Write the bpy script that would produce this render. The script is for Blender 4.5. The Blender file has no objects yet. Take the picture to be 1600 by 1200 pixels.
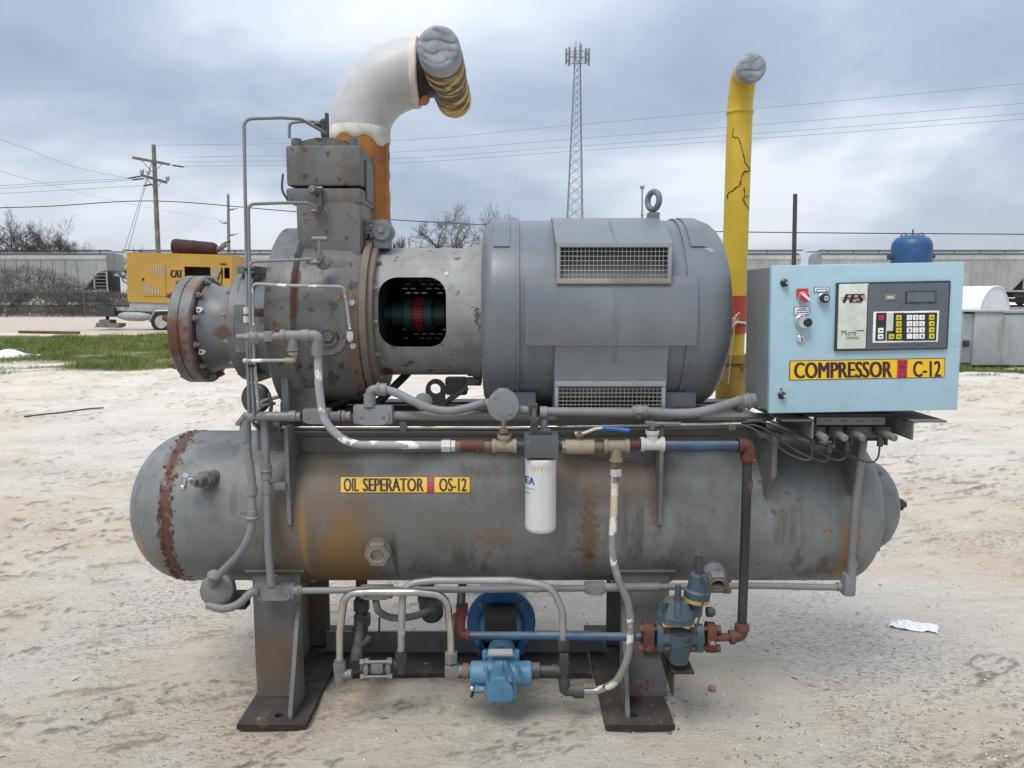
import bpy, bmesh, math, random
import numpy as np
from mathutils import Vector, Matrix, Quaternion

random.seed(7)
R = math.radians
SC = bpy.context.scene
COL = SC.collection

# ---------------------------------------------------------------- camera
CAM_H = 1.6
PITCH = R(6.7)
FPX = 1201.0
cam_d = bpy.data.cameras.new('camera')
cam = bpy.data.objects.new('camera', cam_d)
COL.objects.link(cam)
cam.location = (0, 0, CAM_H)
cam.rotation_euler = (R(90) - PITCH, 0, 0)
cam_d.sensor_width = 36.0
cam_d.lens = 36.0 * FPX / 1600.0
cam_d.clip_start = 0.05
cam_d.clip_end = 6000
SC.camera = cam

# ---------------------------------------------------------------- world: overcast sky
SUN_EL, SUN_AZ = R(58), R(212)      # azimuth clockwise from +Y
world = bpy.data.worlds.new('World')
SC.world = world
world.use_nodes = True
wn, wl = world.node_tree.nodes, world.node_tree.links
wn.clear()
w_out = wn.new('ShaderNodeOutputWorld')
w_bg = wn.new('ShaderNodeBackground')
w_bg.inputs['Strength'].default_value = 0.1
w_sky = wn.new('ShaderNodeTexSky')
w_sky.sky_type = 'NISHITA'
w_sky.sun_disc = False
w_sky.sun_elevation = SUN_EL
w_sky.sun_rotation = SUN_AZ
w_sky.air_density = 1.0
w_sky.dust_density = 2.0
w_tc = wn.new('ShaderNodeTexCoord')
# clouds live on a flat layer overhead: project the direction on a plane
w_sep = wn.new('ShaderNodeSeparateXYZ')
wl.new(w_tc.outputs['Generated'], w_sep.inputs[0])
w_zz = wn.new('ShaderNodeMath'); w_zz.operation = 'MAXIMUM'; w_zz.inputs[1].default_value = 0.0
wl.new(w_sep.outputs['Z'], w_zz.inputs[0])
w_za = wn.new('ShaderNodeMath'); w_za.operation = 'ADD'; w_za.inputs[1].default_value = 0.30
wl.new(w_zz.outputs[0], w_za.inputs[0])
w_div = wn.new('ShaderNodeVectorMath'); w_div.operation = 'DIVIDE'
wl.new(w_tc.outputs['Generated'], w_div.inputs[0])
w_cmb = wn.new('ShaderNodeCombineXYZ')
for i in range(3):
    wl.new(w_za.outputs[0], w_cmb.inputs[i])
wl.new(w_cmb.outputs[0], w_div.inputs[1])


def wnoise(scale, detail, rough, off, dist=0.0):
    m = wn.new('ShaderNodeMapping')
    m.inputs['Location'].default_value = off
    wl.new(w_div.outputs[0], m.inputs[0])
    n = wn.new('ShaderNodeTexNoise')
    n.inputs['Scale'].default_value = scale
    n.inputs['Detail'].default_value = detail
    n.inputs['Roughness'].default_value = rough
    n.inputs['Distortion'].default_value = dist
    wl.new(m.outputs[0], n.inputs['Vector'])
    return n.outputs['Fac']


def wramp(src, stops):
    r = wn.new('ShaderNodeValToRGB')
    e = r.color_ramp.elements
    e[0].position, e[0].color = stops[0][0], (*stops[0][1], 1)
    e[1].position, e[1].color = stops[1][0], (*stops[1][1], 1)
    for p, c in stops[2:]:
        x = e.new(p); x.color = (*c, 1)
    wl.new(src, r.inputs[0])
    return r.outputs[0]


c1 = wramp(wnoise(0.95, 6, 0.50, (1.7, 2.9, 0.4), 0.25),
           [(0.36, (0.258, 0.315, 0.405)), (0.46, (0.335, 0.395, 0.490)), (0.53, (0.450, 0.505, 0.590)), (0.63, (0.690, 0.720, 0.770))])
# haze low over the horizon
w_hz = wn.new('ShaderNodeMapRange'); w_hz.interpolation_type = 'SMOOTHSTEP'
wl.new(w_sep.outputs['Z'], w_hz.inputs[0])
w_hz.inputs[1].default_value = 0.0; w_hz.inputs[2].default_value = 0.17; w_hz.inputs[3].default_value = 0.62; w_hz.inputs[4].default_value = 0.0
w_hm = wn.new('ShaderNodeMix'); w_hm.data_type = 'RGBA'
wl.new(w_hz.outputs[0], w_hm.inputs[0]); wl.new(c1, w_hm.inputs[6]); w_hm.inputs[7].default_value = (0.530, 0.565, 0.630, 1)
c1 = w_hm.outputs[2]
w_mul = wn.new('ShaderNodeVectorMath'); w_mul.operation = 'SCALE'
wl.new(c1, w_mul.inputs[0])
# overcast gradient: zenith brighter than the horizon
w_g = wn.new('ShaderNodeMath'); w_g.operation = 'MULTIPLY_ADD'
w_z2 = wn.new('ShaderNodeMath'); w_z2.operation = 'MULTIPLY'
wl.new(w_zz.outputs[0], w_z2.inputs[0]); wl.new(w_zz.outputs[0], w_z2.inputs[1])
wl.new(w_z2.outputs[0], w_g.inputs[0]); w_g.inputs[1].default_value = 15.0; w_g.inputs[2].default_value = 8.1
wl.new(w_g.outputs[0], w_mul.inputs['Scale'])
w_mix = wn.new('ShaderNodeMix'); w_mix.data_type = 'RGBA'
w_mix.inputs[0].default_value = 0.90
wl.new(w_sky.outputs[0], w_mix.inputs[6])
wl.new(w_mul.outputs[0], w_mix.inputs[7])
wl.new(w_mix.outputs[2], w_bg.inputs['Color'])
wl.new(w_bg.outputs[0], w_out.inputs[0])

# ---------------------------------------------------------------- sun (behind cloud: wide and weak)
sun_d = bpy.data.lights.new('sun', 'SUN')
sun_d.energy = 1.5
sun_d.angle = R(25)
sun_d.color = (1.0, 0.96, 0.90)
sun = bpy.data.objects.new('sun', sun_d)
COL.objects.link(sun)
sdir = Vector((math.sin(SUN_AZ) * math.cos(SUN_EL), math.cos(SUN_AZ) * math.cos(SUN_EL), math.sin(SUN_EL)))
sun.rotation_euler = sdir.to_track_quat('Z', 'Y').to_euler()
sun.location = sdir * 30

SC.view_settings.view_transform = 'Standard'
SC.view_settings.look = 'None'
SC.view_settings.exposure = 0.65
SC.view_settings.gamma = 1.0
SC.view_settings.use_curve_mapping = False
SC.cycles.max_bounces = 6


# ---------------------------------------------------------------- calibration: a pixel of the 1600x1200 photo at depth Y
def P(px, py, Y):
    a, b = (px - 800) / FPX, (600 - py) / FPX
    dy = math.cos(PITCH) + b * math.sin(PITCH)
    dz = -math.sin(PITCH) + b * math.cos(PITCH)
    t = Y / dy
    return Vector((a * t, Y, CAM_H + dz * t))


def mpp(Y, z=1.0):                      # metres per pixel at a depth
    return (Y * math.cos(PITCH) + (CAM_H - z) * math.sin(PITCH)) / FPX


def GY(py):                             # depth of the ground at a picture row
    return CAM_H / math.tan(math.atan((py - 600) / FPX) + PITCH)


V = Vector


# ---------------------------------------------------------------- mesh builder
def frame(d):
    d = d.normalized()
    a = V((0, 0, 1)) if abs(d.z) < 0.9 else V((1, 0, 0))
    x = d.cross(a).normalized()
    return x, d.cross(x).normalized()


class MB:
    def __init__(s):
        s.v, s.f = [], []

    def add(s, vs, fs):
        o = len(s.v)
        s.v += [tuple(q) for q in vs]
        s.f += [tuple(i + o for i in q) for q in fs]
        return s

    def box(s, c, size, rot=None, bev=0.0):
        bm = bmesh.new()
        bmesh.ops.create_cube(bm, size=1.0)
        for q in bm.verts:
            q.co = V((q.co.x * size[0], q.co.y * size[1], q.co.z * size[2]))
        if bev > 0:
            bmesh.ops.bevel(bm, geom=bm.edges[:], offset=bev, segments=2, affect='EDGES', profile=0.6)
        m = Matrix.Translation(V(c)) @ (rot.to_4x4() if rot is not None else Matrix())
        return s.bm(bm, m)

    def bm(s, bm, m=None):
        bm.verts.index_update()
        s.add([(m @ q.co) if m is not None else q.co for q in bm.verts], [[q.index for q in f.verts] for f in bm.faces])
        bm.free()
        return s

    def lathe(s, o, d, prof, n=32, caps=True, squash=None):
        """prof: (distance along d, radius)"""
        o, d = V(o), V(d).normalized()
        x, y = frame(d)
        vs, fs = [], []
        for t, r in prof:
            for k in range(n):
                a = 2 * math.pi * k / n
                vs.append(o + d * t + (x * math.cos(a) + y * math.sin(a)) * r)
        for i in range(len(prof) - 1):
            for k in range(n):
                k2 = (k + 1) % n
                fs.append((i * n + k, i * n + k2, (i + 1) * n + k2, (i + 1) * n + k))
        if caps:
            if prof[0][1] > 1e-6:
                fs.append(tuple(reversed(range(n))))
            if prof[-1][1] > 1e-6:
                b = (len(prof) - 1) * n
                fs.append(tuple(b + k for k in range(n)))
        return s.add(vs, fs)

    def cyl(s, a, b, r, r1=None, n=20, bev=0.0):
        a, b = V(a), V(b)
        L = (b - a).length
        r1 = r if r1 is None else r1
        if bev > 0:
            return s.lathe(a, b - a, [(0, r - bev), (bev, r), (L - bev, r1), (L, r1 - bev)], n)
        return s.lathe(a, b - a, [(0, r), (L, r1)], n)

    def hexa(s, a, b, r):
        return s.cyl(a, b, r, n=6)

    def ball(s, c, r, n=14):
        k = 7
        return s.lathe(V(c) - V((0, 0, r)), (0, 0, 1), [(r - r * math.cos(math.pi * i / k), max(r * math.sin(math.pi * i / k), 1e-5)) for i in range(k + 1)], n)

    def tube(s, pts, r, bend=0.05, n=12, smooth=False, rf=None, caps=True):
        pts = [V(q) for q in pts]
        path = path_of(pts, bend, smooth)
        return s.sweep(path, r, n, rf, caps)

    def sweep(s, path, r, n=12, rf=None, caps=True):
        m = len(path)
        tan = []
        for i in range(m):
            a = path[max(i - 1, 0)]; b = path[min(i + 1, m - 1)]
            tan.append((b - a).normalized())
        x, y = frame(tan[0])
        vs, fs = [], []
        for i in range(m):
            if i:
                q = tan[i - 1].rotation_difference(tan[i])
                x = q @ x; y = q @ y
            rr = rf(i / (m - 1)) if rf else r
            for k in range(n):
                a = 2 * math.pi * k / n
                vs.append(path[i] + (x * math.cos(a) + y * math.sin(a)) * rr)
        for i in range(m - 1):
            for k in range(n):
                k2 = (k + 1) % n
                fs.append((i * n + k, i * n + k2, (i + 1) * n + k2, (i + 1) * n + k))
        if caps:
            fs.append(tuple(reversed(range(n))))
            fs.append(tuple((m - 1) * n + k for k in range(n)))
        return s.add(vs, fs)

    def prism(s, poly, vec):
        """extrude a planar polygon along vec"""
        vec = V(vec)
        p = [V(q) for q in poly]
        n = len(p)
        fs = [tuple(range(n)), tuple(reversed(range(n, 2 * n)))]
        for k in range(n):
            fs.append((k, n + k, n + (k + 1) % n, (k + 1) % n))
        return s.add(p + [q + vec for q in p], fs)

    def torus(s, c, d, r0, r1, n=28, m=10):
        c, d = V(c), V(d).normalized()
        x, y = frame(d)
        vs, fs = [], []
        for i in range(n):
            a = 2 * math.pi * i / n
            u = x * math.cos(a) + y * math.sin(a)
            for k in range(m):
                b = 2 * math.pi * k / m
                vs.append(c + u * (r0 + r1 * math.cos(b)) + d * r1 * math.sin(b))
        for i in range(n):
            for k in range(m):
                fs.append((i * m + k, ((i + 1) % n) * m + k, ((i + 1) % n) * m + (k + 1) % m, i * m + (k + 1) % m))
        return s.add(vs, fs)

    def mesh(s, name, mat=None, smooth=38):
        me = bpy.data.meshes.new(name)
        me.from_pydata(s.v, [], s.f)
        bm = bmesh.new(); bm.from_mesh(me)
        bmesh.ops.recalc_face_normals(bm, faces=bm.faces[:])
        bm.to_mesh(me); bm.free()
        if smooth:
            me.shade_smooth()
            me.set_sharp_from_angle(angle=R(smooth))
        if mat is not None:
            me.materials.append(M[mat] if isinstance(mat, str) else mat)
        return me

    def build(s, name, mat, parent=None, smooth=38):
        return place(s.mesh(name, mat, smooth), name, parent)


def path_of(pts, bend, smooth):
    if smooth:
        out = []
        q = [pts[0] * 2 - pts[1]] + pts + [pts[-1] * 2 - pts[-2]]
        for i in range(1, len(q) - 2):
            for k in range(8):
                t = k / 8
                out.append(0.5 * ((2 * q[i]) + (q[i + 1] - q[i - 1]) * t + (2 * q[i - 1] - 5 * q[i] + 4 * q[i + 1] - q[i + 2]) * t * t
                                  + (3 * q[i] - q[i - 1] - 3 * q[i + 1] + q[i + 2]) * t ** 3))
        out.append(pts[-1])
        return out
    out = [pts[0]]
    for i in range(1, len(pts) - 1):
        a, b, c = pts[i - 1], pts[i], pts[i + 1]
        u, w = (a - b), (c - b)
        lu, lw = u.length, w.length
        ang = u.angle(w)
        if ang > 3.05 or bend <= 0:
            out.append(b); continue
        t = min(bend / math.tan(ang / 2), lu * 0.48, lw * 0.48)
        p0, p1 = b + u / lu * t, b + w / lw * t
        for k in range(9):
            x = k / 8
            out.append(p0 * (1 - x) ** 2 + b * 2 * x * (1 - x) + p1 * x * x)
    out.append(pts[-1])
    return out


def place(me, name, parent=None, mw=None):
    o = bpy.data.objects.new(name, me)
    COL.objects.link(o)
    if parent is not None:
        o.parent = parent
        if parent.type == 'EMPTY':
            o.matrix_parent_inverse = Matrix.Translation(-parent.location)
    if mw is not None:
        o.matrix_basis = mw
    return o


def thing(name, label, cat, loc=(0, 0, 0), group=None):
    o = bpy.data.objects.new(name, None)
    o.empty_display_size = 0.2
    COL.objects.link(o)
    o.location = loc
    o['label'] = label; o['category'] = cat
    if group:
        o['group'] = group
    return o


def tag(o, label=None, cat=None, group=None, kind=None):
    for k, x in (('label', label), ('category', cat), ('group', group), ('kind', kind)):
        if x:
            o[k] = x
    return o


def dup(o, parent=None):
    c = o.copy()
    COL.objects.link(c)
    if parent is not None:
        c.parent = parent
        c.matrix_parent_inverse = o.matrix_parent_inverse.copy()
    for ch in list(o.children):
        dup(ch, c)
    return c


def aim(p, d, roll=0.0):
    """matrix putting local +Z along d at p"""
    return Matrix.Translation(V(p)) @ V(d).to_track_quat('Z', 'Y').to_matrix().to_4x4() @ Matrix.Rotation(roll, 4, 'Z')


def boolean(me_a, cutters):
    oa = bpy.data.objects.new('tmp', me_a); COL.objects.link(oa)
    obs = []
    for mc in cutters:
        oc = bpy.data.objects.new('tmpc', mc); COL.objects.link(oc); obs.append(oc)
        md = oa.modifiers.new('b', 'BOOLEAN'); md.operation = 'DIFFERENCE'; md.object = oc; md.solver = 'EXACT'
    bpy.context.view_layer.update()
    dg = bpy.context.evaluated_depsgraph_get()
    me = bpy.data.meshes.new_from_object(oa.evaluated_get(dg))
    for o in obs + [oa]:
        bpy.data.objects.remove(o)
    return me


# ---------------------------------------------------------------- noise (numpy)
def vnoise(x, y, seed=0):
    rs = np.random.RandomState(seed)
    T = rs.rand(256, 256)
    xi, yi = np.floor(x).astype(int), np.floor(y).astype(int)
    fx, fy = x - xi, y - yi
    fx, fy = fx * fx * (3 - 2 * fx), fy * fy * (3 - 2 * fy)
    a = T[xi % 256, yi % 256]; b = T[(xi + 1) % 256, yi % 256]
    c = T[xi % 256, (yi + 1) % 256]; d = T[(xi + 1) % 256, (yi + 1) % 256]
    return (a * (1 - fx) + b * fx) * (1 - fy) + (c * (1 - fx) + d * fx) * fy


def fbm(x, y, oct=4, seed=0, gain=0.5):
    r, a, t = 0, 1.0, 0
    for k in range(oct):
        r = r + a * vnoise(x * 2 ** k + 17.3 * k, y * 2 ** k + 9.1 * k, seed + k)
        t += a; a *= gain
    return r / t


# ---------------------------------------------------------------- materials
M = {}


class NT:
    def __init__(s, name):
        s.m = bpy.data.materials.new(name)
        s.m.use_nodes = True
        s.n, s.l = s.m.node_tree.nodes, s.m.node_tree.links
        s.b = s.n['Principled BSDF']
        s.tc = s.n.new('ShaderNodeTexCoord').outputs['Object']

    def set(s, sock, v):
        if isinstance(v, bpy.types.NodeSocket):
            s.l.new(v, sock)
        elif isinstance(v, (tuple, list)) and len(v) == 3 and sock.type == 'RGBA':
            sock.default_value = (*v, 1)
        else:
            sock.default_value = v

    def math(s, op, a, b=None, c=None, clamp=False):
        k = s.n.new('ShaderNodeMath'); k.operation = op; k.use_clamp = clamp
        for i, x in enumerate((a, b, c)):
            if x is not None:
                s.set(k.inputs[i], x)
        return k.outputs[0]

    def map(s, scale=(1, 1, 1), loc=(0, 0, 0), rot=(0, 0, 0), src=None):
        k = s.n.new('ShaderNodeMapping')
        k.inputs['Scale'].default_value = scale; k.inputs['Location'].default_value = loc; k.inputs['Rotation'].default_value = rot
        s.l.new(src or s.tc, k.inputs[0])
        return k.outputs[0]

    def noise(s, scale, detail=4, rough=0.55, vec=None, dist=0.0):
        k = s.n.new('ShaderNodeTexNoise')
        k.inputs['Scale'].default_value = scale; k.inputs['Detail'].default_value = detail
        k.inputs['Roughness'].default_value = rough; k.inputs['Distortion'].default_value = dist
        s.l.new(vec or s.tc, k.inputs['Vector'])
        return k.outputs['Fac']

    def voro(s, scale, vec=None, feature='F1', rnd=1.0):
        k = s.n.new('ShaderNodeTexVoronoi'); k.feature = feature
        k.inputs['Scale'].default_value = scale; k.inputs['Randomness'].default_value = rnd
        s.l.new(vec or s.tc, k.inputs['Vector'])
        return k

    def ss(s, v, lo, hi, a=0.0, b=1.0):
        k = s.n.new('ShaderNodeMapRange'); k.interpolation_type = 'SMOOTHSTEP'
        s.set(k.inputs[0], v)
        k.inputs[1].default_value = lo; k.inputs[2].default_value = hi; k.inputs[3].default_value = a; k.inputs[4].default_value = b
        return k.outputs[0]

    def mix(s, f, a, b, mode='MIX'):
        k = s.n.new('ShaderNodeMix'); k.data_type = 'RGBA'; k.blend_type = mode
        s.set(k.inputs[0], f); s.set(k.inputs[6], a); s.set(k.inputs[7], b)
        return k.outputs[2]

    def xyz(s):
        if not hasattr(s, '_x'):
            k = s.n.new('ShaderNodeSeparateXYZ'); s.l.new(s.tc, k.inputs[0]); s._x = k.outputs
        return s._x

    def bump(s, h, strength=0.2, dist=0.01, normal=None):
        k = s.n.new('ShaderNodeBump')
        k.inputs['Strength'].default_value = strength; k.inputs['Distance'].default_value = dist
        s.set(k.inputs['Height'], h)
        if normal is not None:
            s.l.new(normal, k.inputs['Normal'])
        return k.outputs[0]

    def done(s, col, rough=0.5, metal=0.0, normal=None, spec=None):
        s.set(s.b.inputs['Base Color'], col)
        s.set(s.b.inputs['Roughness'], rough)
        s.set(s.b.inputs['Metallic'], metal)
        if spec is not None:
            s.set(s.b.inputs['Specular IOR Level'], spec)
        if normal is not None:
            s.l.new(normal, s.b.inputs['Normal'])
        M[s.m.name] = s.m
        return s.m


RUST = (0.105, 0.040, 0.020)
RUST_L = (0.26, 0.115, 0.045)
DUST = (0.42, 0.37, 0.31)


def paint(name, base, rough=0.5, metal=0.0, var=0.16, vs=4.0, rust=0.0, rs=9.0, rcol=RUST, streak=0.0, scol=(0.17, 0.11, 0.06), chips=0.0, cs=22.0,
          ccol=(0.6, 0.58, 0.55), bump=0.08, bs=140.0, dust=0.0, spots=(), spec=None, off=0.0, grime=0.0):
    t = NT(name)
    vec = t.map(loc=(off, off * 1.7, off * 0.6)) if off else t.tc
    n1 = t.noise(vs, 6, 0.6, vec)
    n2 = t.noise(vs * 7, 4, 0.6, vec)
    dark = tuple(c * (1 - var * 1.3) for c in base)
    lite = tuple(min(c * (1 + var), 1) for c in base)
    col = t.mix(t.ss(n1, 0.3, 0.7), dark, lite)
    col = t.mix(t.ss(n2, 0.5, 0.75, 0, 0.35), col, tuple(c * 0.72 for c in base))
    rg = t.ss(n1, 0.3, 0.7, max(rough - 0.1, 0.05), min(rough + 0.14, 1))
    mt = metal
    if grime > 0:
        gn = t.noise(vs * 2.3, 9, 0.72, t.map((1, 1, 0.6), (off + 7, 2, 4)), 0.3)
        col = t.mix(t.ss(gn, 0.44, 0.66, 0, grime), col, (0.062, 0.056, 0.048))
        col = t.mix(t.ss(gn, 0.28, 0.40, grime * 0.45, 0), col, tuple(min(1, q * 1.45) for q in base))
        gs = t.noise(95, 3, 0.7, vec)
        col = t.mix(t.ss(gs, 0.64, 0.72, 0, min(1, grime * 1.1)), col, (0.05, 0.04, 0.032))
    if streak > 0:
        st = t.noise(1.0, 5, 0.62, t.map((11, 11, 0.75), (off + 2, 1, 0)))
        st2 = t.noise(2.1, 3, 0.5, vec)
        k = t.math('MULTIPLY', t.ss(st, 0.47, 0.68), t.ss(st2, 0.34, 0.58, 0, streak))
        col = t.mix(k, col, scol)
    for (cx, cz, rx, rz, c, alpha, wob, edge, freq) in spots:
        x, y, z = t.xyz()
        dx = t.math('MULTIPLY', t.math('SUBTRACT', x, cx), 1 / rx)
        dz = t.math('MULTIPLY', t.math('SUBTRACT', z, cz), 1 / rz)
        d = t.math('SQRT', t.math('ADD', t.math('MULTIPLY', dx, dx), t.math('MULTIPLY', dz, dz)))
        nn = t.noise(freq, 6, 0.68)
        d = t.math('ADD', d, t.math('MULTIPLY', t.math('SUBTRACT', nn, 0.5), wob))
        k = t.ss(d, 1 - edge, 1 + edge, alpha, 0.0)
        col = t.mix(k, col, c)
        if c in (RUST, RUST_L):
            rg = t.mix(k, rg, (0.85, 0.85, 0.85))
    h = n2
    if rust > 0:
        rn = t.noise(rs, 8, 0.66, vec)
        lo = 0.74 - 0.26 * rust
        k = t.ss(rn, lo, lo + 0.05)
        halo = t.ss(rn, lo - 0.07, lo + 0.03, 0, 0.38)
        col = t.mix(halo, col, tuple(0.5 * a + 0.5 * b for a, b in zip(base, RUST_L)))
        rc = t.mix(t.ss(t.noise(60, 4, 0.6, vec), 0.35, 0.65), rcol, tuple(min(c * 1.9, 1) for c in rcol))
        col = t.mix(k, col, rc)
        rg = t.mix(k, rg, (0.9, 0.9, 0.9))
        if metal:
            mt = t.ss(rn, lo, lo + 0.05, metal, 0.0)
    if chips > 0:
        cn = t.noise(cs, 5, 0.6, t.map(loc=(off + 5, 3, 1)))
        lo = 0.72 - 0.2 * chips
        k = t.ss(cn, lo, lo + 0.02)
        col = t.mix(k, col, ccol)
        h = t.math('SUBTRACT', h, t.math('MULTIPLY', k, 0.5))
    if dust > 0:
        g = t.n.new('ShaderNodeNewGeometry')
        sp = t.n.new('ShaderNodeSeparateXYZ'); t.l.new(g.outputs['Normal'], sp.inputs[0])
        k = t.math('MULTIPLY', t.ss(sp.outputs[2], 0.35, 0.95), t.ss(t.noise(9, 5, 0.6), 0.3, 0.7, 0.2 * dust, dust))
        col = t.mix(k, col, DUST)
        rg = t.mix(k, rg, (0.85, 0.85, 0.85))
    f = t.noise(bs, 3, 0.6, vec)
    nm = t.bump(t.math('ADD', t.math('MULTIPLY', f, 0.4), h), bump, 0.004)
    return t.done(col, rg, mt, nm, spec)


def flat(name, base, rough=0.5, metal=0.0, var=0.1, spec=None):
    t = NT(name)
    n = t.noise(30, 4, 0.6)
    col = t.mix(t.ss(n, 0.3, 0.7), tuple(c * (1 - var) for c in base), tuple(min(1, c * (1 + var)) for c in base))
    return t.done(col, rough, metal, None, spec)


# ---------------------------------------------------------------- text (built-in font, made into meshes)
_txt = {}


def text2d(string, bold=0.0):
    key = (string, bold)
    if key not in _txt:
        cu = bpy.data.curves.new('txt', 'FONT')
        cu.body = string; cu.offset = bold; cu.resolution_u = 3
        ob = bpy.data.objects.new('txt', cu); COL.objects.link(ob)
        bpy.context.view_layer.update()
        dg = bpy.context.evaluated_depsgraph_get()
        me = bpy.data.meshes.new_from_object(ob.evaluated_get(dg))
        vs = np.array([tuple(q.co) for q in me.vertices])[:, :2]
        fs = [tuple(p.vertices) for p in me.polygons]
        lo, hi = vs.min(0), vs.max(0)
        _txt[key] = ((vs - lo) / (hi - lo), fs)
        bpy.data.objects.remove(ob); bpy.data.curves.remove(cu); bpy.data.meshes.remove(me)
    return _txt[key]


def text_part(name, mat, parent, items):
    """items: (string, bold, f(u, v)->Vector)"""
    b = MB()
    for string, bold, f in items:
        vs, fs = text2d(string, 0.0)
        for i, du in enumerate((0.0, -1.0, 1.0) if bold else (0.0,)):
            du *= bold / max(len(string), 1)
            vs2 = [f(min(max(u * (1 - 2 * bold / len(string)) + bold / len(string) + du, 0), 1), w) for u, w in vs]
            b.add([q - V((0, 0.00008 * i, 0)) for q in vs2], fs)
    me = bpy.data.meshes.new(name)
    me.from_pydata(b.v, [], b.f)
    me.materials.append(M[mat])
    return place(me, name, parent)


def bolts(parent, me, mats, name='bolt'):
    for k in mats:
        place(me, name, parent, k)


# ================================================================ materials of the place
def make_ground_mat():
    t = NT('sandy_ground')
    big = t.noise(0.30, 5, 0.55)
    mid = t.noise(1.5, 8, 0.66, dist=0.5)
    rot = t.map((1.0, 4.2, 1), rot=(0, 0, R(-24)))
    st = t.noise(1.6, 9, 0.70, rot, 0.8)
    fine = t.noise(15, 9, 0.76, dist=0.3)
    crumb = t.noise(70, 6, 0.75)
    grit = t.noise(260, 3, 0.7)
    flake = t.noise(36, 5, 0.68, t.map((1.0, 2.4, 1), rot=(0, 0, R(-24))), 0.5)
    zone = t.ss(t.noise(0.95, 6, 0.62, dist=0.4), 0.45, 0.62, 0.06, 1.0)
    col = t.mix(t.ss(mid, 0.36, 0.62), (0.760, 0.632, 0.485), (0.820, 0.725, 0.600))
    col = t.mix(t.ss(big, 0.40, 0.60, 0, 0.75), col, (0.840, 0.770, 0.675))
    col = t.mix(t.ss(st, 0.56, 0.66, 0, 0.26), col, (0.510, 0.410, 0.305))
    col = t.mix(t.ss(fine, 0.60, 0.65, 0, 0.36), col, (0.420, 0.330, 0.245))
    col = t.mix(t.math('MULTIPLY', t.ss(flake, 0.60, 0.64, 0, 0.62), zone), col, (0.300, 0.228, 0.165))
    col = t.mix(t.ss(fine, 0.32, 0.42, 0.5, 0), col, (0.84, 0.79, 0.72))
    col = t.mix(t.ss(crumb, 0.62, 0.66, 0, 0.55), col, (0.29, 0.225, 0.165))
    col = t.mix(t.ss(crumb, 0.30, 0.36, 0.6, 0), col, (0.86, 0.82, 0.76))
    col = t.mix(t.ss(grit, 0.62, 0.74, 0, 0.5), col, (0.25, 0.20, 0.155))
    cr = t.n.new('ShaderNodeAttribute'); cr.attribute_name = 'crust'
    col = t.mix(t.math('MULTIPLY', cr.outputs['Fac'], t.ss(crumb, 0.36, 0.54, 0.25, 0.9)), col, t.mix(t.ss(grit, 0.4, 0.6), (0.18, 0.130, 0.092), (0.45, 0.355, 0.265)))
    a = t.n.new('ShaderNodeAttribute'); a.attribute_name = 'soil'
    col = t.mix(t.math('MULTIPLY', a.outputs['Fac'], t.ss(fine, 0.2, 0.6, 0.75, 1.0)), col, t.mix(t.ss(mid, 0.35, 0.65), (0.055, 0.085, 0.022), (0.125, 0.120, 0.055)))
    r = t.n.new('ShaderNodeAttribute'); r.attribute_name = 'road'
    col = t.mix(t.math('MULTIPLY', r.outputs['Fac'], 0.75), col, t.mix(t.ss(st, 0.4, 0.6), (0.52, 0.445, 0.36), (0.42, 0.345, 0.28)))
    h = t.math('ADD', t.math('MULTIPLY', fine, 1.0), t.math('MULTIPLY', crumb, 0.42))
    h = t.math('ADD', h, t.math('MULTIPLY', grit, 0.12))
    h = t.math('ADD', h, t.math('MULTIPLY', t.math('MULTIPLY', t.ss(flake, 0.54, 0.68), zone), 0.40))
    h = t.math('ADD', h, t.math('MULTIPLY', st, 1.0))
    h = t.math('ADD', h, t.math('MULTIPLY', cr.outputs['Fac'], t.math('MULTIPLY', crumb, 1.2)))
    nm = t.bump(h, 1.0, 0.040)
    return t.done(col, 0.95, 0, nm, 0.12)


make_ground_mat()
paint('weathered_wood', (0.20, 0.175, 0.15), 0.9, var=0.3, streak=0.6, scol=(0.07, 0.055, 0.045))
paint('railcar_grey', (0.36, 0.365, 0.35), 0.7, var=0.12, vs=0.35, streak=0.5, scol=(0.16, 0.135, 0.11), bump=0.0)
paint('railcar_dark', (0.05, 0.047, 0.045), 0.8, bump=0.0)
paint('ballast', (0.20, 0.18, 0.16), 0.95, var=0.4, vs=3)
paint('generator_yellow', (0.47, 0.275, 0.045), 0.5, var=0.08, vs=0.8, bump=0.0, streak=0.25, scol=(0.35, 0.2, 0.05))
flat('black_print', (0.012, 0.012, 0.012), 0.5)
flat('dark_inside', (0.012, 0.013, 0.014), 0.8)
paint('muffler_rust', (0.058, 0.024, 0.021), 0.85, var=0.35, vs=3)
paint('trailer_frame', (0.045, 0.047, 0.05), 0.6)
paint('galvanised', (0.42, 0.43, 0.43), 0.45, metal=0.7, var=0.15)
flat('tyre_rubber', (0.022, 0.021, 0.02), 0.9)
paint('wheel_rim', (0.42, 0.42, 0.41), 0.5, metal=0.3)
paint('bark', (0.060, 0.053, 0.046), 0.95, var=0.3, vs=2, bump=0.0)
paint('twigs', (0.068, 0.060, 0.052), 0.95, var=0.25, vs=1, bump=0.0)
paint('brush_twigs', (0.115, 0.102, 0.090), 0.95, var=0.45, vs=0.6, bump=0.0)
paint('tower_steel', (0.15, 0.162, 0.175), 0.6, bump=0.0, var=0.05)
flat('wire_black', (0.035, 0.035, 0.04), 0.7)
flat('wire_grey', (0.20, 0.22, 0.25), 0.6)
paint('tank_blue', (0.013, 0.062, 0.165), 0.42, var=0.12, rust=0.18, rs=5)
paint('white_cover', (0.74, 0.74, 0.74), 0.5, var=0.05)
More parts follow.
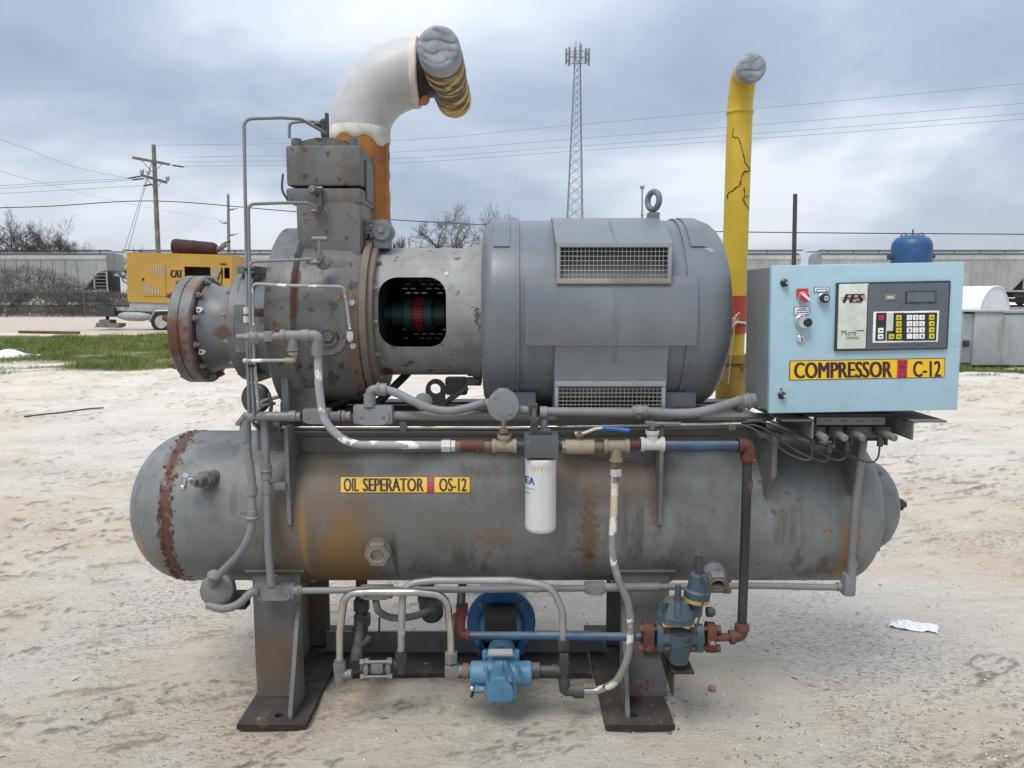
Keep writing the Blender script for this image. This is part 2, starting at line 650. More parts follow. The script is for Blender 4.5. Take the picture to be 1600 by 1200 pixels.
paint('trailer_box_grey', (0.36, 0.375, 0.375), 0.55, var=0.08, vs=1.4, streak=0.3, bump=0.02)
paint('rusty_bar', (0.14, 0.062, 0.038), 0.9, var=0.3)
flat('white_plastic', (0.75, 0.75, 0.74), 0.45)
t = NT('grass_blades')
t.done(t.mix(t.ss(t.noise(0.7, 4), 0.35, 0.65), (0.125, 0.185, 0.036), (0.235, 0.250, 0.080)), 0.8, 0, None, 0.2)
t = NT('pebbles')
t.done(t.mix(t.ss(t.noise(9, 3), 0.35, 0.65), (0.46, 0.38, 0.30), (0.70, 0.64, 0.56)), 0.95, 0, None, 0.1)
t = NT('chips')
t.done(t.mix(t.ss(t.noise(5, 3), 0.35, 0.65), (0.14, 0.105, 0.078), (0.32, 0.25, 0.19)), 0.95, 0, None, 0.1)


# ================================================================ ground: one sheet to the horizon
def sstep(a, b, x):
    t_ = np.clip((x - a) / (b - a), 0, 1)
    return t_ * t_ * (3 - 2 * t_)


def soil_mask(x, y):
    n = fbm(x * 0.45 + 50, y * 0.8 + 50, 4, 11)
    edge = (n - 0.5) * 7.0
    left = sstep(15.6, 18.2, y + edge) * (1 - sstep(27.0, 31.0, y + edge * 1.1 - 0.10 * (x + 18))) * (1 - sstep(-7.5, -4.5, x + edge * 0.5))
    n2 = fbm(x * 1.1 + 10, y * 1.1 + 10, 3, 23)
    holes = sstep(0.30, 0.42, n2)
    rgt = sstep(14.2, 15.2, y + edge * 0.3) * (1 - sstep(16.8, 17.5, y)) * sstep(7.5, 9.0, x)
    thin = 0.5 * sstep(14.2, 16.2, y + edge * 0.6) * (1 - sstep(16, 17.5, y)) * (1 - sstep(-6.5, -4, x)) * sstep(0.45, 0.6, n2)
    return np.clip(np.maximum(np.maximum(left * (0.62 + 0.38 * holes), rgt * holes), thin), 0, 1)


def crust_mask(x, y):
    # windrows of dry crumbs thrown up by tyres and feet
    a = np.radians(22)
    u = x * np.cos(a) + y * np.sin(a); w = -x * np.sin(a) + y * np.cos(a)
    n = fbm(u * 1.9 + 33, w * 6.5 + 71, 5, 61, 0.58)
    r = 1 - np.abs(2 * n - 1)
    n2 = fbm(u * 3.6 + 13, w * 19 + 5, 5, 67, 0.62)
    r2 = sstep(0.635, 0.71, n2) * sstep(0.40, 0.55, fbm(x * 0.7 + 31, y * 0.9 + 2, 3, 79))
    patch = sstep(0.47, 0.60, fbm(x * 0.9 + 3, y * 1.1 + 12, 3, 71))
    near = 1 - sstep(14, 22, y)
    return np.clip(sstep(0.96, 0.992, r) * patch * 0.75 + r2 * 0.5, 0, 1) * near


def ground_h(x, y):
    near = 1 - sstep(9, 26, y)
    a = np.radians(24)
    u = x * np.cos(a) + y * np.sin(a); w = -x * np.sin(a) + y * np.cos(a)
    rid = 1 - np.abs(2 * fbm(u * 1.1 + 40, w * 4.2 + 40, 4, 3) - 1)
    h = (fbm(x * 0.5 + 90, y * 0.5 + 90, 3, 1) - 0.5) * 0.04
    h = h + (rid ** 4 - 0.35) * 0.018 * (0.35 + sstep(0.42, 0.62, fbm(x * 0.6 + 8, y * 0.6 + 8, 2, 31)))
    h = h + crust_mask(x, y) * (0.003 + 0.014 * fbm(x * 22 + 7, y * 22 + 9, 3, 73, 0.6))
    h = h + (fbm(x * 7 + 60, y * 7 + 60, 5, 5, 0.74) - 0.5) * 0.026
    # tyre lug prints in two passes on the left
    for x0, sl, wd in ((-2.5, 0.42, 0.20), (-4.3, 0.38, 0.2), (3.6, -0.30, 0.2)):
        d = np.abs(x - (x0 + sl * (y - 3)))
        band = (1 - sstep(wd * 0.7, wd, d)) * near
        lug = sstep(0.45, 0.6, np.sin((y * 1.1 + 0.55 * d) * 34) * 0.5 + 0.5)
        h = h + band * (lug * 0.016 - 0.020) * sstep(0.35, 0.55, fbm(x * 1.3 + 3, y * 1.3 + 3, 2, 77))
    # trampled flat around the machine's feet
    flatk = sstep(0.0, 0.9, np.maximum(np.abs(x + 0.2) - 1.0, np.abs(y - 3.1) - 0.75))
    h = h * (0.45 + 0.55 * flatk) - 0.006 * (1 - flatk)
    # sand banked against the two foot plates
    for xp in (-0.889, 0.473):
        dd = np.maximum(np.abs(x - xp) - 0.128, np.abs(y - 3.1) - 0.43)
        h = h + np.where(dd > 0, np.exp(-(dd / 0.035) ** 2), 0) * 0.022 * sstep(0.35, 0.7, fbm(x * 8 + 4, y * 8 + 4, 3, 91))
    return h * (0.12 + 0.88 * near) - 0.004


def build_ground():
    ys = [-40, -25, -14, -8, -4, -1.5, 0.0, 0.6]
    y = 1.0
    while y < 70:
        ys.append(y); y *= 1.0072
    while y < 4000:
        ys.append(y); y *= 1.25
    ys = np.array(ys)
    u = np.linspace(-1, 1, 520)
    w = 3.6 + 0.92 * np.maximum(ys - 1, 0) + 2.2 * np.maximum(1 - ys, 0)
    X = w[:, None] * u[None, :]
    Y = np.repeat(ys[:, None], len(u), 1)
    Z = ground_h(X, Y)
    n, m = X.shape
    co = np.stack([X, Y, Z], -1).reshape(-1, 3)
    i, j = np.meshgrid(np.arange(n - 1), np.arange(m - 1), indexing='ij')
    a = (i * m + j).ravel()
    q = np.stack([a, a + 1, a + m + 1, a + m], -1)
    me = bpy.data.meshes.new('ground')
    me.vertices.add(len(co)); me.vertices.foreach_set('co', co.ravel())
    me.loops.add(q.size); me.loops.foreach_set('vertex_index', q.ravel().astype(np.int32))
    me.polygons.add(len(q)); me.polygons.foreach_set('loop_start', np.arange(0, q.size, 4, dtype=np.int32))
    me.update()
    me.shade_smooth()
    s = soil_mask(X, Y)
    at = me.attributes.new('soil', 'FLOAT', 'POINT'); at.data.foreach_set('value', s.ravel().astype(np.float32))
    at = me.attributes.new('crust', 'FLOAT', 'POINT'); at.data.foreach_set('value', crust_mask(X, Y).ravel().astype(np.float32))
    rd = sstep(29, 33, Y) * (1 - sstep(58, 64, Y))
    at = me.attributes.new('road', 'FLOAT', 'POINT'); at.data.foreach_set('value', rd.ravel().astype(np.float32))
    me.materials.append(M['sandy_ground'])
    tag(place(me, 'ground'), kind='structure')


build_ground()


def quick_mesh(name, co, fs, mat, n=3):
    me = bpy.data.meshes.new(name)
    me.vertices.add(len(co)); me.vertices.foreach_set('co', np.asarray(co, dtype=np.float32).ravel())
    fs = np.asarray(fs, dtype=np.int32)
    me.loops.add(fs.size); me.loops.foreach_set('vertex_index', fs.ravel())
    me.polygons.add(len(fs)); me.polygons.foreach_set('loop_start', np.arange(0, fs.size, n, dtype=np.int32))
    me.update(); me.validate()
    me.materials.append(M[mat])
    return me


def build_grass():
    rs = np.random.RandomState(4)
    N = 340000
    y = rs.uniform(13.5, 33, N); x = rs.uniform(-30, -3.5, N)
    k = N // 12
    x[:k] = rs.uniform(7.5, 16, k); y[:k] = rs.uniform(13.5, 18, k)
    m = soil_mask(x, y)
    keep = rs.rand(N) < np.maximum(m - 0.15, 0) * 1.1
    x, y, m = x[keep], y[keep], m[keep]
    tuft = fbm(x * 1.6 + 30, y * 1.6 + 30, 3, 9)
    hgt = (0.03 + 0.16 * sstep(0.35, 0.75, tuft)) * rs.uniform(0.5, 1.3, len(x)) * (0.4 + 0.6 * m)
    z = ground_h(x, y)
    a = rs.uniform(0, 2 * np.pi, len(x)); wd = rs.uniform(0.005, 0.011, len(x))
    lean = rs.normal(0, 0.35, (len(x), 2)) * hgt[:, None]
    b = np.stack([x, y, z - 0.01], -1)
    s = np.stack([np.cos(a) * wd, np.sin(a) * wd, 0 * a], -1)
    tip = b + np.stack([lean[:, 0], lean[:, 1], hgt + 0.01], -1)
    co = np.stack([b - s, b + s, tip], 1).reshape(-1, 3)
    fs = np.arange(len(co)).reshape(-1, 3)
    o = place(quick_mesh('grass', co, fs, 'grass_blades'), 'grass')
    tag(o, 'low green grass patch between the pale sand and the trailer', 'grass', kind='stuff')


build_grass()


def scatter_stones(name, N, seed, mat, lo, hi, label, cat, flatten=0.6, long=1.0):
    rs = np.random.RandomState(seed)
    y = 1.3 * (9.5 / 1.3) ** rs.rand(N)
    x = rs.uniform(-1, 1, N) * (0.8 * y + 0.6)
    cl = fbm(x * 1.2 + 20, y * 1.2 + 20, 3, seed + 2)
    keep = rs.rand(N) < sstep(0.35, 0.65, cl) + 0.12
    x, y = x[keep], y[keep]
    n = len(x)
    r = lo * (hi / lo) ** (rs.rand(n) ** 2.2)
    z = ground_h(x, y)
    base = np.array([[1, 0, 0], [0.3, 0.9, 0], [-0.8, 0.6, 0], [-0.7, -0.7, 0], [0.5, -0.9, 0], [0.1, 0.05, 1], [0, 0, -0.6]])
    tri = np.array([[0, 1, 5], [1, 2, 5], [2, 3, 5], [3, 4, 5], [4, 0, 5], [1, 0, 6], [2, 1, 6], [3, 2, 6], [4, 3, 6], [0, 4, 6]])
    a = rs.uniform(0, 2 * np.pi, n)
    pts = base[None] * rs.uniform(0.6, 1.3, (n, 7, 1))
    px = pts[..., 0] * r[:, None] * (1 + (long - 1) * rs.rand(n)[:, None]); py = pts[..., 1] * r[:, None]; pz = pts[..., 2] * r[:, None] * flatten
    co = np.stack([x[:, None] + px * np.cos(a)[:, None] - py * np.sin(a)[:, None], y[:, None] + px * np.sin(a)[:, None] + py * np.cos(a)[:, None],
                   z[:, None] + pz + r[:, None] * 0.15 * flatten], -1).reshape(-1, 3)
    fs = (tri[None] + (np.arange(n) * 7)[:, None, None]).reshape(-1, 3)
    tag(place(quick_mesh(name, co, fs, mat), name), label, cat, kind='stuff')


scatter_stones('gravel', 26000, 41, 'pebbles', 0.0018, 0.0085, 'pale pebbles and sand clods strewn over the ground', 'gravel')
scatter_stones('debris', 22000, 52, 'chips', 0.0012, 0.0060, 'brown wood chips and dry crumbs strewn over the sand', 'debris', 0.35, 3.5)


# ================================================================ railway behind the yard
eb = MB()
eb.prism([(-140, 62.2, -0.2), (-140, 63.6, 0.5), (-140, 68.6, 0.5), (-140, 70, -0.2)], (280, 0, 0))
eo = eb.build('railway_embankment', 'ballast', None, 0)
tag(eo, kind='structure')
for yy in (65.25, 66.75):
    MB().box((0, yy, 0.57), (280, 0.08, 0.14)).build('rail', 'rusty_bar', eo, 0)


def railcar(cx):
    Y0, Y1 = 64.5, 67.5
    t_ = thing('railcar', '', 'railcar', (cx, 66, 0.64), 'covered hopper cars on the railway')
    b = MB()
    side = [(-9, 4.42), (9, 4.42), (9, 3.55), (8.2, 3.3), (7.0, 1.95), (6.7, 1.75), (-6.7, 1.75), (-7.0, 1.95), (-8.2, 3.3), (-9, 3.55)]
    b.prism([(cx + x, Y0, z) for x, z in side], (0, Y1 - Y0, 0))
    body = b.build('body', 'railcar_grey', t_, 20)
    b = MB()
    prof = [(Y0 - 0.04, 4.40), (Y0 - 0.03, 4.6), (Y0 + 0.22, 4.86), (Y0 + 0.7, 4.98), (66, 5.04), (Y1 - 0.7, 4.98), (Y1 - 0.22, 4.86), (Y1 + 0.03, 4.6), (Y1 + 0.04, 4.40)]
    b.prism([(cx - 9, y, z) for y, z in prof], (18, 0, 0))
    b.build('roof', 'railcar_grey', t_, 50)
    b = MB()
    for k in range(9):
        b.box((cx - 8.4 + k * 2.1, Y0 + 0.28, 5.0), (0.09, 0.09, 0.30))
    b.build('walkway_bracket', 'railcar_grey', t_, 0)
    b = MB()
    b.box((cx, Y0 + 0.30, 5.18), (18.4, 0.7, 0.06)).box((cx, Y1 - 0.30, 5.18), (18.4, 0.7, 0.06))
    b.build('walkway', 'railcar_dark', t_, 0)
    b = MB()
    for k in range(14):
        b.box((cx - 6.5 + k, Y0 - 0.02, 3.2), (0.06, 0.06, 2.4))
    b.box((cx, Y0 - 0.02, 1.82), (18.2, 0.1, 0.16))
    b.build('side_rib', 'railcar_grey', t_, 0)
    b = MB()
    for k in (-4.2, 0, 4.2):
        b.prism([(cx + k - 1.9, Y0 + 0.3, 1.74), (cx + k + 1.9, Y0 + 0.3, 1.74), (cx + k + 0.5, Y0 + 0.3, 0.85), (cx + k - 0.5, Y0 + 0.3, 0.85)], (0, 2.4, 0))
    b.build('hopper', 'railcar_grey', t_, 0)
    for e in (-1, 1):
        b = MB()
        for q in (8.95, 7.9):
            b.box((cx + e * q, Y0 + 0.05, 2.6), (0.10, 0.10, 1.7 if q > 8 else 1.2))
        for k in range(6):
            b.box((cx + e * 8.42, Y0 + 0.05, 1.95 + k * 0.28), (1.05, 0.05, 0.04))
        b.build('ladder', 'railcar_grey', t_, 0)
        b = MB()
        b.box((cx + e * 8.1, 66, 1.45), (2.0, 2.8, 0.35))
        b.box((cx + e * 7.9, 66.3, 2.35), (1.5, 2.0, 1.5))
        b.box((cx + e * 9.5, 66, 1.42), (1.0, 0.3, 0.3))
        b.box((cx + e * 7.3, Y0 + 0.45, 1.05), (2.1, 0.22, 0.35))
        b.build('bogie', 'railcar_dark', t_, 0)
        for q in (-0.9, 0.9):
            MB().cyl((cx + e * 7.3 + q, 65.2, 1.08), (cx + e * 7.3 + q, 65.35, 1.08), 0.44, n=20).build('wheel', 'railcar_dark', t_, 40)
    return t_


PX66 = 66 / FPX
car0 = railcar(0.0)
for k, (pxs, lab) in enumerate(((-140, 'grey covered hopper railcar behind the dry brush at the far left'),
                                (217, 'grey covered hopper railcar behind the yellow generator'),
                                (574, 'grey covered hopper railcar mostly hidden behind the compressor coupling'),
                                (908, 'grey covered hopper railcar seen just beyond the yellow pipe'),
                                (1268, 'grey covered hopper railcar behind the blue tank and white cover'),
                                (1625, 'grey covered hopper railcar cut off at the right edge'))):
    c = car0 if k == 0 else dup(car0)
    c.location = (pxs * PX66 - 800 * PX66 + 9.0, 66, 0.64)
    c['label'] = lab


# ================================================================ generator trailer
def generator():
    Yg = 34.0
    k = mpp(Yg, 2.0)
    g = thing('generator_trailer', 'yellow diesel generator with rusty muffler on a two-wheel trailer', 'generator', P(245, 515, Yg))

    def q(px, py, dy=0.0):
        p = P(px, py, Yg); return V((p.x, Yg + dy, p.z))
    dep = 1.7
    # hull with a real opening in the side
    a, b_ = q(195, 395), q(360, 473)
    W = MB()

    def panel(x0, y0, x1, y1, y=0.0, th=0.05):
        p, r = q(x0, y0, y), q(x1, y1, y)
        W.box(((p.x + r.x) / 2, Yg + y + th / 2, (p.z + r.z) / 2), (abs(r.x - p.x), th, abs(p.z - r.z)))
    panel(195, 395, 360, 415)
    panel(195, 415, 288, 473)
    panel(288, 430, 326, 473)
    panel(326, 415, 345, 473)
    panel(345, 432, 360, 473)
    panel(345, 415, 348, 432); panel(356, 415, 360, 432)
    zb = b_.z; zt = a.z
    W.box(((a.x + b_.x) / 2, Yg + dep / 2, zt - 0.03), (b_.x - a.x - 0.01, dep - 0.1, 0.05))
    W.box(((a.x + b_.x) / 2, Yg + dep / 2, zb + 0.03), (b_.x - a.x - 0.01, dep - 0.1, 0.05))
    W.box(((a.x + b_.x) / 2, Yg + dep, (zb + zt) / 2), (b_.x - a.x, 0.05, zt - zb))
    for x in (a.x + 0.03, b_.x - 0.03):
        W.box((x, Yg + dep / 2, (zb + zt) / 2), (0.05, dep - 0.1, zt - zb - 0.12))
    hull = W.build('enclosure', 'generator_yellow', g, 0)
    p, r = q(290, 416), q(350, 434)
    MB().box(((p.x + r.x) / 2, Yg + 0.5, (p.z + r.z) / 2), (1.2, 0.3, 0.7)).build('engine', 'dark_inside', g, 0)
    # door with louvres
    p, r = q(220, 413), q(258, 463)
    MB().box(((p.x + r.x) / 2, Yg - 0.012, (p.z + r.z) / 2), (r.x - p.x, 0.024, p.z - r.z), bev=0.006).build('door', 'generator_yellow', g, 0)
    for i in range(6):
        for (x0, yt, yb) in ((233 + i * 4.0, 416, 424 + i * 1.8), (223 + i * 4.4, 438 + i * 2.6, 460)):
            if yb - yt < 3:
                continue
            p, r = q(x0, yt), q(x0 + 2.4, yb)
            MB().box(((p.x + r.x) / 2, Yg - 0.032, (p.z + r.z) / 2), (r.x - p.x, 0.016, p.z - r.z), bev=0.005).build('louvre', 'trailer_box_grey', g, 0)
    p = q(222, 437); MB().box((p.x, Yg - 0.03, p.z), (0.08, 0.04, 0.1)).build('latch', 'dark_inside', g, 0)
    for x0 in (328, 332, 336, 340):
        p, r = q(x0, 417), q(x0 + 2.5, 430)
        MB().box(((p.x + r.x) / 2, Yg - 0.01, (p.z + r.z) / 2), (r.x - p.x, 0.02, p.z - r.z)).build('louvre', 'trailer_box_grey', g, 0)
    p, r = q(332, 448), q(344, 418)
    MB().cyl((p.x, Yg - 0.02, p.z), (r.x, Yg - 0.02, r.z), 0.025, n=6).build('door_stay', 'dark_inside', g)
    p, r = q(264, 433), q(283, 421)
    text_part('lettering', 'black_print', g, [('CAT', 0.16, lambda u, w: V((p.x + u * (r.x - p.x), Yg - 0.006, p.z + w * (r.z - p.z))))])
    p2, r2 = q(341, 411), q(351, 408.5)
    MB().box(((p2.x + r2.x) / 2, Yg - 0.008, (p2.z + r2.z) / 2), (r2.x - p2.x, 0.014, r2.z - p2.z)).build('name_plate', 'railcar_dark', g, 0)
    # muffler
    c0, c1 = q(256, 382, 0.6), q(327, 387, 0.6)
    d = (c1 - c0)
    L = d.length
    rr = 11.5 * k
    mf = MB().lathe(c0, d, [(0, rr * 0.5), (0.05, rr * 0.9), (0.16, rr), (L * 0.45, rr), (L * 0.46, rr * 1.04), (L * 0.49, rr * 1.04), (L * 0.5, rr), (L - 0.16, rr), (L - 0.05, rr * 0.85), (L, rr * 0.4)], 24)
    mf = mf.build('muffler', 'muffler_rust', g, 50)
    for x0 in (265, 300):
        p = q(x0, 395, 0.6); MB().box((p.x, p.y, p.z + 0.1), (0.35, 0.4, 0.26)).build('muffler_foot', 'muffler_rust', g, 0)
    p0, p1, p2_ = q(325, 387, 0.6), q(333, 384, 0.6), q(341, 377, 0.6)
    MB().tube([p0, p1, p2_], 4.2 * k, 0.2).build('tail_pipe', 'weathered_wood', g)
    p0, p1 = q(334, 377, 0.6), q(346, 373, 0.6)
    MB().prism([p0, p0 + V((0, 0.2, 0)), p1 + V((0, 0.2, 0)), p1], (0, 0, 0.04)).build('rain_flap', 'dark_inside', g, 0)
    # base skid, trailer frame, drawbar
    p, r = q(200, 473), q(358, 482)
    MB().box(((p.x + r.x) / 2, Yg + dep / 2, (p.z + r.z) / 2), (r.x - p.x, dep - 0.1, p.z - r.z)).build('base_tank', 'trailer_box_grey', g, 0)
    p, r = q(178, 481.5), q(360, 487)
    b = MB()
    for yy in (0.1, dep - 0.1):
        b.box(((p.x + r.x) / 2, Yg + yy, (p.z + r.z) / 2), (r.x - p.x, 0.12, p.z - r.z))
    b.build('frame', 'galvanised', g, 0)
    b = MB()
    e = q(131, 491, dep / 2)
    for yy in (0.1, dep - 0.1):
        s_ = q(182, 487, yy)
        b.tube([s_, q(150, 490, yy * 0.6 + dep * 0.2), e], 4.5 * k, 0.1, 8)
    b.box(q(164, 489, 0.2), (30 * k, 0.5, 15 * k))
    b.build('drawbar', 'trailer_frame', g)
    b = MB()
    p = q(164, 478, 0.2); r = q(164, 505, 0.2)
    b.cyl(p, r, 2.6 * k, n=10).box(q(164, 479, 0.2), (7 * k, 0.2, 5 * k))
    b.build('jack', 'trailer_frame', g)
    for x0, x1, y0, y1 in ((155, 172, 502, 507), (151, 187, 507, 512), (149, 184, 512, 514)):
        p, r = q(x0, y0), q(x1, y1)
        MB().box(((p.x + r.x) / 2, Yg + 0.25, (p.z + r.z) / 2), (r.x - p.x, 0.6, p.z - r.z)).build('jack_block', 'weathered_wood', g, 0)
    p, r = q(178, 495, 0.2), q(236, 496, 0.2)
    L = r.x - p.x; rr = 8 * k
    MB().lathe(p, (1, 0, 0), [(0, 0.02), (0.1, rr * 0.5), (0.4, rr * 0.92), (0.6, rr), (L - 0.5, rr), (L - 0.1, rr * 0.6), (L, 0.02)], 20).build('fender_tank', 'trailer_box_grey', g, 50)
    b = MB()
    b.tube([q(233, 503, 0.0), q(241, 486, 0.0), q(275, 484, 0.0), q(284, 500, 0.0)], 1.6 * k, 0.1, 8)
    b.build('mudguard', 'galvanised', g)
    for yy in (-0.05, dep - 0.1):
        w = MB()
        c = q(252, 502.5, yy)
        R_ = 16.5 * k
        w.lathe(c, (0, 1, 0), [(0, R_ * 0.62), (0.0, R_ * 0.93), (0.03, R_), (0.2, R_), (0.23, R_ * 0.93), (0.23, R_ * 0.6)], 28, caps=False)
        w = w.build('wheel', 'tyre_rubber', g, 40)
        rim = MB().lathe(c, (0, 1, 0), [(0.015, R_ * 0.64), (0.0, R_ * 0.6), (0.05, R_ * 0.55), (0.06, R_ * 0.25), (0.02, R_ * 0.2), (0.02, 0.001)], 24)
        for j in range(8):
            an = j * math.pi / 4
            rim.box(c + V((math.cos(an) * R_ * 0.4, 0.045, math.sin(an) * R_ * 0.4)), (R_ * 0.36, 0.02, R_ * 0.09), Matrix.Rotation(-an, 3, 'Y'))
        rim.build('rim', 'wheel_rim', w, 40)
    g.rotation_euler = (0, R(1.6), 0)
    return g


generator()


# ================================================================ trees without leaves
def bare_tree(px, top_py, Y, width_px, seed, label, lvl=6):
    rs = random.Random(seed)
    base = V((P(px, 459, Y).x, Y, 0))
    t_ = thing('bare_tree', label, 'tree', base, 'bare trees beyond the railway')
    limb, twig = [], []

    def grow(p, d, L, r, n):
        pts = [p]
        q = p.copy(); dd = d.copy()
        segs = 4 if n > 3 else 3
        for i in range(segs):
            dd = (dd + V((rs.gauss(0, 1), rs.gauss(0, 1), rs.gauss(0.05, 0.8))) * (0.20 if n > 3 else 0.30)).normalized()
            q = q + dd * (L / segs)
            pts.append(q)
        r2 = r * 0.66
        (limb if n > 3 else twig).append((pts, r, r2))
        if n <= 0:
            return
        k = 3 if n > 2 else 4
        for j in range(k):
            az = rs.uniform(0, 6.283)
            side = V((math.cos(az), math.sin(az), 0.0))
            nd = (dd * 0.62 + side * rs.uniform(0.45, 0.95) + V((0, 0, 0.10))).normalized()
            b_ = pts[-1] if j < 2 else pts[-1 - rs.randint(1, segs - 1)]
            grow(b_, nd, L * rs.uniform(0.62, 0.86), r2 * rs.uniform(0.62, 0.95), n - 1)
    grow(V((0, 0, -0.02)), V((rs.uniform(-0.08, 0.08), 0, 1)), 0.24, 0.030, lvl)
    allp = np.array([tuple(q) for pts, _, _ in twig for q in pts])
    hi = np.percentile(allp[:, 2], 99.7)
    lo, up = np.percentile(allp[:, 0], 1), np.percentile(allp[:, 0], 99)
    H = P(px, top_py, Y).z
    W = width_px * mpp(Y, 4)
    sx, sz = W / (up - lo), H / hi
    mid = (lo + up) / 2
    for nm, mat, lst, ns in (('trunk', 'bark', limb, 5), ('crown', 'twigs', twig, 3)):
        mb = MB()
        for pts, r, r2 in lst:
            w = [V(((q.x - mid * min(q.z / 0.3, 1)) * sx, q.y * sx, q.z * sz)) + base for q in pts]
            r_, q_ = max(r * sz, 0.010), max(r2 * sz, 0.0060)
            mb.sweep(w, 1, ns, rf=lambda s, r_=r_, q_=q_: r_ + (q_ - r_) * s, caps=False)
        mb.build(nm, mat, t_, 60)


bare_tree(20, 332, 84, 120, 5, 'bare branching tree at the left edge above the railcar', 7)
bare_tree(96, 350, 88, 105, 9, 'lower spreading bare tree right of the tree at the left edge', 7)
bare_tree(690, 328, 92, 120, 14, 'bare tree left of the pair above the coupling housing', 7)
bare_tree(768, 325, 92, 110, 26, 'bare tree rising behind the left end of the motor', 7)
bare_tree(618, 362, 96, 60, 33, 'small low bare tree beside the orange pipe insulation', 5)
bare_tree(202, 388, 95, 60, 37, 'tips of a bare tree just above the left end of the generator', 5)


# ================================================================ dry brush in front of the railcars
def build_brush():
    rs = np.random.RandomState(8)
    N = 42000
    x = rs.uniform(-48, -21.5, N); y = rs.uniform(53, 60, N)
    top = 1.25 + 0.6 * fbm(x * 0.35 + 80, y * 0.2 + 4, 3, 6)
    c = np.exp(-((x + 37.2) / 3.4) ** 2)
    c2 = np.exp(-((x + 34.0) / 3.0) ** 2)
    top = top + 1.75 * c * (0.6 + 0.6 * fbm(x * 1.5 + 9, y * 1.2, 3, 15)) + 0.8 * c2
    z = rs.rand(N) ** 1.25 * top
    L = rs.uniform(0.18, 0.7, N)
    d = rs.normal(0, 1, (N, 3)); d[:, 2] = np.abs(d[:, 2]) * 1.0 + 0.2
    d /= np.linalg.norm(d, axis=1)[:, None]
    p = np.stack([x, y, z], -1)
    w = rs.normal(0, 1, (N, 3)); w = np.cross(d, w); w /= np.linalg.norm(w, axis=1)[:, None]
    w *= rs.uniform(0.008, 0.02, N)[:, None]
    co = np.stack([p - w, p + w, p + d * L[:, None]], 1).reshape(-1, 3)
    o = place(quick_mesh('brush', co, np.arange(len(co)).reshape(-1, 3), 'brush_twigs'), 'brush')
    tag(o, 'tangled leafless grey brown brush along the railway', 'brush', kind='stuff')


build_brush()
fn = thing('chain_link_fence', 'thin wire fence on steel posts in front of the brush', 'fence', (-35, 52.3, 0))
for i in range(11):
    x = -47.5 + i * 2.65
    MB().cyl((x, 52.3, -0.1), (x, 52.3, 1.75), 0.028, n=8).build('post', 'brush_twigs', fn)
for z in (0.1, 0.95, 1.68):
    MB().cyl((-47.5, 52.3, z), (-21.0, 52.3, z), 0.008, n=6).build('rail_wire', 'brush_twigs', fn)
wb = MB()
for i in range(130):
    x = -47.5 + i * 0.2
    wb.cyl((x, 52.3, 0.1), (x + 1.0 if i % 2 else x - 0.4, 52.3, 1.66), 0.0012, n=3)
wb.build('wire_mesh', 'brush_twigs', fn)


# ================================================================ poles, tower, wires
def pole_main():
    Y = 55
    t_ = thing('utility_pole', 'tall wooden utility pole with two crossarms left of the compressor', 'utility pole', (P(249, 459, Y).x, Y, 0))
    base = V((P(249.5, 459, Y).x, Y, -0.1)); top = P(240, 226, Y)
    MB().cyl(base, top, 0.19, 0.14, 10).build('pole', 'weathered_wood', t_)
    k = mpp(Y, 8)
    for (a, b, ya, yb) in (((209, 247), (268, 258), -0.5, 0.5), ((222, 274), (263, 286), -0.7, 0.7)):
        p, q = P(a[0], a[1], Y + ya), P(b[0], b[1], Y + yb)
        d = (q - p)
        MB().box((p + q) / 2 - V((0, 0.22, 0)), (d.length, 0.14, 0.17), V((1, 0, 0)).rotation_difference(d).to_matrix()).build('crossarm', 'weathered_wood', t_, 0)
        m = p.lerp(q, 0.53)
        for e in (0.25, 0.8):
            s = p.lerp(q, e) - V((0, 0.3, 0.08))
            MB().cyl(s, m - V((0, 0.25, 0.75)), 0.025, n=6).build('arm_brace', 'tower_steel', t_)
    for a, b in (((268, 258), (288, 261)), ((222, 275), (199, 279)), ((226, 279), (206, 281)), ((239, 288), (224, 290))):
        p, q = P(*a, Y), P(*b, Y)
        d = q - p
        L = d.length
        MB().lathe(p, d, [(0, 0.03)] + [(L * (0.1 + 0.8 * i / 12), 0.075 if i % 2 else 0.03) for i in range(13)] + [(L, 0.03)], 8).build('insulator', 'railcar_dark', t_)
    for a in ((222, 270), (232, 271), (262, 281)):
        p = P(*a, Y - 0.5)
        MB().lathe(p - V((0, 0, 0.1)), (0, 0, 1), [(0, 0.06), (0.1, 0.13), (0.25, 0.15), (0.38, 0.08)], 10).build('pin_insulator', 'galvanised', t_)
    p = P(241, 240, Y)
    for bx in (194, 200):
        MB().cyl(p, P(bx, 392, Y + 3), 0.018, n=5).build('guy_wire', 'wire_grey', t_)


pole_main()


def pole_far():
    Y = 110
    t_ = thing('utility_pole', 'distant steel utility pole with three staggered arms', 'utility pole', (P(357, 459, Y).x, Y, 0))
    MB().cyl((P(357.5, 459, Y).x, Y, -0.1), P(356.5, 305, Y), 0.30, 0.17, 10).build('pole', 'tower_steel', t_)
    for y, e in ((328, 1), (348, -1), (368, 1)):
        MB().tube([P(357, y, Y), P(357 + 8 * e, y - 1 * e, Y), P(357 + 15 * e, y - 3, Y)], 0.1, 0.2, 6, rf=lambda s: 0.14 - 0.08 * s).build('arm', 'tower_steel', t_)
    MB().lathe(P(356.5, 306, Y), (0, 0, 1), [(0, 0.1), (0.1, 0.2), (0.4, 0.12)], 8).build('insulator', 'galvanised', t_)


pole_far()


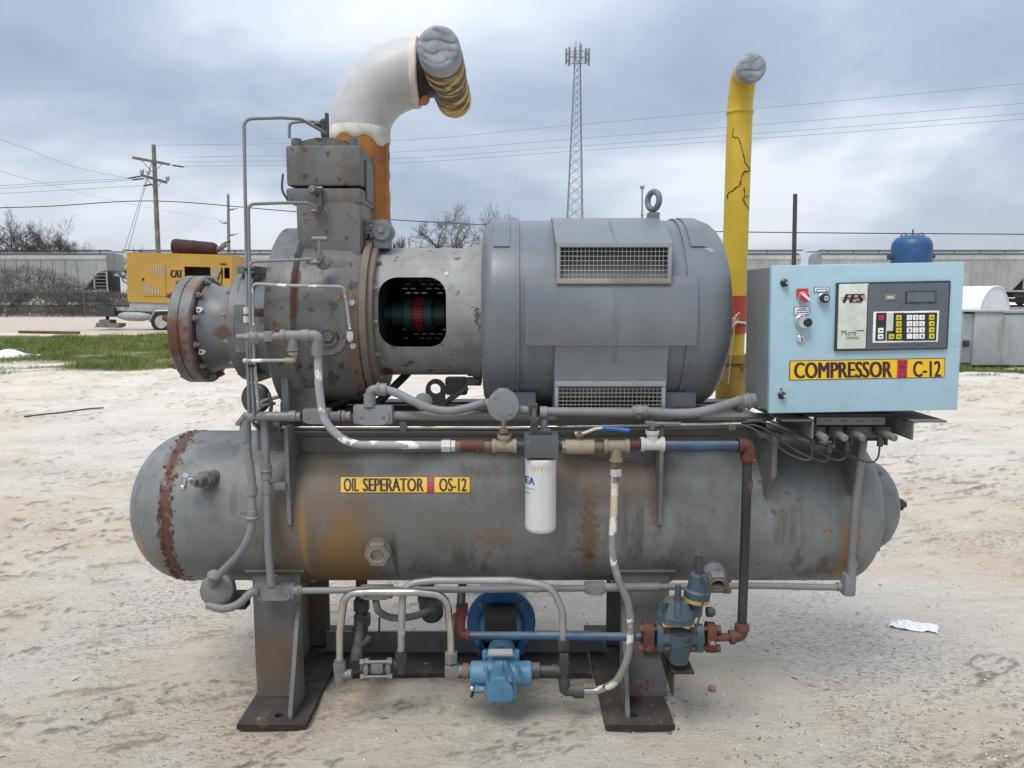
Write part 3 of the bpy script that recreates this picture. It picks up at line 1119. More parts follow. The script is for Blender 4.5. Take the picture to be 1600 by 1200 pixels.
def pole_right():
    Y = 50
    t_ = thing('steel_post', 'slim dark post standing behind the left corner of the blue cabinet', 'post', (P(1241, 459, Y).x, Y, 0))
    MB().cyl((P(1240.5, 459, Y).x, Y, -0.1), P(1242.5, 305, Y), 0.15, 0.13, 10).build('pole', 'railcar_dark', t_)
    MB().cyl(P(1242.5, 305, Y), P(1242.5, 303, Y), 0.16, 0.10, 10).build('cap', 'railcar_dark', t_)


pole_right()


def light_mast():
    Y = 170
    t_ = thing('light_mast', 'thin distant mast with a small head beside the motor lifting eye', 'mast', (P(1003, 459, Y).x, Y, 0))
    MB().cyl((P(1003, 459, Y).x, Y, 0), P(1003.5, 294, Y), 0.26, 0.16, 8).build('pole', 'tower_steel', t_)
    b = MB()
    for dx in (-2.3, 0, 2.3):
        b.box(P(1003.5 + dx, 293, Y), (0.26, 0.3, 0.65))
    b.build('lamp_head', 'tower_steel', t_, 0)
    MB().lathe(P(1003.3, 337.5, Y), (0, 0, 1), [(0, 0.2), (0.05, 0.35), (0.25, 0.35), (0.3, 0.2)], 8).build('collar', 'tower_steel', t_)


light_mast()


def tower():
    Y = 230
    z_top = P(898, 95, Y).z
    xc = P(896, 459, Y).x
    t_ = thing('lattice_tower', 'tall steel lattice tower with antenna panels against the clouds', 'tower', (xc, Y, 0))

    def c(z):       # half width, centre
        s = z / z_top
        return 2.95 * (1 - s) + 0.80 * s, xc + 0.55 * s
    corners = ((-1, -1), (1, -1), (1, 1), (-1, 1))

    def at(z, k):
        h, x = c(z)
        return V((x + corners[k][0] * h, Y + corners[k][1] * h, z))
    for k in range(4):
        MB().cyl(at(0, k), at(z_top, k), 0.16, 0.11, 6).build('leg', 'tower_steel', t_)
    z = 0
    br = MB()
    while z < z_top - 0.5:
        h, _ = c(z)
        z2 = min(z + max(h * 1.5, 2.0), z_top)
        for k in range(4):
            k2 = (k + 1) % 4
            br.cyl(at(z, k), at(z2, k2), 0.055, n=4)
            br.cyl(at(z, k2), at(z2, k), 0.055, n=4)
        z = z2
    br.build('bracing', 'tower_steel', t_)
    _, x = c(z_top)
    pls = {dz: MB() for dz in (-0.6, 1.3)}
    for a in range(6):
        p = V((x + 3.2 * math.cos(a * math.pi / 3), Y + 3.2 * math.sin(a * math.pi / 3), z_top + 0.6))
        q = V((x + 3.2 * math.cos((a + 1) * math.pi / 3), Y + 3.2 * math.sin((a + 1) * math.pi / 3), z_top + 0.6))
        for dz in (-0.6, 1.3):
            pl = pls[dz]
            pl.cyl(p + V((0, 0, dz)), q + V((0, 0, dz)), 0.09, n=5)
            pl.cyl(p + V((0, 0, dz)), V((x, Y, z_top + 0.6 + dz)), 0.08, n=5)
    for pl in pls.values():
        pl.build('platform_frame', 'tower_steel', t_)
    for a in range(12):
        an = a * math.pi / 6 + 0.2
        hh = 3.4 if a % 3 else 4.4
        MB().box((x + 3.35 * math.cos(an), Y + 3.35 * math.sin(an), z_top + 1.0 + (a % 2) * 0.4), (0.5, 0.4, hh), Matrix.Rotation(an, 3, 'Z'), 0.08).build('antenna_panel', 'tower_steel', t_)
    for dx in (-0.45, 0.65):
        MB().box((x + dx - 0.3, Y - 2.6, z_top + 1.9), (0.55, 0.35, 5.4), None, 0.08).build('antenna_panel', 'galvanised', t_)


tower()


def wire(pts, r, mat, label):
    b = MB().tube([P(*q) for q in pts], r, smooth=True, n=5)
    tag(b.build('power_line', mat, None), label, 'power line', 'overhead power lines')


wire([(-150, 327, 50), (60, 323, 53), (240, 314, 55), (440, 329, 54), (640, 345, 53), (900, 357, 51), (1200, 363, 48), (1750, 367, 45)], 0.032, 'wire_black', 'dark overhead cable running just above the railcars across the picture')
for (y0, y1, y2, y3, lab) in ((227, 220, 197, 118, 'uppermost of the thin wires rising to the right'), (246, 238, 219, 151, 'second from top of the thin wires rising to the right'),
                              (253, 248, 231, 168, 'third from top of the thin wires rising to the right'), (260, 255, 238, 177, 'lowest of the thin wires rising to the right')):
    wire([(245 if y0 == 227 else 280, y0, 55), (610, y1, 53), (890, y2 if 0 else y1 + (y3 - y1) * 0.235, 50), (1300, y1 + (y3 - y1) * 0.60, 46), (1750, y3 - 2, 40)], 0.012, 'wire_grey', lab)
for (x0, y0, ym, y1, lab) in ((200, 279, 284, 292, 'upper of the thin wires leaving the pole leftwards'), (206, 281, 288, 296, 'middle of the thin wires leaving the pole leftwards'),
                              (224, 290, 297, 303, 'lowest of the thin wires leaving the pole leftwards')):
    wire([(x0, y0, 55), (100, ym, 55), (-120, y1 + 6, 56)], 0.014, 'wire_grey', lab)
wire([(203, 279, 55), (120, 262, 50), (40, 232, 44), (-90, 185, 36)], 0.010, 'wire_grey', 'faint wire climbing to the upper left from the pole')
wire([(356, 346, 110), (200, 318, 80), (60, 284, 60), (-100, 238, 44)], 0.012, 'wire_grey', 'faint wire crossing behind the pole from the far steel pole')


# ================================================================ things behind the machine on the right
def blue_tank():
    Y = 13
    k = mpp(Y, 2)
    x = P(1424, 400, Y).x
    r = 29.5 * k
    zt = P(1424, 366, Y).z
    t_ = thing('pressure_tank', 'upright blue pressure tank with rounded top behind the cabinet', 'tank', (x, Y, 0))
    MB().lathe((x, Y, 0.35), (0, 0, 1), [(0, 0.03), (0.06, r * 0.55), (0.13, r * 0.9), (0.2, r), (zt - 0.35 - 0.20, r), (zt - 0.35 - 0.13, r * 0.95), (zt - 0.35 - 0.06, r * 0.78), (zt - 0.35 - 0.02, r * 0.45), (zt - 0.35, 0.01)], 40).build('shell', 'tank_blue', t_, 50)
    for a in range(4):
        an = a * math.pi / 2 + 0.6
        MB().box((x + r * 0.8 * math.cos(an), Y + r * 0.8 * math.sin(an), 0.3), (0.06, 0.06, 0.66)).build('leg', 'tank_blue', t_, 0)
    MB().cyl((x, Y, zt - 0.02), (x, Y, zt + 0.08), 0.012, n=8).build('vent', 'railcar_dark', t_)
    for e in (-1, 1):
        MB().torus((x + e * 13.5 * k, Y, zt - 0.03), (0, 1, 0), 0.045, 0.012, 16, 6).build('lifting_lug', 'tank_blue', t_)
        z = P(1424, 401, Y).z
        MB().cyl((x + e * r * 0.9, Y, z), (x + e * (r + 0.07), Y, z), 0.055 if e < 0 else 0.03, n=14).build('nozzle', 'railcar_dark', t_)


blue_tank()


def grey_boxes():
    Y = 16.6
    x0, x1 = P(1440, 575, Y).x, P(1561, 575, Y).x
    zt = P(1500, 487, Y).z
    t_ = thing('equipment_box', 'grey metal equipment box with a narrow recessed door panel', 'equipment box', ((x0 + x1) / 2, Y, 0))
    b = MB()
    xr = P(1521, 530, Y).x; xl = P(1504, 530, Y).x
    b.box(((x0 + xl) / 2, Y + 0.7, zt / 2 + 0.03), (xl - x0, 1.4, zt - 0.06), bev=0.01)
    b.box(((xr + x1) / 2, Y + 0.7, zt / 2 + 0.03), (x1 - xr, 1.4, zt - 0.06), bev=0.01)
    b.build('cabinet', 'trailer_box_grey', t_)
    MB().box(((xl + xr) / 2, Y + 0.08, zt / 2 + 0.03), (xr - xl, 0.06, zt - 0.16)).build('door', 'galvanised', t_, 0)
    p = P(1510, 537, Y)
    MB().box((p.x, Y + 0.0, p.z), (0.11, 0.08, 0.14), bev=0.02).build('latch', 'railcar_dark', t_)
    MB().box(((x0 + x1) / 2, Y + 0.7, 0.03), (x1 - x0 - 0.05, 1.3, 0.1)).build('base_rail', 'railcar_dark', t_, 0)
    MB().box(((x0 + x1) / 2, Y + 0.7, zt + 0.015), (x1 - x0 + 0.06, 1.5, 0.03)).build('lid', 'trailer_box_grey', t_, 0)
    xa, xb = P(1564, 575, Y).x, P(1700, 575, Y).x
    t2 = thing('equipment_box', 'plain grey metal box cut off at the right edge', 'equipment box', ((xa + xb) / 2, Y, 0))
    MB().box(((xa + xb) / 2, Y + 0.75, zt / 2), (xb - xa, 1.3, zt - 0.10), bev=0.01).build('cabinet', 'trailer_box_grey', t2)
    MB().box(((xa + xb) / 2, Y + 0.75, zt - 0.01), (xb - xa + 0.04, 1.36, 0.05)).build('lid', 'galvanised', t2, 0)
    MB().box(((xa + xb) / 2, Y + 0.75, 0.02), (xb - xa - 0.04, 1.25, 0.08)).build('base_rail', 'railcar_dark', t2, 0)
    # white half-round tank behind the boxes
    Y2 = 19.0
    c = P(1553, 494, Y2); r = 50 * mpp(Y2, 1.4)
    t3 = thing('white_tank', 'white round-backed horizontal tank behind the grey boxes', 'tank', (c.x, Y2, 0))
    d = V((-0.55, 0.83, 0))
    c = V((c.x, Y2, c.z - 0.05))
    MB().lathe(c, d, [(0, r * 0.96), (0.03, r), (3.4, r), (3.43, r * 0.96)], 48).build('shell', 'white_cover', t3, 40)
    MB().torus(c, d, r * 0.985, 0.025, 48, 8).build('rim', 'white_cover', t3)
    for s in (0.5, 2.9):
        m = c + d * s
        MB().box((m.x, m.y, (m.z - r * 0.8) / 2), (1.2, 0.2, max(m.z - r * 0.6, 0.2)), Matrix.Rotation(math.atan2(d.y, d.x) + math.pi / 2, 3, 'Z')).build('saddle', 'railcar_dark', t3, 0)


grey_boxes()


# ================================================================ the compressor package
TY, TZ, TR = 3.10, 0.735, 0.305         # separator tank axis and radius
TX0, TX1 = -1.298, 1.335                # ends of its straight shell
MZ = 1.519                              # motor axis height
BROWN = (0.13, 0.085, 0.045)
OCHRE = (0.30, 0.155, 0.035)

paint('tank_grey', (0.179, 0.187, 0.183), 0.52, grime=0.34, var=0.22, vs=2.2, streak=1.0, scol=(0.095, 0.085, 0.072), rust=0.22, rs=5.0, chips=0.42, cs=16, ccol=(0.12, 0.12, 0.12), bump=0.12,
      spots=((-1.300, 0.735, 0.026, 2.0, (0.19, 0.105, 0.055), 0.75, 3.2, 0.12, 28), (-1.300, 0.735, 0.021, 2.0, (0.085, 0.036, 0.022), 1.0, 3.4, 0.10, 36), (-0.72, 0.66, 0.21, 0.36, BROWN, 0.72, 0.9, 0.4, 6), (-0.63, 0.55, 0.10, 0.22, (0.20, 0.115, 0.035), 0.75, 0.5, 0.35, 6),
             (-0.40, 0.82, 0.50, 0.17, BROWN, 0.24, 1.8, 0.7, 6), (-0.445, 0.60, 0.010, 0.10, (0.075, 0.05, 0.035), 0.7, 0.8, 0.5, 14), (-1.425, 0.60, 0.016, 0.09, OCHRE, 0.8, 0.8, 0.3, 16), (-0.785, 0.66, 0.012, 0.16, OCHRE, 0.65, 0.8, 0.4, 12),
             (-0.065, 0.685, 0.055, 0.030, (0.155, 0.092, 0.045), 0.75, 4.2, 0.5, 34), (-0.09, 0.625, 0.018, 0.022, (0.15, 0.09, 0.045), 0.7, 3.4, 0.5, 36),
             (0.29, 0.71, 0.040, 0.16, (0.16, 0.10, 0.05), 0.5, 1.6, 0.6, 12), (0.29, 0.71, 0.030, 0.14, (0.125, 0.066, 0.034), 0.75, 6.0, 0.7, 45), (0.292, 0.615, 0.016, 0.022, RUST, 0.85, 3.0, 0.3, 40), (0.34, 0.90, 0.22, 0.09, (0.13, 0.080, 0.045), 0.65, 1.6, 0.5, 9),
             (0.535, 0.84, 0.024, 0.13, (0.12, 0.066, 0.036), 0.7, 4.2, 0.7, 35), (1.262, 0.60, 0.020, 0.16, OCHRE, 0.65, 2.2, 0.5, 16), (1.30, 0.68, 0.010, 0.2, OCHRE, 0.45, 2.2, 0.5, 14), (1.185, 0.715, 0.016, 0.022, OCHRE, 0.6, 0.8, 0.4, 12),
             (-1.15, 0.985, 0.085, 0.030, (0.10, 0.115, 0.125), 0.7, 0.9, 0.25, 8), (-1.045, 0.83, 0.014, 0.055, (0.10, 0.105, 0.11), 0.7, 0.8, 0.25, 10)))
paint('rust_flakes', (0.095, 0.042, 0.026), 0.9, var=0.4, vs=20)
paint('frame_grey', (0.124, 0.13, 0.128), 0.6, grime=0.4, var=0.18, streak=0.5, rust=0.22, rs=13, chips=0.1, dust=0.35)
paint('leg_grey', (0.145, 0.147, 0.141), 0.6, grime=0.35, var=0.16, streak=0.6, scol=(0.13, 0.095, 0.06), rust=0.34, rs=5, dust=0.2,
      spots=((-0.93, 0.18, 0.10, 0.13, (0.13, 0.085, 0.055), 0.7, 0.9, 0.4, 9),))
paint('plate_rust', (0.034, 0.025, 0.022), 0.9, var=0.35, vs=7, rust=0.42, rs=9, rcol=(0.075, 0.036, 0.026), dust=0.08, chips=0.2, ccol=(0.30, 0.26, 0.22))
paint('dark_steel', (0.04, 0.038, 0.038), 0.75, var=0.3, dust=0.3)
paint('compressor_grey', (0.124, 0.129, 0.126), 0.48, grime=0.62, var=0.18, vs=3, streak=1.0, scol=(0.12, 0.085, 0.055), rust=0.44, rs=11, chips=0.6, cs=20, ccol=(0.055, 0.045, 0.04),
      spots=((-0.777, 1.60, 0.014, 0.10, RUST, 0.85, 2.2, 0.35, 14), (-0.565, 1.42, 0.030, 0.30, (0.16, 0.095, 0.05), 0.6, 1.1, 0.5, 6)))
paint('flange_grey', (0.14, 0.148, 0.15), 0.45, grime=0.55, var=0.18, streak=1.0, rust=0.42, rs=12, chips=0.1, ccol=(0.06, 0.05, 0.05),
      spots=((-1.268, 1.43, 0.045, 0.095, RUST, 0.9, 3.0, 0.3, 16), (-1.210, 1.42, 0.012, 0.16, RUST, 0.7, 2.6, 0.4, 16), (-1.095, 1.452, 0.045, 0.028, RUST, 0.8, 1.2, 0.35, 14)))
paint('casting_blue_grey', (0.132, 0.151, 0.167), 0.48, grime=0.3, var=0.14, streak=0.4, rust=0.12, rs=8)
paint('ring_rust', (0.162, 0.132, 0.102), 0.7, grime=0.35, var=0.2, rust=0.46, rs=10, streak=0.6)
paint('housing_grey', (0.27, 0.272, 0.263), 0.58, grime=0.32, var=0.16, vs=4, streak=0.6, scol=(0.17, 0.15, 0.125), rust=0.34, rs=7, chips=0.5, cs=14, ccol=(0.09, 0.085, 0.08), dust=0.2,
      spots=((-0.485, 1.30, 0.020, 0.016, RUST, 0.9, 0.9, 0.2, 20),))
paint('motor_grey', (0.155, 0.172, 0.188), 0.46, grime=0.14, var=0.12, vs=2.0, chips=0.04, cs=9, ccol=(0.3, 0.27, 0.22), bump=0.05, streak=0.3, scol=(0.13, 0.135, 0.135),
      spots=((0.165, 1.44, 0.010, 0.014, RUST_L, 0.5, 3.6, 0.4, 50), (0.34, 1.645, 0.22, 0.012, (0.30, 0.22, 0.15), 0.3, 2.0, 0.6, 16)))
paint('mesh_wire', (0.34, 0.33, 0.305), 0.5, metal=0.6, var=0.2)
paint('mesh_frame', (0.25, 0.27, 0.28), 0.5, var=0.1, rust=0.12, rs=9)
paint('mesh_frame_rust', (0.27, 0.235, 0.195), 0.65, var=0.2, rust=0.34, rs=14)
paint('conduit_grey', (0.189, 0.197, 0.201), 0.48, grime=0.18, var=0.10, streak=0.2, chips=0.12, cs=30, ccol=(0.17, 0.165, 0.16), dust=0.2)
paint('conduit_dark', (0.155, 0.155, 0.15), 0.6, var=0.2, dust=0.3)
paint('pipe_chipped', (0.30, 0.305, 0.30), 0.45, grime=0.15, var=0.12, chips=0.72, cs=16, ccol=(0.74, 0.72, 0.68))
paint('pipe_tan', (0.23, 0.225, 0.215), 0.5, grime=0.3, var=0.15, chips=0.92, cs=11, ccol=(0.66, 0.61, 0.53), spots=((0.36, 0.875, 0.2, 0.062, (0.56, 0.44, 0.33), 0.95, 0.3, 0.08, 30),))
paint('tube_steel', (0.50, 0.48, 0.44), 0.26, metal=0.9, var=0.18, vs=6, rust=0.10, rs=16, bump=0.02)
paint('tube_painted', (0.30, 0.30, 0.29), 0.45, metal=0.2, var=0.2, chips=0.3, cs=13, ccol=(0.58, 0.55, 0.50))
paint('fitting_grey', (0.183, 0.177, 0.164), 0.55, metal=0.2, var=0.2, rust=0.18, rs=20, dust=0.2)
paint('fitting_dark', (0.044, 0.043, 0.042), 0.6, var=0.25, dust=0.25)
paint('fitting_rust', (0.165, 0.118, 0.078), 0.75, var=0.3, rust=0.36, rs=22)
paint('fitting_brass', (0.265, 0.222, 0.160), 0.6, grime=0.25, metal=0.0, var=0.25, rust=0.2, rs=26)
paint('fitting_white', (0.51, 0.497, 0.468), 0.55, var=0.15, rust=0.12, rs=30)
paint('nipple_red', (0.093, 0.026, 0.019), 0.65, var=0.3, chips=0.3, cs=30, ccol=(0.40, 0.30, 0.22))
paint('elbow_brown', (0.115, 0.049, 0.034), 0.75, var=0.3)
paint('pipe_blue', (0.028, 0.068, 0.124), 0.5, var=0.3, vs=8, chips=0.22, cs=18, ccol=(0.16, 0.15, 0.14), dust=0.35)
paint('pipe_dark', (0.022, 0.025, 0.029), 0.55, var=0.3, rust=0.16, rs=10)
paint('valve_blue', (0.039, 0.074, 0.098), 0.55, grime=0.45, var=0.25, vs=8, rust=0.12, rs=14, dust=0.2)
paint('valve_ochre', (0.38, 0.245, 0.085), 0.6, var=0.25)
paint('pump_blue', (0.068, 0.18, 0.284), 0.42, var=0.16, vs=9, dust=0.12, chips=0.1, cs=30, ccol=(0.2, 0.25, 0.3))
paint('flange_blue', (0.018, 0.115, 0.255), 0.40, var=0.18)
paint('small_motor', (0.368, 0.364, 0.348), 0.5, var=0.15, streak=0.4)
paint('filter_white', (0.629, 0.629, 0.621), 0.32, var=0.03, bump=0.01)
paint('filter_head', (0.085, 0.090, 0.092), 0.6, metal=0.2, var=0.25, chips=0.15, cs=40, ccol=(0.5, 0.5, 0.48))
flat('print_blue', (0.02, 0.09, 0.30), 0.4)
flat('print_grey', (0.20, 0.27, 0.36), 0.5)
flat('marker_tan', (0.52, 0.38, 0.20), 0.6)
flat('handle_blue', (0.03, 0.12, 0.36), 0.4)
paint('insulation_white', (0.469, 0.469, 0.457), 0.45, var=0.06, vs=5, streak=0.45, scol=(0.36, 0.34, 0.31), bump=0.03)
paint('mastic_cream', (0.62, 0.57, 0.50), 0.7, var=0.15, vs=14, chips=0.2, cs=20, ccol=(0.35, 0.32, 0.3), bump=0.4)
paint('foam_orange', (0.389, 0.157, 0.034), 0.85, var=0.28, vs=5, streak=0.7, scol=(0.22, 0.075, 0.025), bump=0.4, rust=0.08, rs=5)
paint('foam_pink', (0.44, 0.17, 0.12), 0.9, var=0.3, bump=0.5)
paint('tar_black', (0.016, 0.014, 0.020), 0.55, var=0.3, bump=0.4)
t = NT('peeling_yellow')
nz = t.noise(5.0, 6, 0.60, t.map((1.0, 3.2, 1.0), rot=(0.5, 0.2, 0.5)), 1.4)
cc = t.mix(t.ss(nz, 0.50, 0.53), (0.062, 0.032, 0.022), t.mix(t.ss(t.noise(30), 0.4, 0.6), (0.40, 0.29, 0.045), (0.56, 0.43, 0.09)))
cc = t.mix(t.ss(t.noise(13, 5), 0.6, 0.66), cc, (0.30, 0.13, 0.03))
t.done(cc, 0.7, 0, t.bump(nz, 0.8, 0.01))
t = NT('duct_tape')
t.done(t.mix(t.ss(t.noise(14, 4), 0.3, 0.7), (0.17, 0.183, 0.205), (0.29, 0.30, 0.325)), 0.5, 0.0, t.bump(t.noise(1.0, 4, 0.5, t.map((5, 5, 30))), 0.35, 0.01))
t = NT('pipe_yellow')
yc = t.mix(t.ss(t.noise(5, 5), 0.3, 0.7), (0.50, 0.335, 0.018), (0.58, 0.405, 0.034))
yc = t.mix(t.ss(t.noise(1.0, 5, 0.6, t.map((14, 14, 1.2))), 0.55, 0.75, 0, 0.4), yc, (0.36, 0.24, 0.03))
t.done(yc, 0.42, 0, t.bump(t.noise(60), 0.05, 0.004))
paint('pipe_red', (0.40, 0.045, 0.022), 0.5, var=0.15, dust=0.1)
paint('pipe_ochre', (0.32, 0.19, 0.035), 0.65, var=0.3, rust=0.35, rs=10)
paint('cabinet_blue', (0.335, 0.485, 0.555), 0.42, streak=0.12, scol=(0.25, 0.36, 0.40), var=0.06, vs=2.5, chips=0.2, cs=18, ccol=(0.20, 0.33, 0.42), bump=0.02)
paint('cabinet_grey', (0.191, 0.2, 0.2), 0.5, var=0.08, streak=0.3)
flat('label_yellow', (0.76, 0.47, 0.010), 0.4, var=0.04)
flat('label_red', (0.55, 0.030, 0.030), 0.4, var=0.05)
flat('label_purple', (0.16, 0.010, 0.085), 0.4)
flat('label_ink', (0.035, 0.012, 0.014), 0.5)
flat('label_white', (0.72, 0.73, 0.75), 0.4)
flat('bezel_grey', (0.092, 0.108, 0.120), 0.42)
flat('bezel_dark', (0.030, 0.036, 0.042), 0.4)
flat('panel_cream', (0.57, 0.60, 0.53), 0.4)
flat('key_white', (0.78, 0.78, 0.77), 0.4)
flat('key_yellow', (0.62, 0.50, 0.015), 0.4)
flat('key_red', (0.44, 0.025, 0.065), 0.4)
flat('key_ink', (0.10, 0.10, 0.09), 0.5)
flat('lcd', (0.105, 0.130, 0.145), 0.12)
flat('knob_black', (0.018, 0.018, 0.02), 0.3)
flat('knob_red', (0.50, 0.025, 0.04), 0.3)
flat('rubber_hose', (0.014, 0.014, 0.015), 0.6)
flat('coupling_red', (0.24, 0.014, 0.018), 0.4)
flat('coupling_green', (0.014, 0.042, 0.040), 0.5)
paint('chrome', (0.62, 0.62, 0.61), 0.22, metal=1.0, var=0.08)
flat('tag_white', (0.70, 0.70, 0.68), 0.5)
flat('strap_black', (0.012, 0.012, 0.013), 0.5)
flat('rope_cream', (0.56, 0.50, 0.40), 0.9)

SK = thing('compressor_skid', 'large grey screw compressor package with motor, oil separator tank and blue control cabinet', 'compressor', (-0.1, TY, 0))


def tp(name, pts, r, mat, parent=None, bend=0.05, smooth=False, n=12):
    return MB().tube([P(*q) for q in pts], r, bend, n, smooth).build(name, mat, parent or SK, 50)


def bx(name, x0, y0, x1, y1, Y, dep, mat, parent=None, bev=0.004, rot=None):
    """box whose front face covers a pixel rectangle at depth Y"""
    p, q = P(x0, y0, Y), P(x1, y1, Y)
    c = (p + q) / 2
    return MB().box((c.x, Y + dep / 2, c.z), (abs(q.x - p.x), dep, abs(p.z - q.z)), rot, bev).build(name, mat, parent or SK)


bolt_me = MB().hexa((0, 0, -0.004), (0, 0, 0.011), 0.0125).cyl((0, 0, 0.011), (0, 0, 0.020), 0.007, n=8).mesh('bolt', 'fitting_grey', 30)
bolt_red = MB().hexa((0, 0, -0.004), (0, 0, 0.014), 0.0135).cyl((0, 0, 0.014), (0, 0, 0.024), 0.008, n=8).mesh('bolt_red', 'elbow_brown', 30)
screw_me = MB().lathe((0, 0, -0.002), (0, 0, 1), [(0, 0.0055), (0.003, 0.0055), (0.005, 0.003)], 8).mesh('screw', 'fitting_grey', 30)

# ---------------------------------------------------------------- separator tank
pr = []
hd = 0.235          # depth of the left head
for i in range(17):
    a = math.pi / 2 * i / 16
    pr.append((TX0 - hd * math.cos(a), max(TR * math.sin(a) ** 0.92, 0.002)))
pr[0] = (TX0 - hd, 0.002)
pr += [(TX0 + 0.0, TR), (TX0 + 0.012, TR + 0.0015), (TX0 + 0.024, TR)]
pr += [(x, TR) for x in np.linspace(TX0 + 0.05, TX1 - 0.03, 30)]
hr = 0.145
for i in range(9):
    a = math.pi / 2 * (1 - i / 9)
    pr.append((TX1 + hr * math.cos(a), TR * math.sin(a)))
pr = [q for q in pr if not (q[0] > TX1 and q[1] < 0.19)]
pr.append((pr[-1][0] + 0.001, 0.0))
tank = MB().lathe((0, TY, TZ), (1, 0, 0), [(x, max(r, 0.0005)) for x, r in pr], 96, caps=False).build('separator_tank', 'tank_grey', SK, 60)
# bolted dished cover on the right head
cx = TX1 + 0.112
cv = MB().lathe((0, TY, TZ), (1, 0, 0), [(cx - 0.03, 0.16), (cx - 0.03, 0.197), (cx - 0.004, 0.200), (cx, 0.194), (cx + 0.03, 0.186), (cx + 0.065, 0.165), (cx + 0.095, 0.128), (cx + 0.115, 0.082), (cx + 0.125, 0.035), (cx + 0.127, 0.001)], 64)
cv = cv.build('end_cover', 'tank_grey', tank, 35)
for an in (-0.75, 2.2, 0.9, -2.3, 3.7):
    place(bolt_me, 'cover_bolt', tank, aim((cx - 0.002, TY + 0.198 * math.cos(an), TZ + 0.198 * math.sin(an)), (1, 0, 0)))
e = V((cx + 0.11, TY, TZ))
MB().cyl(e, e + V((0.03, 0, 0)), 0.022).hexa(e + V((0.03, 0, 0)), e + V((0.055, 0, 0)), 0.026).cyl(e + V((0.055, 0, 0)), e + V((0.07, 0, 0)), 0.014).build('end_plug', 'fitting_dark', tank)


rsc = random.Random(17)
sc_ = MB()
for i in range(330):
    an = rsc.uniform(R(20), R(340)) if i % 3 else rsc.uniform(R(150), R(285))
    xx = TX0 - 0.002 + rsc.choice((-1, 1)) * abs(rsc.gauss(0.018, 0.008))
    rr_ = TR + rsc.uniform(0.0002, 0.0016)
    s_ = rsc.uniform(0.002, 0.007)
    pts_ = []
    for k in range(5):
        t_ = k * 1.2566 + rsc.uniform(-0.3, 0.3)
        w_ = s_ * rsc.uniform(0.5, 1.2)
        aa = an + w_ * 1.6 * math.sin(t_) / TR
        r2_ = rr_ + rsc.uniform(0, 0.0012) + (0.008 * rsc.random() if R(255) < an < R(275) and k == 0 else 0)
        pts_.append(V((xx + w_ * math.cos(t_), TY + r2_ * math.cos(aa), TZ + r2_ * math.sin(aa))))
    sc_.add(pts_ + [V((xx, TY + (TR - 0.002) * math.cos(an), TZ + (TR - 0.002) * math.sin(an)))], [(0, 1, 2, 3, 4), (1, 0, 5), (2, 1, 5), (3, 2, 5), (4, 3, 5), (0, 4, 5)])
ro_ = sc_.build('rust_scale', 'rust_flakes', tank, 0)
ro_['kind'] = 'stuff'


def on_tank(px, py):
    """point of the tank's front surface seen at a pixel, with its normal"""
    o = V((0, 0, CAM_H)); d = (P(px, py, 1.0) - o)
    oy, oz = o.y - TY, o.z - TZ
    A = d.y ** 2 + d.z ** 2; B = 2 * (oy * d.y + oz * d.z); C_ = oy * oy + oz * oz - TR * TR
    D = B * B - 4 * A * C_
    s = (-B - math.sqrt(max(D, 0))) / (2 * A)
    p = o + d * s
    return p, V((0, p.y - TY, p.z - TZ)).normalized()


def wrap(px0, py0, px1, py1, lift):
    """u,v in a pixel rectangle laid on the tank's shell"""
    def f(u, w):
        p, n = on_tank(px0 + (px1 - px0) * u, py1 + (py0 - py1) * w)
        return p + n * lift
    return f


def wrap_patch(name, mat, px0, py0, px1, py1, lift, parent):
    f = wrap(px0, py0, px1, py1, lift)
    g = wrap(px0, py0, px1, py1, -0.004)
    nx, ny = 6, 8
    vs = [f(i / nx, j / ny) for j in range(ny + 1) for i in range(nx + 1)]
    fs = [(j * (nx + 1) + i, j * (nx + 1) + i + 1, (j + 1) * (nx + 1) + i + 1, (j + 1) * (nx + 1) + i) for j in range(ny) for i in range(nx)]
    return MB().add(vs, fs).build(name, mat, parent, 60)


wrap_patch('name_label', 'label_ink', 531.5, 744.5, 735, 770.5, 0.0012, tank)
wrap_patch('label_field', 'label_yellow', 532.5, 745.5, 734, 769.5, 0.0018, tank)
wrap_patch('label_divider', 'label_red', 667, 745.5, 679, 769.5, 0.0024, tank)
for it in (('OIL', 0.08, wrap(537, 747.5, 561, 768, 0.003)), ('SEPERATOR', 0.08, wrap(567, 747.5, 662.5, 768, 0.003)), ('OS-12', 0.08, wrap(686, 747.5, 729.5, 768, 0.003))):
    text_part('lettering', 'label_ink', tank, [it])
text_part('lettering', 'label_purple', tank, [(c, 0.06, wrap(668.5, 746 + 6 * i, 677.5, 751 + 6 * i, 0.0032)) for i, c in enumerate('HIGH')])


def nozzle(px, py, r, L, name, mat, hexed=True, bore=True):
    p, n = on_tank(px, py)
    d = V((0, -1, 0.0)) if not hexed else (n * 0.55 + V((0, -1, 0)) * 0.45).normalized()
    b = MB().cyl(p - d * 0.05, p + d * L * 0.55, r * 1.18, n=24)
    b.cyl(p + d * L * 0.55, p + d * L * 0.62, r * 1.18, r * 0.9, n=24)
    o = b.build(name, 'tank_grey', tank)
    if hexed:
        MB().lathe(p, d, [(L * 0.5, r * 0.7), (L * 0.5, r * 1.12), (L, r * 1.12), (L, r * 0.68), (L * 0.7, r * 0.66), (L * 0.7, 0.0005)], 6 if not bore else 6, caps=False).build('hex_bushing', mat, tank, 20)
        MB().lathe(p, d, [(L * 0.985, r * 0.74), (L * 1.03, r * 0.72), (L * 1.03, r * 0.62), (L * 0.72, r * 0.60), (L * 0.72, 0.0005)], 28, caps=False).build('sight_glass', 'fitting_brass', tank, 30)
    return p, d


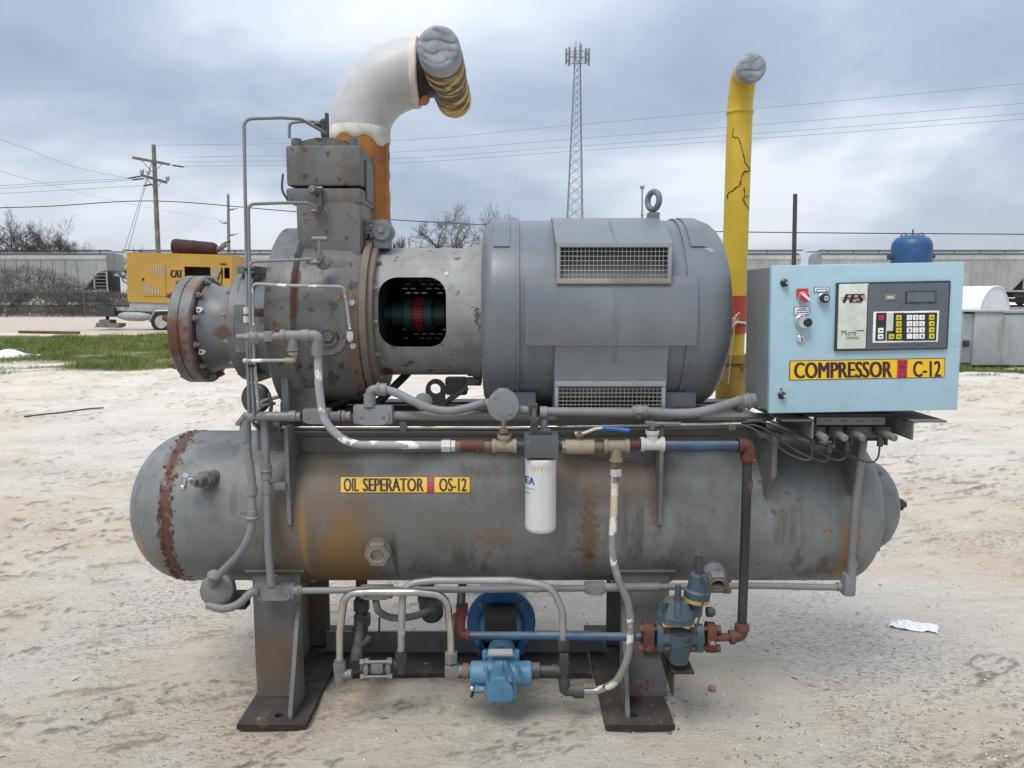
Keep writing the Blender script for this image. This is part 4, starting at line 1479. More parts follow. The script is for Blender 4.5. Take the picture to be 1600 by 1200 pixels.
nozzle(593, 857, 0.043, 0.055, 'sight_nozzle', 'fitting_grey')
nozzle(1113, 890, 0.040, 0.085, 'sight_nozzle', 'fitting_grey')
# relief nozzle on the left with a small gauge valve
p, n = on_tank(330, 748)
d = V((-0.25, -1, 0.12)).normalized()
MB().cyl(p - d * 0.03, p + d * 0.03, 0.032, n=20).hexa(p + d * 0.03, p + d * 0.05, 0.034).build('small_nozzle', 'tank_grey', tank)
MB().lathe(p, d, [(0.05, 0.026), (0.085, 0.022), (0.09, 0.012), (0.11, 0.012)], 16).build('nozzle_cap', 'frame_grey', tank)
e = p + d * 0.075
MB().cyl(e, e + V((-0.045, -0.01, 0.012)), 0.009).hexa(e + V((-0.035, -0.01, 0.016)), e + V((-0.052, -0.012, 0.024)), 0.012).cyl(e + V((-0.04, -0.012, 0.02)), e + V((-0.05, -0.012, -0.02)), 0.008).ball(e + V((-0.052, -0.015, -0.02)), 0.012).build('gauge_valve', 'chrome', tank)

# ---------------------------------------------------------------- legs and base
for X0, gx in ((-1.0076, 1), (0.425, -1)):
    leg = MB()
    w, y0, y1 = 0.186, 2.872, 3.33
    xc = X0 + w / 2
    th = 0.016
    # top follows the tank's belly
    for yy in (y0, y1 - th):
        ztop = TZ - math.sqrt(max(TR ** 2 - (abs(yy + th / 2 - TY)) ** 2, 0)) + 0.01
        leg.box((xc, yy + th / 2, (ztop + 0.02) / 2), (w, th, ztop - 0.02), bev=0.002)
    web = [(y0 + th, 0.02), (y1 - th, 0.02)] + [(TY + 0.215 * math.cos(a), TZ - math.sqrt(TR ** 2 - (0.215 * math.cos(a)) ** 2) + 0.005) for a in np.linspace(0, math.pi, 9)]
    leg.prism([(xc - 0.008, y, z) for y, z in web], (0.016, 0, 0))
    leg = leg.build('support_leg', 'leg_grey', SK)
    # saddle strip welded round the belly
    arc = MB()
    vs = []
    for r_ in (TR, TR + 0.010):
        for xx in (X0 - 0.02, X0 + w + 0.02):
            for a in np.linspace(R(219), R(321), 24):
                vs.append((xx, TY + r_ * math.cos(a), TZ + r_ * math.sin(a)))
    N = 24
    fs = []
    for i in range(N - 1):
        fs += [(i, i + 1, N + i + 1, N + i), (2 * N + i, 3 * N + i, 3 * N + i + 1, 2 * N + i + 1), (i, 2 * N + i, 2 * N + i + 1, i + 1), (N + i, N + i + 1, 3 * N + i + 1, 3 * N + i)]
    fs += [(0, N, 3 * N, 2 * N), (N - 1, 3 * N - 1, 4 * N - 1, 2 * N - 1)]
    arc.add(vs, fs).build('saddle', 'tank_grey', leg, 50)
    gxx = X0 + (w - 0.016 if gx > 0 else 0.0)
    MB().prism([(gxx, y0 - 0.002, 0.021), (gxx, y0 - 0.165, 0.021), (gxx, y0 - 0.165, 0.035), (gxx, y0 - 0.012, 0.40), (gxx, y0 - 0.002, 0.40)], (0.016, 0, 0)).build('gusset', 'leg_grey', leg, 0)
    xp = -0.889 if gx > 0 else 0.473
    hole = MB().cyl((xp + 0.01 * gx, 2.735, -0.05), (xp + 0.01 * gx, 2.735, 0.1), 0.016, n=16).mesh('c', None, 0)
    me = boolean(MB().box((xp, 3.1, 0.010), (0.256, 0.86, 0.020)).mesh('foot_plate', 'plate_rust', 0), [hole])
    place(me, 'foot_plate', leg)
    if gx < 0:
        pass
b = MB()
b.box((-0.21, 3.262, 0.062), (1.23, 0.012, 0.10)).build('base_angle', 'leg_grey', SK, 0)
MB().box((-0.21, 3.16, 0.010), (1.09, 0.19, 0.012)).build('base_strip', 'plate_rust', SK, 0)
# rusty angle bracket reaching out of the right leg
p = P(1053, 1035, 2.78)
fr = P(1058, 1052, 2.60)
b = MB()
xl = P(1050, 1052, 2.62).x; xr = P(1085, 1055, 2.62).x
zt = P(1050, 1052, 2.62).z
b.box(((xl + xr) / 2, 2.75, zt), (xr - xl, 0.26, 0.008))
b.prism([(xl, 2.62, zt + 0.002), (xl, 2.62, zt - 0.085), (xl, 2.88, zt - 0.03), (xl, 2.88, zt + 0.002)], (0.008, 0, 0))
b.prism([(xl - 0.06, 2.872, zt + 0.07), (xl + 0.01, 2.872, zt + 0.07), (xl + 0.01, 2.872, zt - 0.05), (xl - 0.06, 2.872, zt - 0.05)], (0, -0.01, 0))
b.build('angle_bracket', 'plate_rust', SK, 0)

# ---------------------------------------------------------------- upper frame on the tank
bz0, bz1 = 0.985, 1.135
X0, X1 = -0.99, 0.985
for yy, s in ((2.945, 1), (3.255, -1)):
    b = MB()
    b.box(((X0 + X1) / 2, yy, (bz0 + bz1) / 2 - 0.004), (X1 - X0, 0.012, bz1 - bz0 - 0.008))
    b.box(((X0 + X1) / 2, yy - s * 0.045, bz1), (X1 - X0, 0.10, 0.012))
    b.build('frame_beam', 'frame_grey', SK, 0)
for xx in (-0.78, -0.12, 0.42, 0.86):
    MB().box((xx, 3.1, 1.10), (0.10, 0.30, 0.05)).build('cross_member', 'dark_steel', SK, 0)
MB().box((0.0, 2.938, 1.012), (1.62, 0.010, 0.075)).build('web_plate', 'frame_grey', SK, 0)


def hang_plate(x, ytop, z_top, z_low, th=0.014, mat='leg_grey'):
    poly = [(ytop, z_top), (ytop, z_low + 0.0)]
    a0 = math.asin(max(min((z_low - 0.01 - TZ) / TR, 1), -1))
    for a in np.linspace(a0, R(70), 14):
        poly.append((TY - (TR - 0.002) * math.cos(a), TZ + (TR - 0.002) * math.sin(a)))
    poly.append((TY - 0.13, z_top))
    MB().prism([(x - th / 2, y, z) for y, z in poly], (th, 0, 0)).build('hanger_plate', mat, SK, 0)


hang_plate(P(449.5, 750, 2.78).x, 2.780, 1.115, 0.745)
hang_plate(P(1033, 750, 2.78).x, 2.780, 1.115, 0.745)
# small clip between the left hanger and the conduit
bx('conduit_clip', 421, 755, 446, 766, 2.755, 0.02, 'leg_grey')

# ---------------------------------------------------------------- motor
MX0, MX1, MR = -0.112, 0.802, 0.371


def rnd(x0, x1, r, c, n=6):
    out = []
    for i in range(n + 1):
        a = math.pi / 2 * i / n
        out.append((x0 + c - c * math.cos(a), r - c + c * math.sin(a)))
    for i in range(n + 1):
        a = math.pi / 2 * (1 - i / n)
        out.append((x1 - c + c * math.cos(a), r - c + c * math.sin(a)))
    return out


pf = [(MX0, 0.02)] + rnd(MX0, MX1, MR, 0.055)
for i_ in range(7):
    a_ = math.pi / 2 * (1 - i_ / 6)
    pf[8 + i_] = (MX1 + 0.004 - 0.105 + 0.105 * math.cos(a_), MR - 0.105 + 0.105 * math.sin(a_))
# seams between the end bells and the stator shell
s0, s1 = 0.022, 0.628
pf = pf[:8] + [(s0 - 0.006, MR), (s0 - 0.006, MR + 0.004), (s0 + 0.004, MR + 0.004), (s0 + 0.004, MR - 0.004), (s1 - 0.004, MR - 0.004), (s1 - 0.004, MR + 0.004), (s1 + 0.006, MR + 0.004), (s1 + 0.006, MR)] + pf[8:] + [(MX1, 0.02)]
motor = MB().lathe((0, TY, MZ), (1, 0, 0), pf, 96).build('motor', 'motor_grey', SK, 35)


def shell_patch(x0, x1, a0, a1, r0, r1, n=14):
    b = MB()
    vs, fs = [], []
    for i in range(n + 1):
        a = a0 + (a1 - a0) * i / n
        for (x, r) in ((x0, r0), (x0, r1), (x1, r1), (x1, r0)):
            vs.append((x, TY - r * math.cos(a), MZ + r * math.sin(a)))
    for i in range(n):
        for k in range(4):
            fs.append((i * 4 + k, i * 4 + (k + 1) % 4, (i + 1) * 4 + (k + 1) % 4, (i + 1) * 4 + k))
    fs += [(0, 1, 2, 3), tuple(4 * n + k for k in (3, 2, 1, 0))]
    return b.add(vs, fs)


for (x0, x1, a0, a1) in ((MX0 + 0.045, s0 - 0.03, R(42), R(125)), (MX0 + 0.045, s0 - 0.02, R(-48), R(-130)), (s1 + 0.02, MX1 - 0.095, R(42), R(125)), (s1 + 0.02, MX1 - 0.095, R(-48), R(-130))):
    shell_patch(x0, x1, a0, a1, MR - 0.01, MR + 0.006).build('bell_panel', 'motor_grey', motor, 35)

GY_ = 2.735
hx0, hx1 = P(868, 410, GY_).x, P(1050, 410, GY_).x
wx0, wx1 = P(821, 500, 2.72).x, P(1090, 500, 2.72).x
zg1, zg0 = P(900, 378, GY_).z, P(900, 439, GY_).z
PRr = MR + 0.013


def arc_y(z, r=None):
    r = r or PRr
    return TY - math.sqrt(max(r * r - (z - MZ) ** 2, 0))


zt_, zl_ = P(840, 430, 2.74).z, P(840, 540, 2.72).z
a_t, a_l = math.asin((zt_ - MZ) / PRr), math.asin((zl_ - MZ) / PRr)
zi = P(900, 566, 2.755).z
zb1, zb0 = P(900, 597, 2.765).z, P(900, 642, 2.765).z
th = 0.008
shell_patch(wx0, wx1, a_l, a_t, MR - 0.02, PRr, 20).build('hood_wing', 'motor_grey', motor, 30)


def xprism(poly, x0, x1):
    return [(x0, y, z) for y, z in poly], (x1 - x0, 0, 0)


hb = MB()
hb.prism(*xprism([(GY_ - 0.006, zg1 - 0.002), (2.93, MZ + 0.350), (3.02, MZ + 0.371), (3.10, MZ + 0.375), (3.10, MZ + 0.36), (3.02, MZ + 0.35), (2.93, MZ + 0.335), (GY_ - 0.004, zg1 - 0.010)], hx0, hx1))
hood = hb.build('air_hood', 'motor_grey', motor, 20)
for x in (hx0, hx1 - th):
    MB().prism(*xprism([(GY_ + 0.001, zg1 - 0.006), (GY_ + 0.001, zg0 + 0.002), (arc_y(zg0) + 0.02, zg0 - 0.02), (2.80, MZ + 0.20), (2.93, MZ + 0.334)], x, x + th)).build('hood_cheek', 'motor_grey', motor, 0)
MB().prism(*xprism([(arc_y(zl_) + 0.001, zl_ + 0.004), (2.755, zi), (2.760, zb1), (2.772, zb1), (2.767, zi), (arc_y(zl_) + 0.02, zl_ + 0.004)], hx0, hx1 - 0.004)).build('lower_hood', 'motor_grey', motor, 20)
for x in (hx0, hx1 - 0.004 - th):
    MB().prism(*xprism([(arc_y(zl_) + 0.004, zl_ - 0.002), (2.757, zi), (2.766, zb0), (2.93, zb0 - 0.01), (2.90, MZ - 0.1)], x + 0.0005, x + th - 0.0005)).build('hood_cheek', 'motor_grey', motor, 0)
xm = P(961, 480, 2.72).x
vsm = []
MB().prism([(xm, arc_y(z) - 0.0025, z) for z in np.linspace(zt_ - 0.008, zl_, 10)] + [(xm, arc_y(z) + 0.004, z) for z in np.linspace(zl_, zt_ - 0.008, 10)], (0.007, 0, 0)).build('hood_seam', 'motor_grey', motor, 0)
MB().prism([(xm, arc_y(zl_), zl_), (xm, 2.7525, zi), (xm, 2.7575, zb1 + 0.004), (xm, 2.765, zb1 + 0.004), (xm, 2.76, zi), (xm, arc_y(zl_) + 0.008, zl_)], (0.007, 0, 0)).build('hood_seam', 'motor_grey', motor, 0)
MB().prism([(xm, GY_ - 0.0065, zg1 + 0.001), (xm, 2.93, MZ + 0.353), (xm, 2.93, MZ + 0.345), (xm, GY_, zg1 - 0.006)], (0.008, 0, 0)).build('hood_seam', 'motor_grey', motor, 0)


def grille(x0, x1, z0, z1, yf, lean, nx, nz, ftop, fbot):
    def at(u, w):
        return V((x0 + (x1 - x0) * u, yf + lean * (1 - w), z0 + (z1 - z0) * w))
    W = MB()
    rr = 0.0011
    for i in range(nx + 1):
        u = 0.035 + 0.93 * i / nx
        jit = 0.002 * math.sin(i * 1.7)
        W.tube([at(u, 0.02), at(u + jit, 0.5), at(u, 0.98)], rr, 0, 5)
    for j in range(nz + 1):
        w = 0.08 + 0.84 * j / nz
        W.tube([at(0.02, w), at(0.35, w + 0.006 * math.sin(j * 2.3)), at(0.7, w - 0.006 * math.sin(j * 1.3)), at(0.98, w)], rr, 0, 5)
    W.build('wire_mesh', 'mesh_wire', motor)
    for nm, a, b_, m in (('grille_frame', (0, 0.97), (1, 0.97), ftop), ('grille_frame', (0, 0.04), (1, 0.04), fbot)):
        p, q = at(*a), at(*b_)
        c = (p + q) / 2
        MB().box(c, (q.x - p.x, 0.012, 0.018), bev=0.001).build(nm, m, motor)
    for u in (0.015, 0.985):
        p, q = at(u, 0.09), at(u, 0.92)
        c = (p + q) / 2
        MB().box(c, (0.012, 0.012, q.z - p.z), bev=0.001).build('grille_frame', ftop, motor)


grille(hx0 + 0.003, hx1 - 0.003, zg0 - 0.006, zg1 - 0.006, GY_ - 0.006, 0.0, 26, 7, 'mesh_frame', 'mesh_frame_rust')
grille(hx0 + 0.002, hx1 - 0.008, zb0, zb1 - 0.002, 2.757, 0.006, 25, 6, 'mesh_frame', 'mesh_frame_rust')
# inner deflector seen through the upper mesh
MB().prism(*xprism([(2.75, zg0 + 0.004), (2.84, zg0 + 0.07), (2.845, zg0 + 0.068), (2.755, zg0)], hx0 + 0.015, hx1 - 0.015)).build('air_deflector', 'motor_grey', motor, 0)
# lifting eye
p = V((P(1019, 340, TY).x, TY - 0.02, MZ + MR))
MB().box(p + V((0, 0, 0.012)), (0.045, 0.045, 0.03), None, 0.004).build('eye_base', 'motor_grey', motor)
MB().torus(p + V((0, 0, 0.073)), V((0.85, 0.5, 0)), 0.034, 0.012, 32, 12).build('lifting_eye', 'motor_grey', motor)
for xx in (0.02, 0.62):
    for yy in (2.90, 3.30):
        MB().box((xx, yy, 1.185), (0.14, 0.10, 0.10), None, 0.006).build('motor_foot', 'motor_grey', motor)

# ---------------------------------------------------------------- coupling housing between compressor and motor
bxa, bxb, BR = -0.512, -0.155, 0.252
shell = MB().lathe((0, TY, MZ + 0.008), (1, 0, 0), [(bxa, BR - 0.012), (bxa, BR), (bxb, BR), (bxb, BR - 0.012), (bxa, BR - 0.012)], 96, caps=False)
shell = shell.mesh('coupling_housing', 'housing_grey', 35)
cut = []
p0, p1 = P(590, 433, 2.86), P(698, 543, 2.86)
rx, rz, cr = (p1.x - p0.x) / 2, (p0.z - p1.z) / 2, 0.068
cxx, czz = (p0.x + p1.x) / 2, (p0.z + p1.z) / 2
poly = []
for k, (sx, sz) in enumerate(((1, 1), (-1, 1), (-1, -1), (1, -1))):
    for i in range(9):
        a = math.pi / 2 * (k + i / 8)
        poly.append((cxx + sx * (rx - cr) + cr * math.cos(a), 2.6, czz + sz * (rz - cr) + cr * math.sin(a)))
cut.append(MB().prism(poly, (0, 0.42, 0)).mesh('c', None, 0))
sl = MB()
for j, ang in enumerate((34, 29, 24, 19, -20, -25, -30)):
    for i in range(8):
        xx = bxa + 0.055 + i * 0.034 + (0.012 if j % 2 else 0)
        if (i * 7 + j * 3) % 5 == 0:
            continue
        a = R(ang)
        c = V((xx, TY + BR * math.cos(a), MZ + 0.008 + BR * math.sin(a)))
        sl.box(c, (0.024, 0.12, 0.0072), Matrix.Rotation(a, 3, 'X'))
cut.append(sl.mesh('c', None, 0))
me = boolean(shell, cut)
me.shade_smooth(); me.set_sharp_from_angle(angle=R(35))
house = place(me, 'coupling_housing', SK)
b = MB().lathe((0, TY, MZ + 0.008), (1, 0, 0), [(bxb - 0.022, BR - 0.002), (bxb - 0.022, BR + 0.006), (bxb, BR + 0.006), (bxb, BR + 0.014), (MX0 + 0.006, BR + 0.014), (MX0 + 0.006, 0.12)], 80, caps=False)
b.build('housing_flange', 'housing_grey', house, 30)
ring = MB().lathe((0, TY, MZ - 0.012), (1, 0, 0), [(-0.558, 0.2), (-0.558, 0.312), (-0.552, 0.318), (-0.530, 0.318), (-0.530, 0.300), (-0.512, 0.300), (-0.508, 0.296), (-0.508, 0.2)], 80, caps=False).build('rusty_ring', 'ring_rust', house, 30)
for k in range(10):
    a = R(-80 + k * 26)
    place(bolt_me, 'bolt', house, aim((-0.512, TY - 0.278 * math.cos(a), MZ - 0.012 + 0.278 * math.sin(a)), (1, 0, 0)))
# coupling inside
KX = -0.372
cp = MB().lathe((KX, TY, MZ), (1, 0, 0), [(-0.18, 0.035), (-0.105, 0.035), (-0.105, 0.050), (-0.055, 0.050), (-0.055, 0.068), (-0.024, 0.068), (-0.024, 0.058), (0.024, 0.058), (0.024, 0.068), (0.055, 0.068), (0.055, 0.050), (0.105, 0.050), (0.105, 0.035), (0.26, 0.035)], 40)
cp.build('shaft_coupling', 'coupling_green', house, 30)
g = MB()
for k in range(34):
    a = k * 2 * math.pi / 34
    g.box((KX, TY + 0.0615 * math.cos(a), MZ + 0.0615 * math.sin(a)), (0.040, 0.007, 0.0085), Matrix.Rotation(a, 3, 'X'))
g.build('coupling_grid', 'coupling_red', house, 0)
ln = MB().lathe((0, TY, MZ + 0.008), (1, 0, 0), [(bxa + 0.002, BR - 0.022), (bxa + 0.002, BR - 0.0135), (bxb - 0.002, BR - 0.0135), (bxb - 0.002, BR - 0.022), (bxa + 0.002, BR - 0.022)], 96, caps=False).mesh('shade_liner', 'dark_inside', 35)  # added near-black sleeve: the housing's inner shade put into the colour
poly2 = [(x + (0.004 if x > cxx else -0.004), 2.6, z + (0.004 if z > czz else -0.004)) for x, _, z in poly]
place(boolean(ln, [MB().prism(poly2, (0, 0.42, 0)).mesh('c', None, 0), sl.mesh('c', None, 0)]), 'shade_liner', house)
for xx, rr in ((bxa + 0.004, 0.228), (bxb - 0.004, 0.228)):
    MB().lathe((xx, TY, MZ + 0.008), (1, 0, 0), [(-0.001, 0.0355), (-0.001, rr), (0.001, rr), (0.001, 0.0355), (-0.001, 0.0355)], 48, caps=False).build('shade_disc', 'dark_inside', house)  # added dark discs at both ends, standing in for the interior's shade
p = P(698, 429, 2.845); MB().lathe(p, (0, -1, 0.25), [(0, 0.009), (0.008, 0.009), (0.010, 0.005)], 12).build('plug', 'fitting_white', house)

# ---------------------------------------------------------------- compressor casing
CZ = 1.495
b = MB().lathe((0, TY, CZ), (1, 0, 0), [(-0.885, 0.15), (-0.885, 0.352), (-0.878, 0.362), (-0.79, 0.362), (-0.782, 0.354), (-0.775, 0.338), (-0.70, 0.334), (-0.60, 0.330), (-0.575, 0.316), (-0.559, 0.312), (-0.559, 0.1)], 96, caps=False)
comp = b.build('compressor', 'compressor_grey', SK, 35)
b = MB()
b.box((-0.682, 3.06, 1.80), (0.245, 0.32, 0.34), bev=0.028)
b.box((-0.682, 3.05, 1.63), (0.215, 0.44, 0.20), bev=0.05)
b.build('valve_neck', 'compressor_grey', comp)
xa, xb = P(446, 260, 2.90).x, P(564, 260, 2.90).x
zA, zB = P(500, 226, 2.90).z, P(500, 293, 2.90).z
zC = P(500, 318, 2.90).z
hm = (xa + xb) / 2
hd_ = MB().box((hm, 3.06, (zA + zB) / 2 + 0.003), (xb - xa, 0.32, zA - zB - 0.006), bev=0.014).build('valve_cover', 'compressor_grey', comp)
MB().box((hm, 3.065, (zB + zC) / 2), (xb - xa + 0.004, 0.335, zB - zC - 0.004), bev=0.010).build('valve_cover_flange', 'compressor_grey', comp)
# low domed top between the corner bosses
dm = MB()
pts = [(-0.115, 0), (-0.085, 0.022), (-0.03, 0.034), (0.03, 0.034), (0.085, 0.022), (0.115, 0)]
dm.prism([(hm + x, 2.925, zA - 0.004 + z) for x, z in pts], (0, 0.26, 0)).build('cover_dome', 'compressor_grey', comp, 50)
for x_, y_ in ((xa + 0.035, 2.93), (xb - 0.03, 2.93), (xa + 0.035, 3.19), (xb - 0.03, 3.19)):
    MB().hexa((x_, y_, zA - 0.004), (x_, y_, zA + 0.026), 0.019).build('cap_bolt', 'compressor_grey', comp)
# side lug of the valve block
MB().box((xb + 0.004, 3.04, (zA + zC) / 2 - 0.01), (0.008, 0.14, 0.15), None, 0.003).build('side_boss', 'compressor_grey', comp)
for z_ in (1.79, 1.87):
    place(bolt_me, 'bolt', comp, aim((xb + 0.002, 2.97, z_), (1, 0, 0)))
# small grey electric box and solenoid right of the neck
p = P(598, 362, 2.98)
MB().cyl(p + V((0, -0.03, 0)), p + V((0, 0.06, 0)), 0.040, n=24, bev=0.008).build('solenoid', 'casting_blue_grey', comp)
MB().box(p + V((-0.004, 0.02, -0.01)), (0.062, 0.08, 0.11), None, 0.010).build('solenoid_box', 'casting_blue_grey', comp)
MB().cyl(p + V((-0.003, -0.036, 0.006)), p + V((-0.003, -0.028, 0.006)), 0.012).build('solenoid_cap', 'fitting_grey', comp)
MB().tube([p + V((-0.03, 0, 0.01)), p + V((-0.075, -0.005, 0.01))], 0.010, 0).build('nipple', 'fitting_grey', comp)
MB().tube([p + V((-0.02, 0, -0.05)), p + V((-0.05, 0, -0.055)), p + V((-0.055, 0, -0.12))], 0.010, 0.02).build('nipple', 'fitting_grey', comp)
# lifting ear
p = P(562, 372, 2.98)
MB().prism([p + V((-0.035, 0, 0.018)), p + V((0.035, 0, 0.018)), p + V((0.010, 0, -0.03)), p + V((-0.010, 0, -0.03))], (0, 0.05, 0)).build('lifting_ear', 'ring_rust', comp, 0)
# inlet side: cylinder, octagon and blind flange
CZ2 = 1.470
MB().lathe((0, TY, CZ2), (1, 0, 0), [(-1.0, 0.19), (-0.93, 0.20), (-0.88, 0.23)], 48, caps=False).build('end_housing', 'casting_blue_grey', comp)
o = MB()
oc = [(math.cos(R(22.5 + 45 * k)) * 0.232, math.sin(R(22.5 + 45 * k)) * 0.232) for k in range(8)]
o.prism([(-1.040, TY + a, CZ2 + b_) for a, b_ in oc], (0.045, 0, 0))
o.lathe((0, TY, CZ2), (1, 0, 0), [(-1.074, 0.15), (-1.074, 0.208), (-1.068, 0.216), (-1.0415, 0.216), (-1.0415, 0.15)], 64, caps=False)
oct_ = o.build('octagon_flange', 'flange_grey', comp, 20)
MB().box((-1.02, TY - 0.03, CZ2 + 0.222), (0.07, 0.20, 0.03), None, 0.006).build('top_lug', 'flange_grey', comp)
for k in range(12):
    a = R(15 + 30 * k)
    place(bolt_me, 'bolt', comp, aim((-1.073, TY + 0.193 * math.cos(a), CZ2 + 0.193 * math.sin(a)), (-1, 0, 0)))
MB().lathe((0, TY, CZ2 - 0.006), (1, 0, 0), [(-1.20, 0.18), (-1.185, 0.172), (-1.17, 0.166), (-1.12, 0.163), (-1.085, 0.168), (-1.07, 0.176)], 64, caps=False).build('end_cylinder', 'flange_grey', comp)
MB().lathe((0, TY, CZ2 - 0.012), (1, 0, 0), [(-1.297, 0.002), (-1.297, 0.206), (-1.290, 0.213), (-1.258, 0.213), (-1.2555, 0.2085), (-1.2525, 0.2085), (-1.25, 0.213), (-1.212, 0.213), (-1.205, 0.206), (-1.205, 0.16)], 80, caps=False).build('blind_flange', 'flange_grey', comp, 30)
for k in range(12):
    a = R(15 + 30 * k)
    place(bolt_red, 'bolt', comp, aim((-1.297, TY + 0.19 * math.cos(a), CZ2 - 0.012 + 0.19 * math.sin(a)), (-1, 0, 0)))
    place(bolt_me, 'bolt', comp, aim((-1.205, TY + 0.192 * math.cos(a), CZ2 - 0.012 + 0.192 * math.sin(a)), (1, 0, 0)))
for (px, py) in ((311, 484), (315, 550)):
    Yc = 2.935
    p = P(px, py, Yc - 0.001)
    k = mpp(Yc, 1.4)
    ar = [(-4.5, 4.2), (1.5, 4.2), (5, 0), (1.5, -4.2), (-4.5, -4.2)]
    MB().prism([p + V((a * k, 0, b_ * k)) for a, b_ in ar], (0, 0.02, 0)).build('arrow_tag', 'tag_white', comp, 0)
    MB().box(p + V((-0.9 * k, -0.001, 0)), (4 * k, 0.0016, 3 * k)).build('tag_print', 'key_ink', comp, 0)
for (px, py, Yc) in ((551, 473, 2.80), (557, 383, 2.93), (553, 540, 2.80)):
    p = P(px, py, Yc)
    MB().hexa(p, p + V((0, -0.02, 0)), 0.011).build('plug', 'fitting_white', comp)
# round boss with a hex plug, name plate
p = P(512, 526, 2.768)
MB().lathe(p + V((0, 0.02, 0)), (0, -1, 0), [(0, 0.072), (0.012, 0.070), (0.016, 0.066), (0.016, 0.038), (0.022, 0.036), (0.022, 0.026), (0.006, 0.024), (0.006, 0.0005)], 40, caps=False).build('plug_boss', 'compressor_grey', comp, 30)
MB().hexa(p + V((0, 0.016, 0)), p + V((0, -0.003, 0)), 0.02).build('hex_plug', 'compressor_grey', comp)
bx('name_plate', 396, 482, 416, 495, 2.885, 0.004, 'plate_rust', comp, 0.001)
# foot under the casing
bx('compressor_foot', 438, 590, 452, 655, 2.80, 0.3, 'casting_blue_grey', comp)
bx('compressor_foot', 452, 605, 497, 655, 2.86, 0.2, 'frame_grey', comp)


# ================================================================ suction pipe with white elbow
SX, SY = -0.625, 3.27
zo0, zo1 = 1.90, P(564, 202, SY).z
rj = random.Random(3)
pf = [(0, 0.105)] + [((zo1 - zo0) * i / 14, 0.116 + rj.uniform(-0.002, 0.003)) for i in range(15)]
suct = MB().lathe((SX, SY, zo0), (0, 0, 1), pf, 40).build('suction_pipe', 'foam_orange', SK, 60)
# elbow: quarter bend to the right, slightly swelling
ze = 2.497
xe = -0.385
br = xe - SX
path = [V((SX, SY, zo1 - 0.03)), V((SX, SY, ze - br))]
for i in range(1, 17):
    a = math.pi / 2 * i / 16
    path.append(V((SX + br - br * math.cos(a), SY, ze - br + br * math.sin(a))))
path.append(V((xe + 0.005, SY, ze)))
MB().sweep(path, 0.12, 48, rf=lambda s: 0.119 + 0.018 * min(max((s - 0.05) / 0.6, 0), 1)).build('white_elbow', 'insulation_white', suct, 60)
bd = MB().lathe((SX, SY, zo1 - 0.045), (0, 0, 1), [(0, 0.117), (0.004, 0.1215), (0.02, 0.123), (0.04, 0.122), (0.05, 0.1195)], 40, caps=False)
for i, q in enumerate(bd.v):
    if q[2] < zo1 - 0.035:
        an = math.atan2(q[1] - SY, q[0] - SX)
        bd.v[i] = (q[0], q[1], q[2] - 0.028 * max(0, math.sin(an * 2 + 2.6)) - 0.01 * math.sin(an * 7))
bd.build('mastic_edge', 'mastic_cream', suct, 60)
MB().lathe((xe - 0.022, SY, ze), (1, 0, 0), [(0, 0.136), (0.004, 0.1395), (0.026, 0.1395), (0.030, 0.134), (0.030, 0.1)], 44, caps=False).build('mastic_edge', 'mastic_cream', suct, 50)
MB().lathe((xe - 0.01, SY, ze), (1, 0, 0), [(0, 0.12), (0.025, 0.118), (0.05, 0.098), (0.13, 0.092)], 36).build('tar_wrap', 'tar_black', suct, 50)
f = MB().ball(V((xe + 0.024, SY - 0.02, ze - 0.108)), 0.026, 12)
f.ball(V((xe + 0.014, SY - 0.03, ze - 0.120)), 0.018, 10)
f.build('foam_scrap', 'foam_pink', suct)
bx('foam_scrap', 648, 58, 656, 80, 3.19, 0.04, 'foam_orange', suct, 0.01)
# header stub lying along the line of sight, open end taped
hx = -0.262
hz = 2.470
rj = random.Random(5)
pf = [(0.0, 0.074)] + [(0.03 + 0.72 * i / 24, 0.076 + rj.uniform(-0.003, 0.005)) for i in range(25)] + [(0.76, 0.072)]
stub = MB().lathe((hx, 2.86, hz), (0, 1, 0), pf, 36).build('header_stub', 'peeling_yellow', suct, 50)
def fold(z, x, s):
    q = (z * 29 + 0.45 * math.sin(x * 21 + s) + 0.25 * math.sin(x * 57 + z * 40)) % 1.0
    return q * q * (0.4 + 0.6 * abs(math.sin(z * 61 + s)))


tape = MB().lathe((hx, 2.86, hz), V((0, 1, 0)), [(-0.010, 0.0005)] + [(-0.010, 0.069 * i / 14) for i in range(1, 14)] + [(-0.009, 0.069), (-0.002, 0.0765), (0.04, 0.0785), (0.085, 0.0795), (0.09, 0.077)], 72, caps=False)
for i, q in enumerate(tape.v):
    tape.v[i] = (q[0], q[1] + (0.0048 * fold(q[2] - hz, q[0], 0.5) if q[1] < 2.859 else 0.0015 * math.sin(q[2] * 160)), q[2])
tape.build('tape_cap', 'duct_tape', suct, 40)

# ================================================================ yellow pipe
YX, YY, YR = 1.003, 3.50, 0.0548
zt = P(1157, 140, YY).z
yp = [V((YX, YY, 1.30)), V((YX, YY, zt - 0.06)), V((YX + 0.006, YY - 0.02, zt + 0.062)), P(1173.5, 107, 3.33)]
ypipe = MB().tube(yp, YR, 0.13, 32).build('discharge_pipe', 'pipe_yellow', SK, 60)
ck = MB()
rc = random.Random(11)


def on_pipe(px, py):
    z = P(px, py, YY - YR).z
    xc_ = 800 + (YX / mpp(YY, z))
    s = max(-0.98, min(0.98, (px - xc_) * mpp(YY - 0.04, z) / YR))
    a = math.asin(s)
    return V((YX + (YR + 0.0003) * math.sin(a), YY - (YR + 0.0003) * math.cos(a), z))


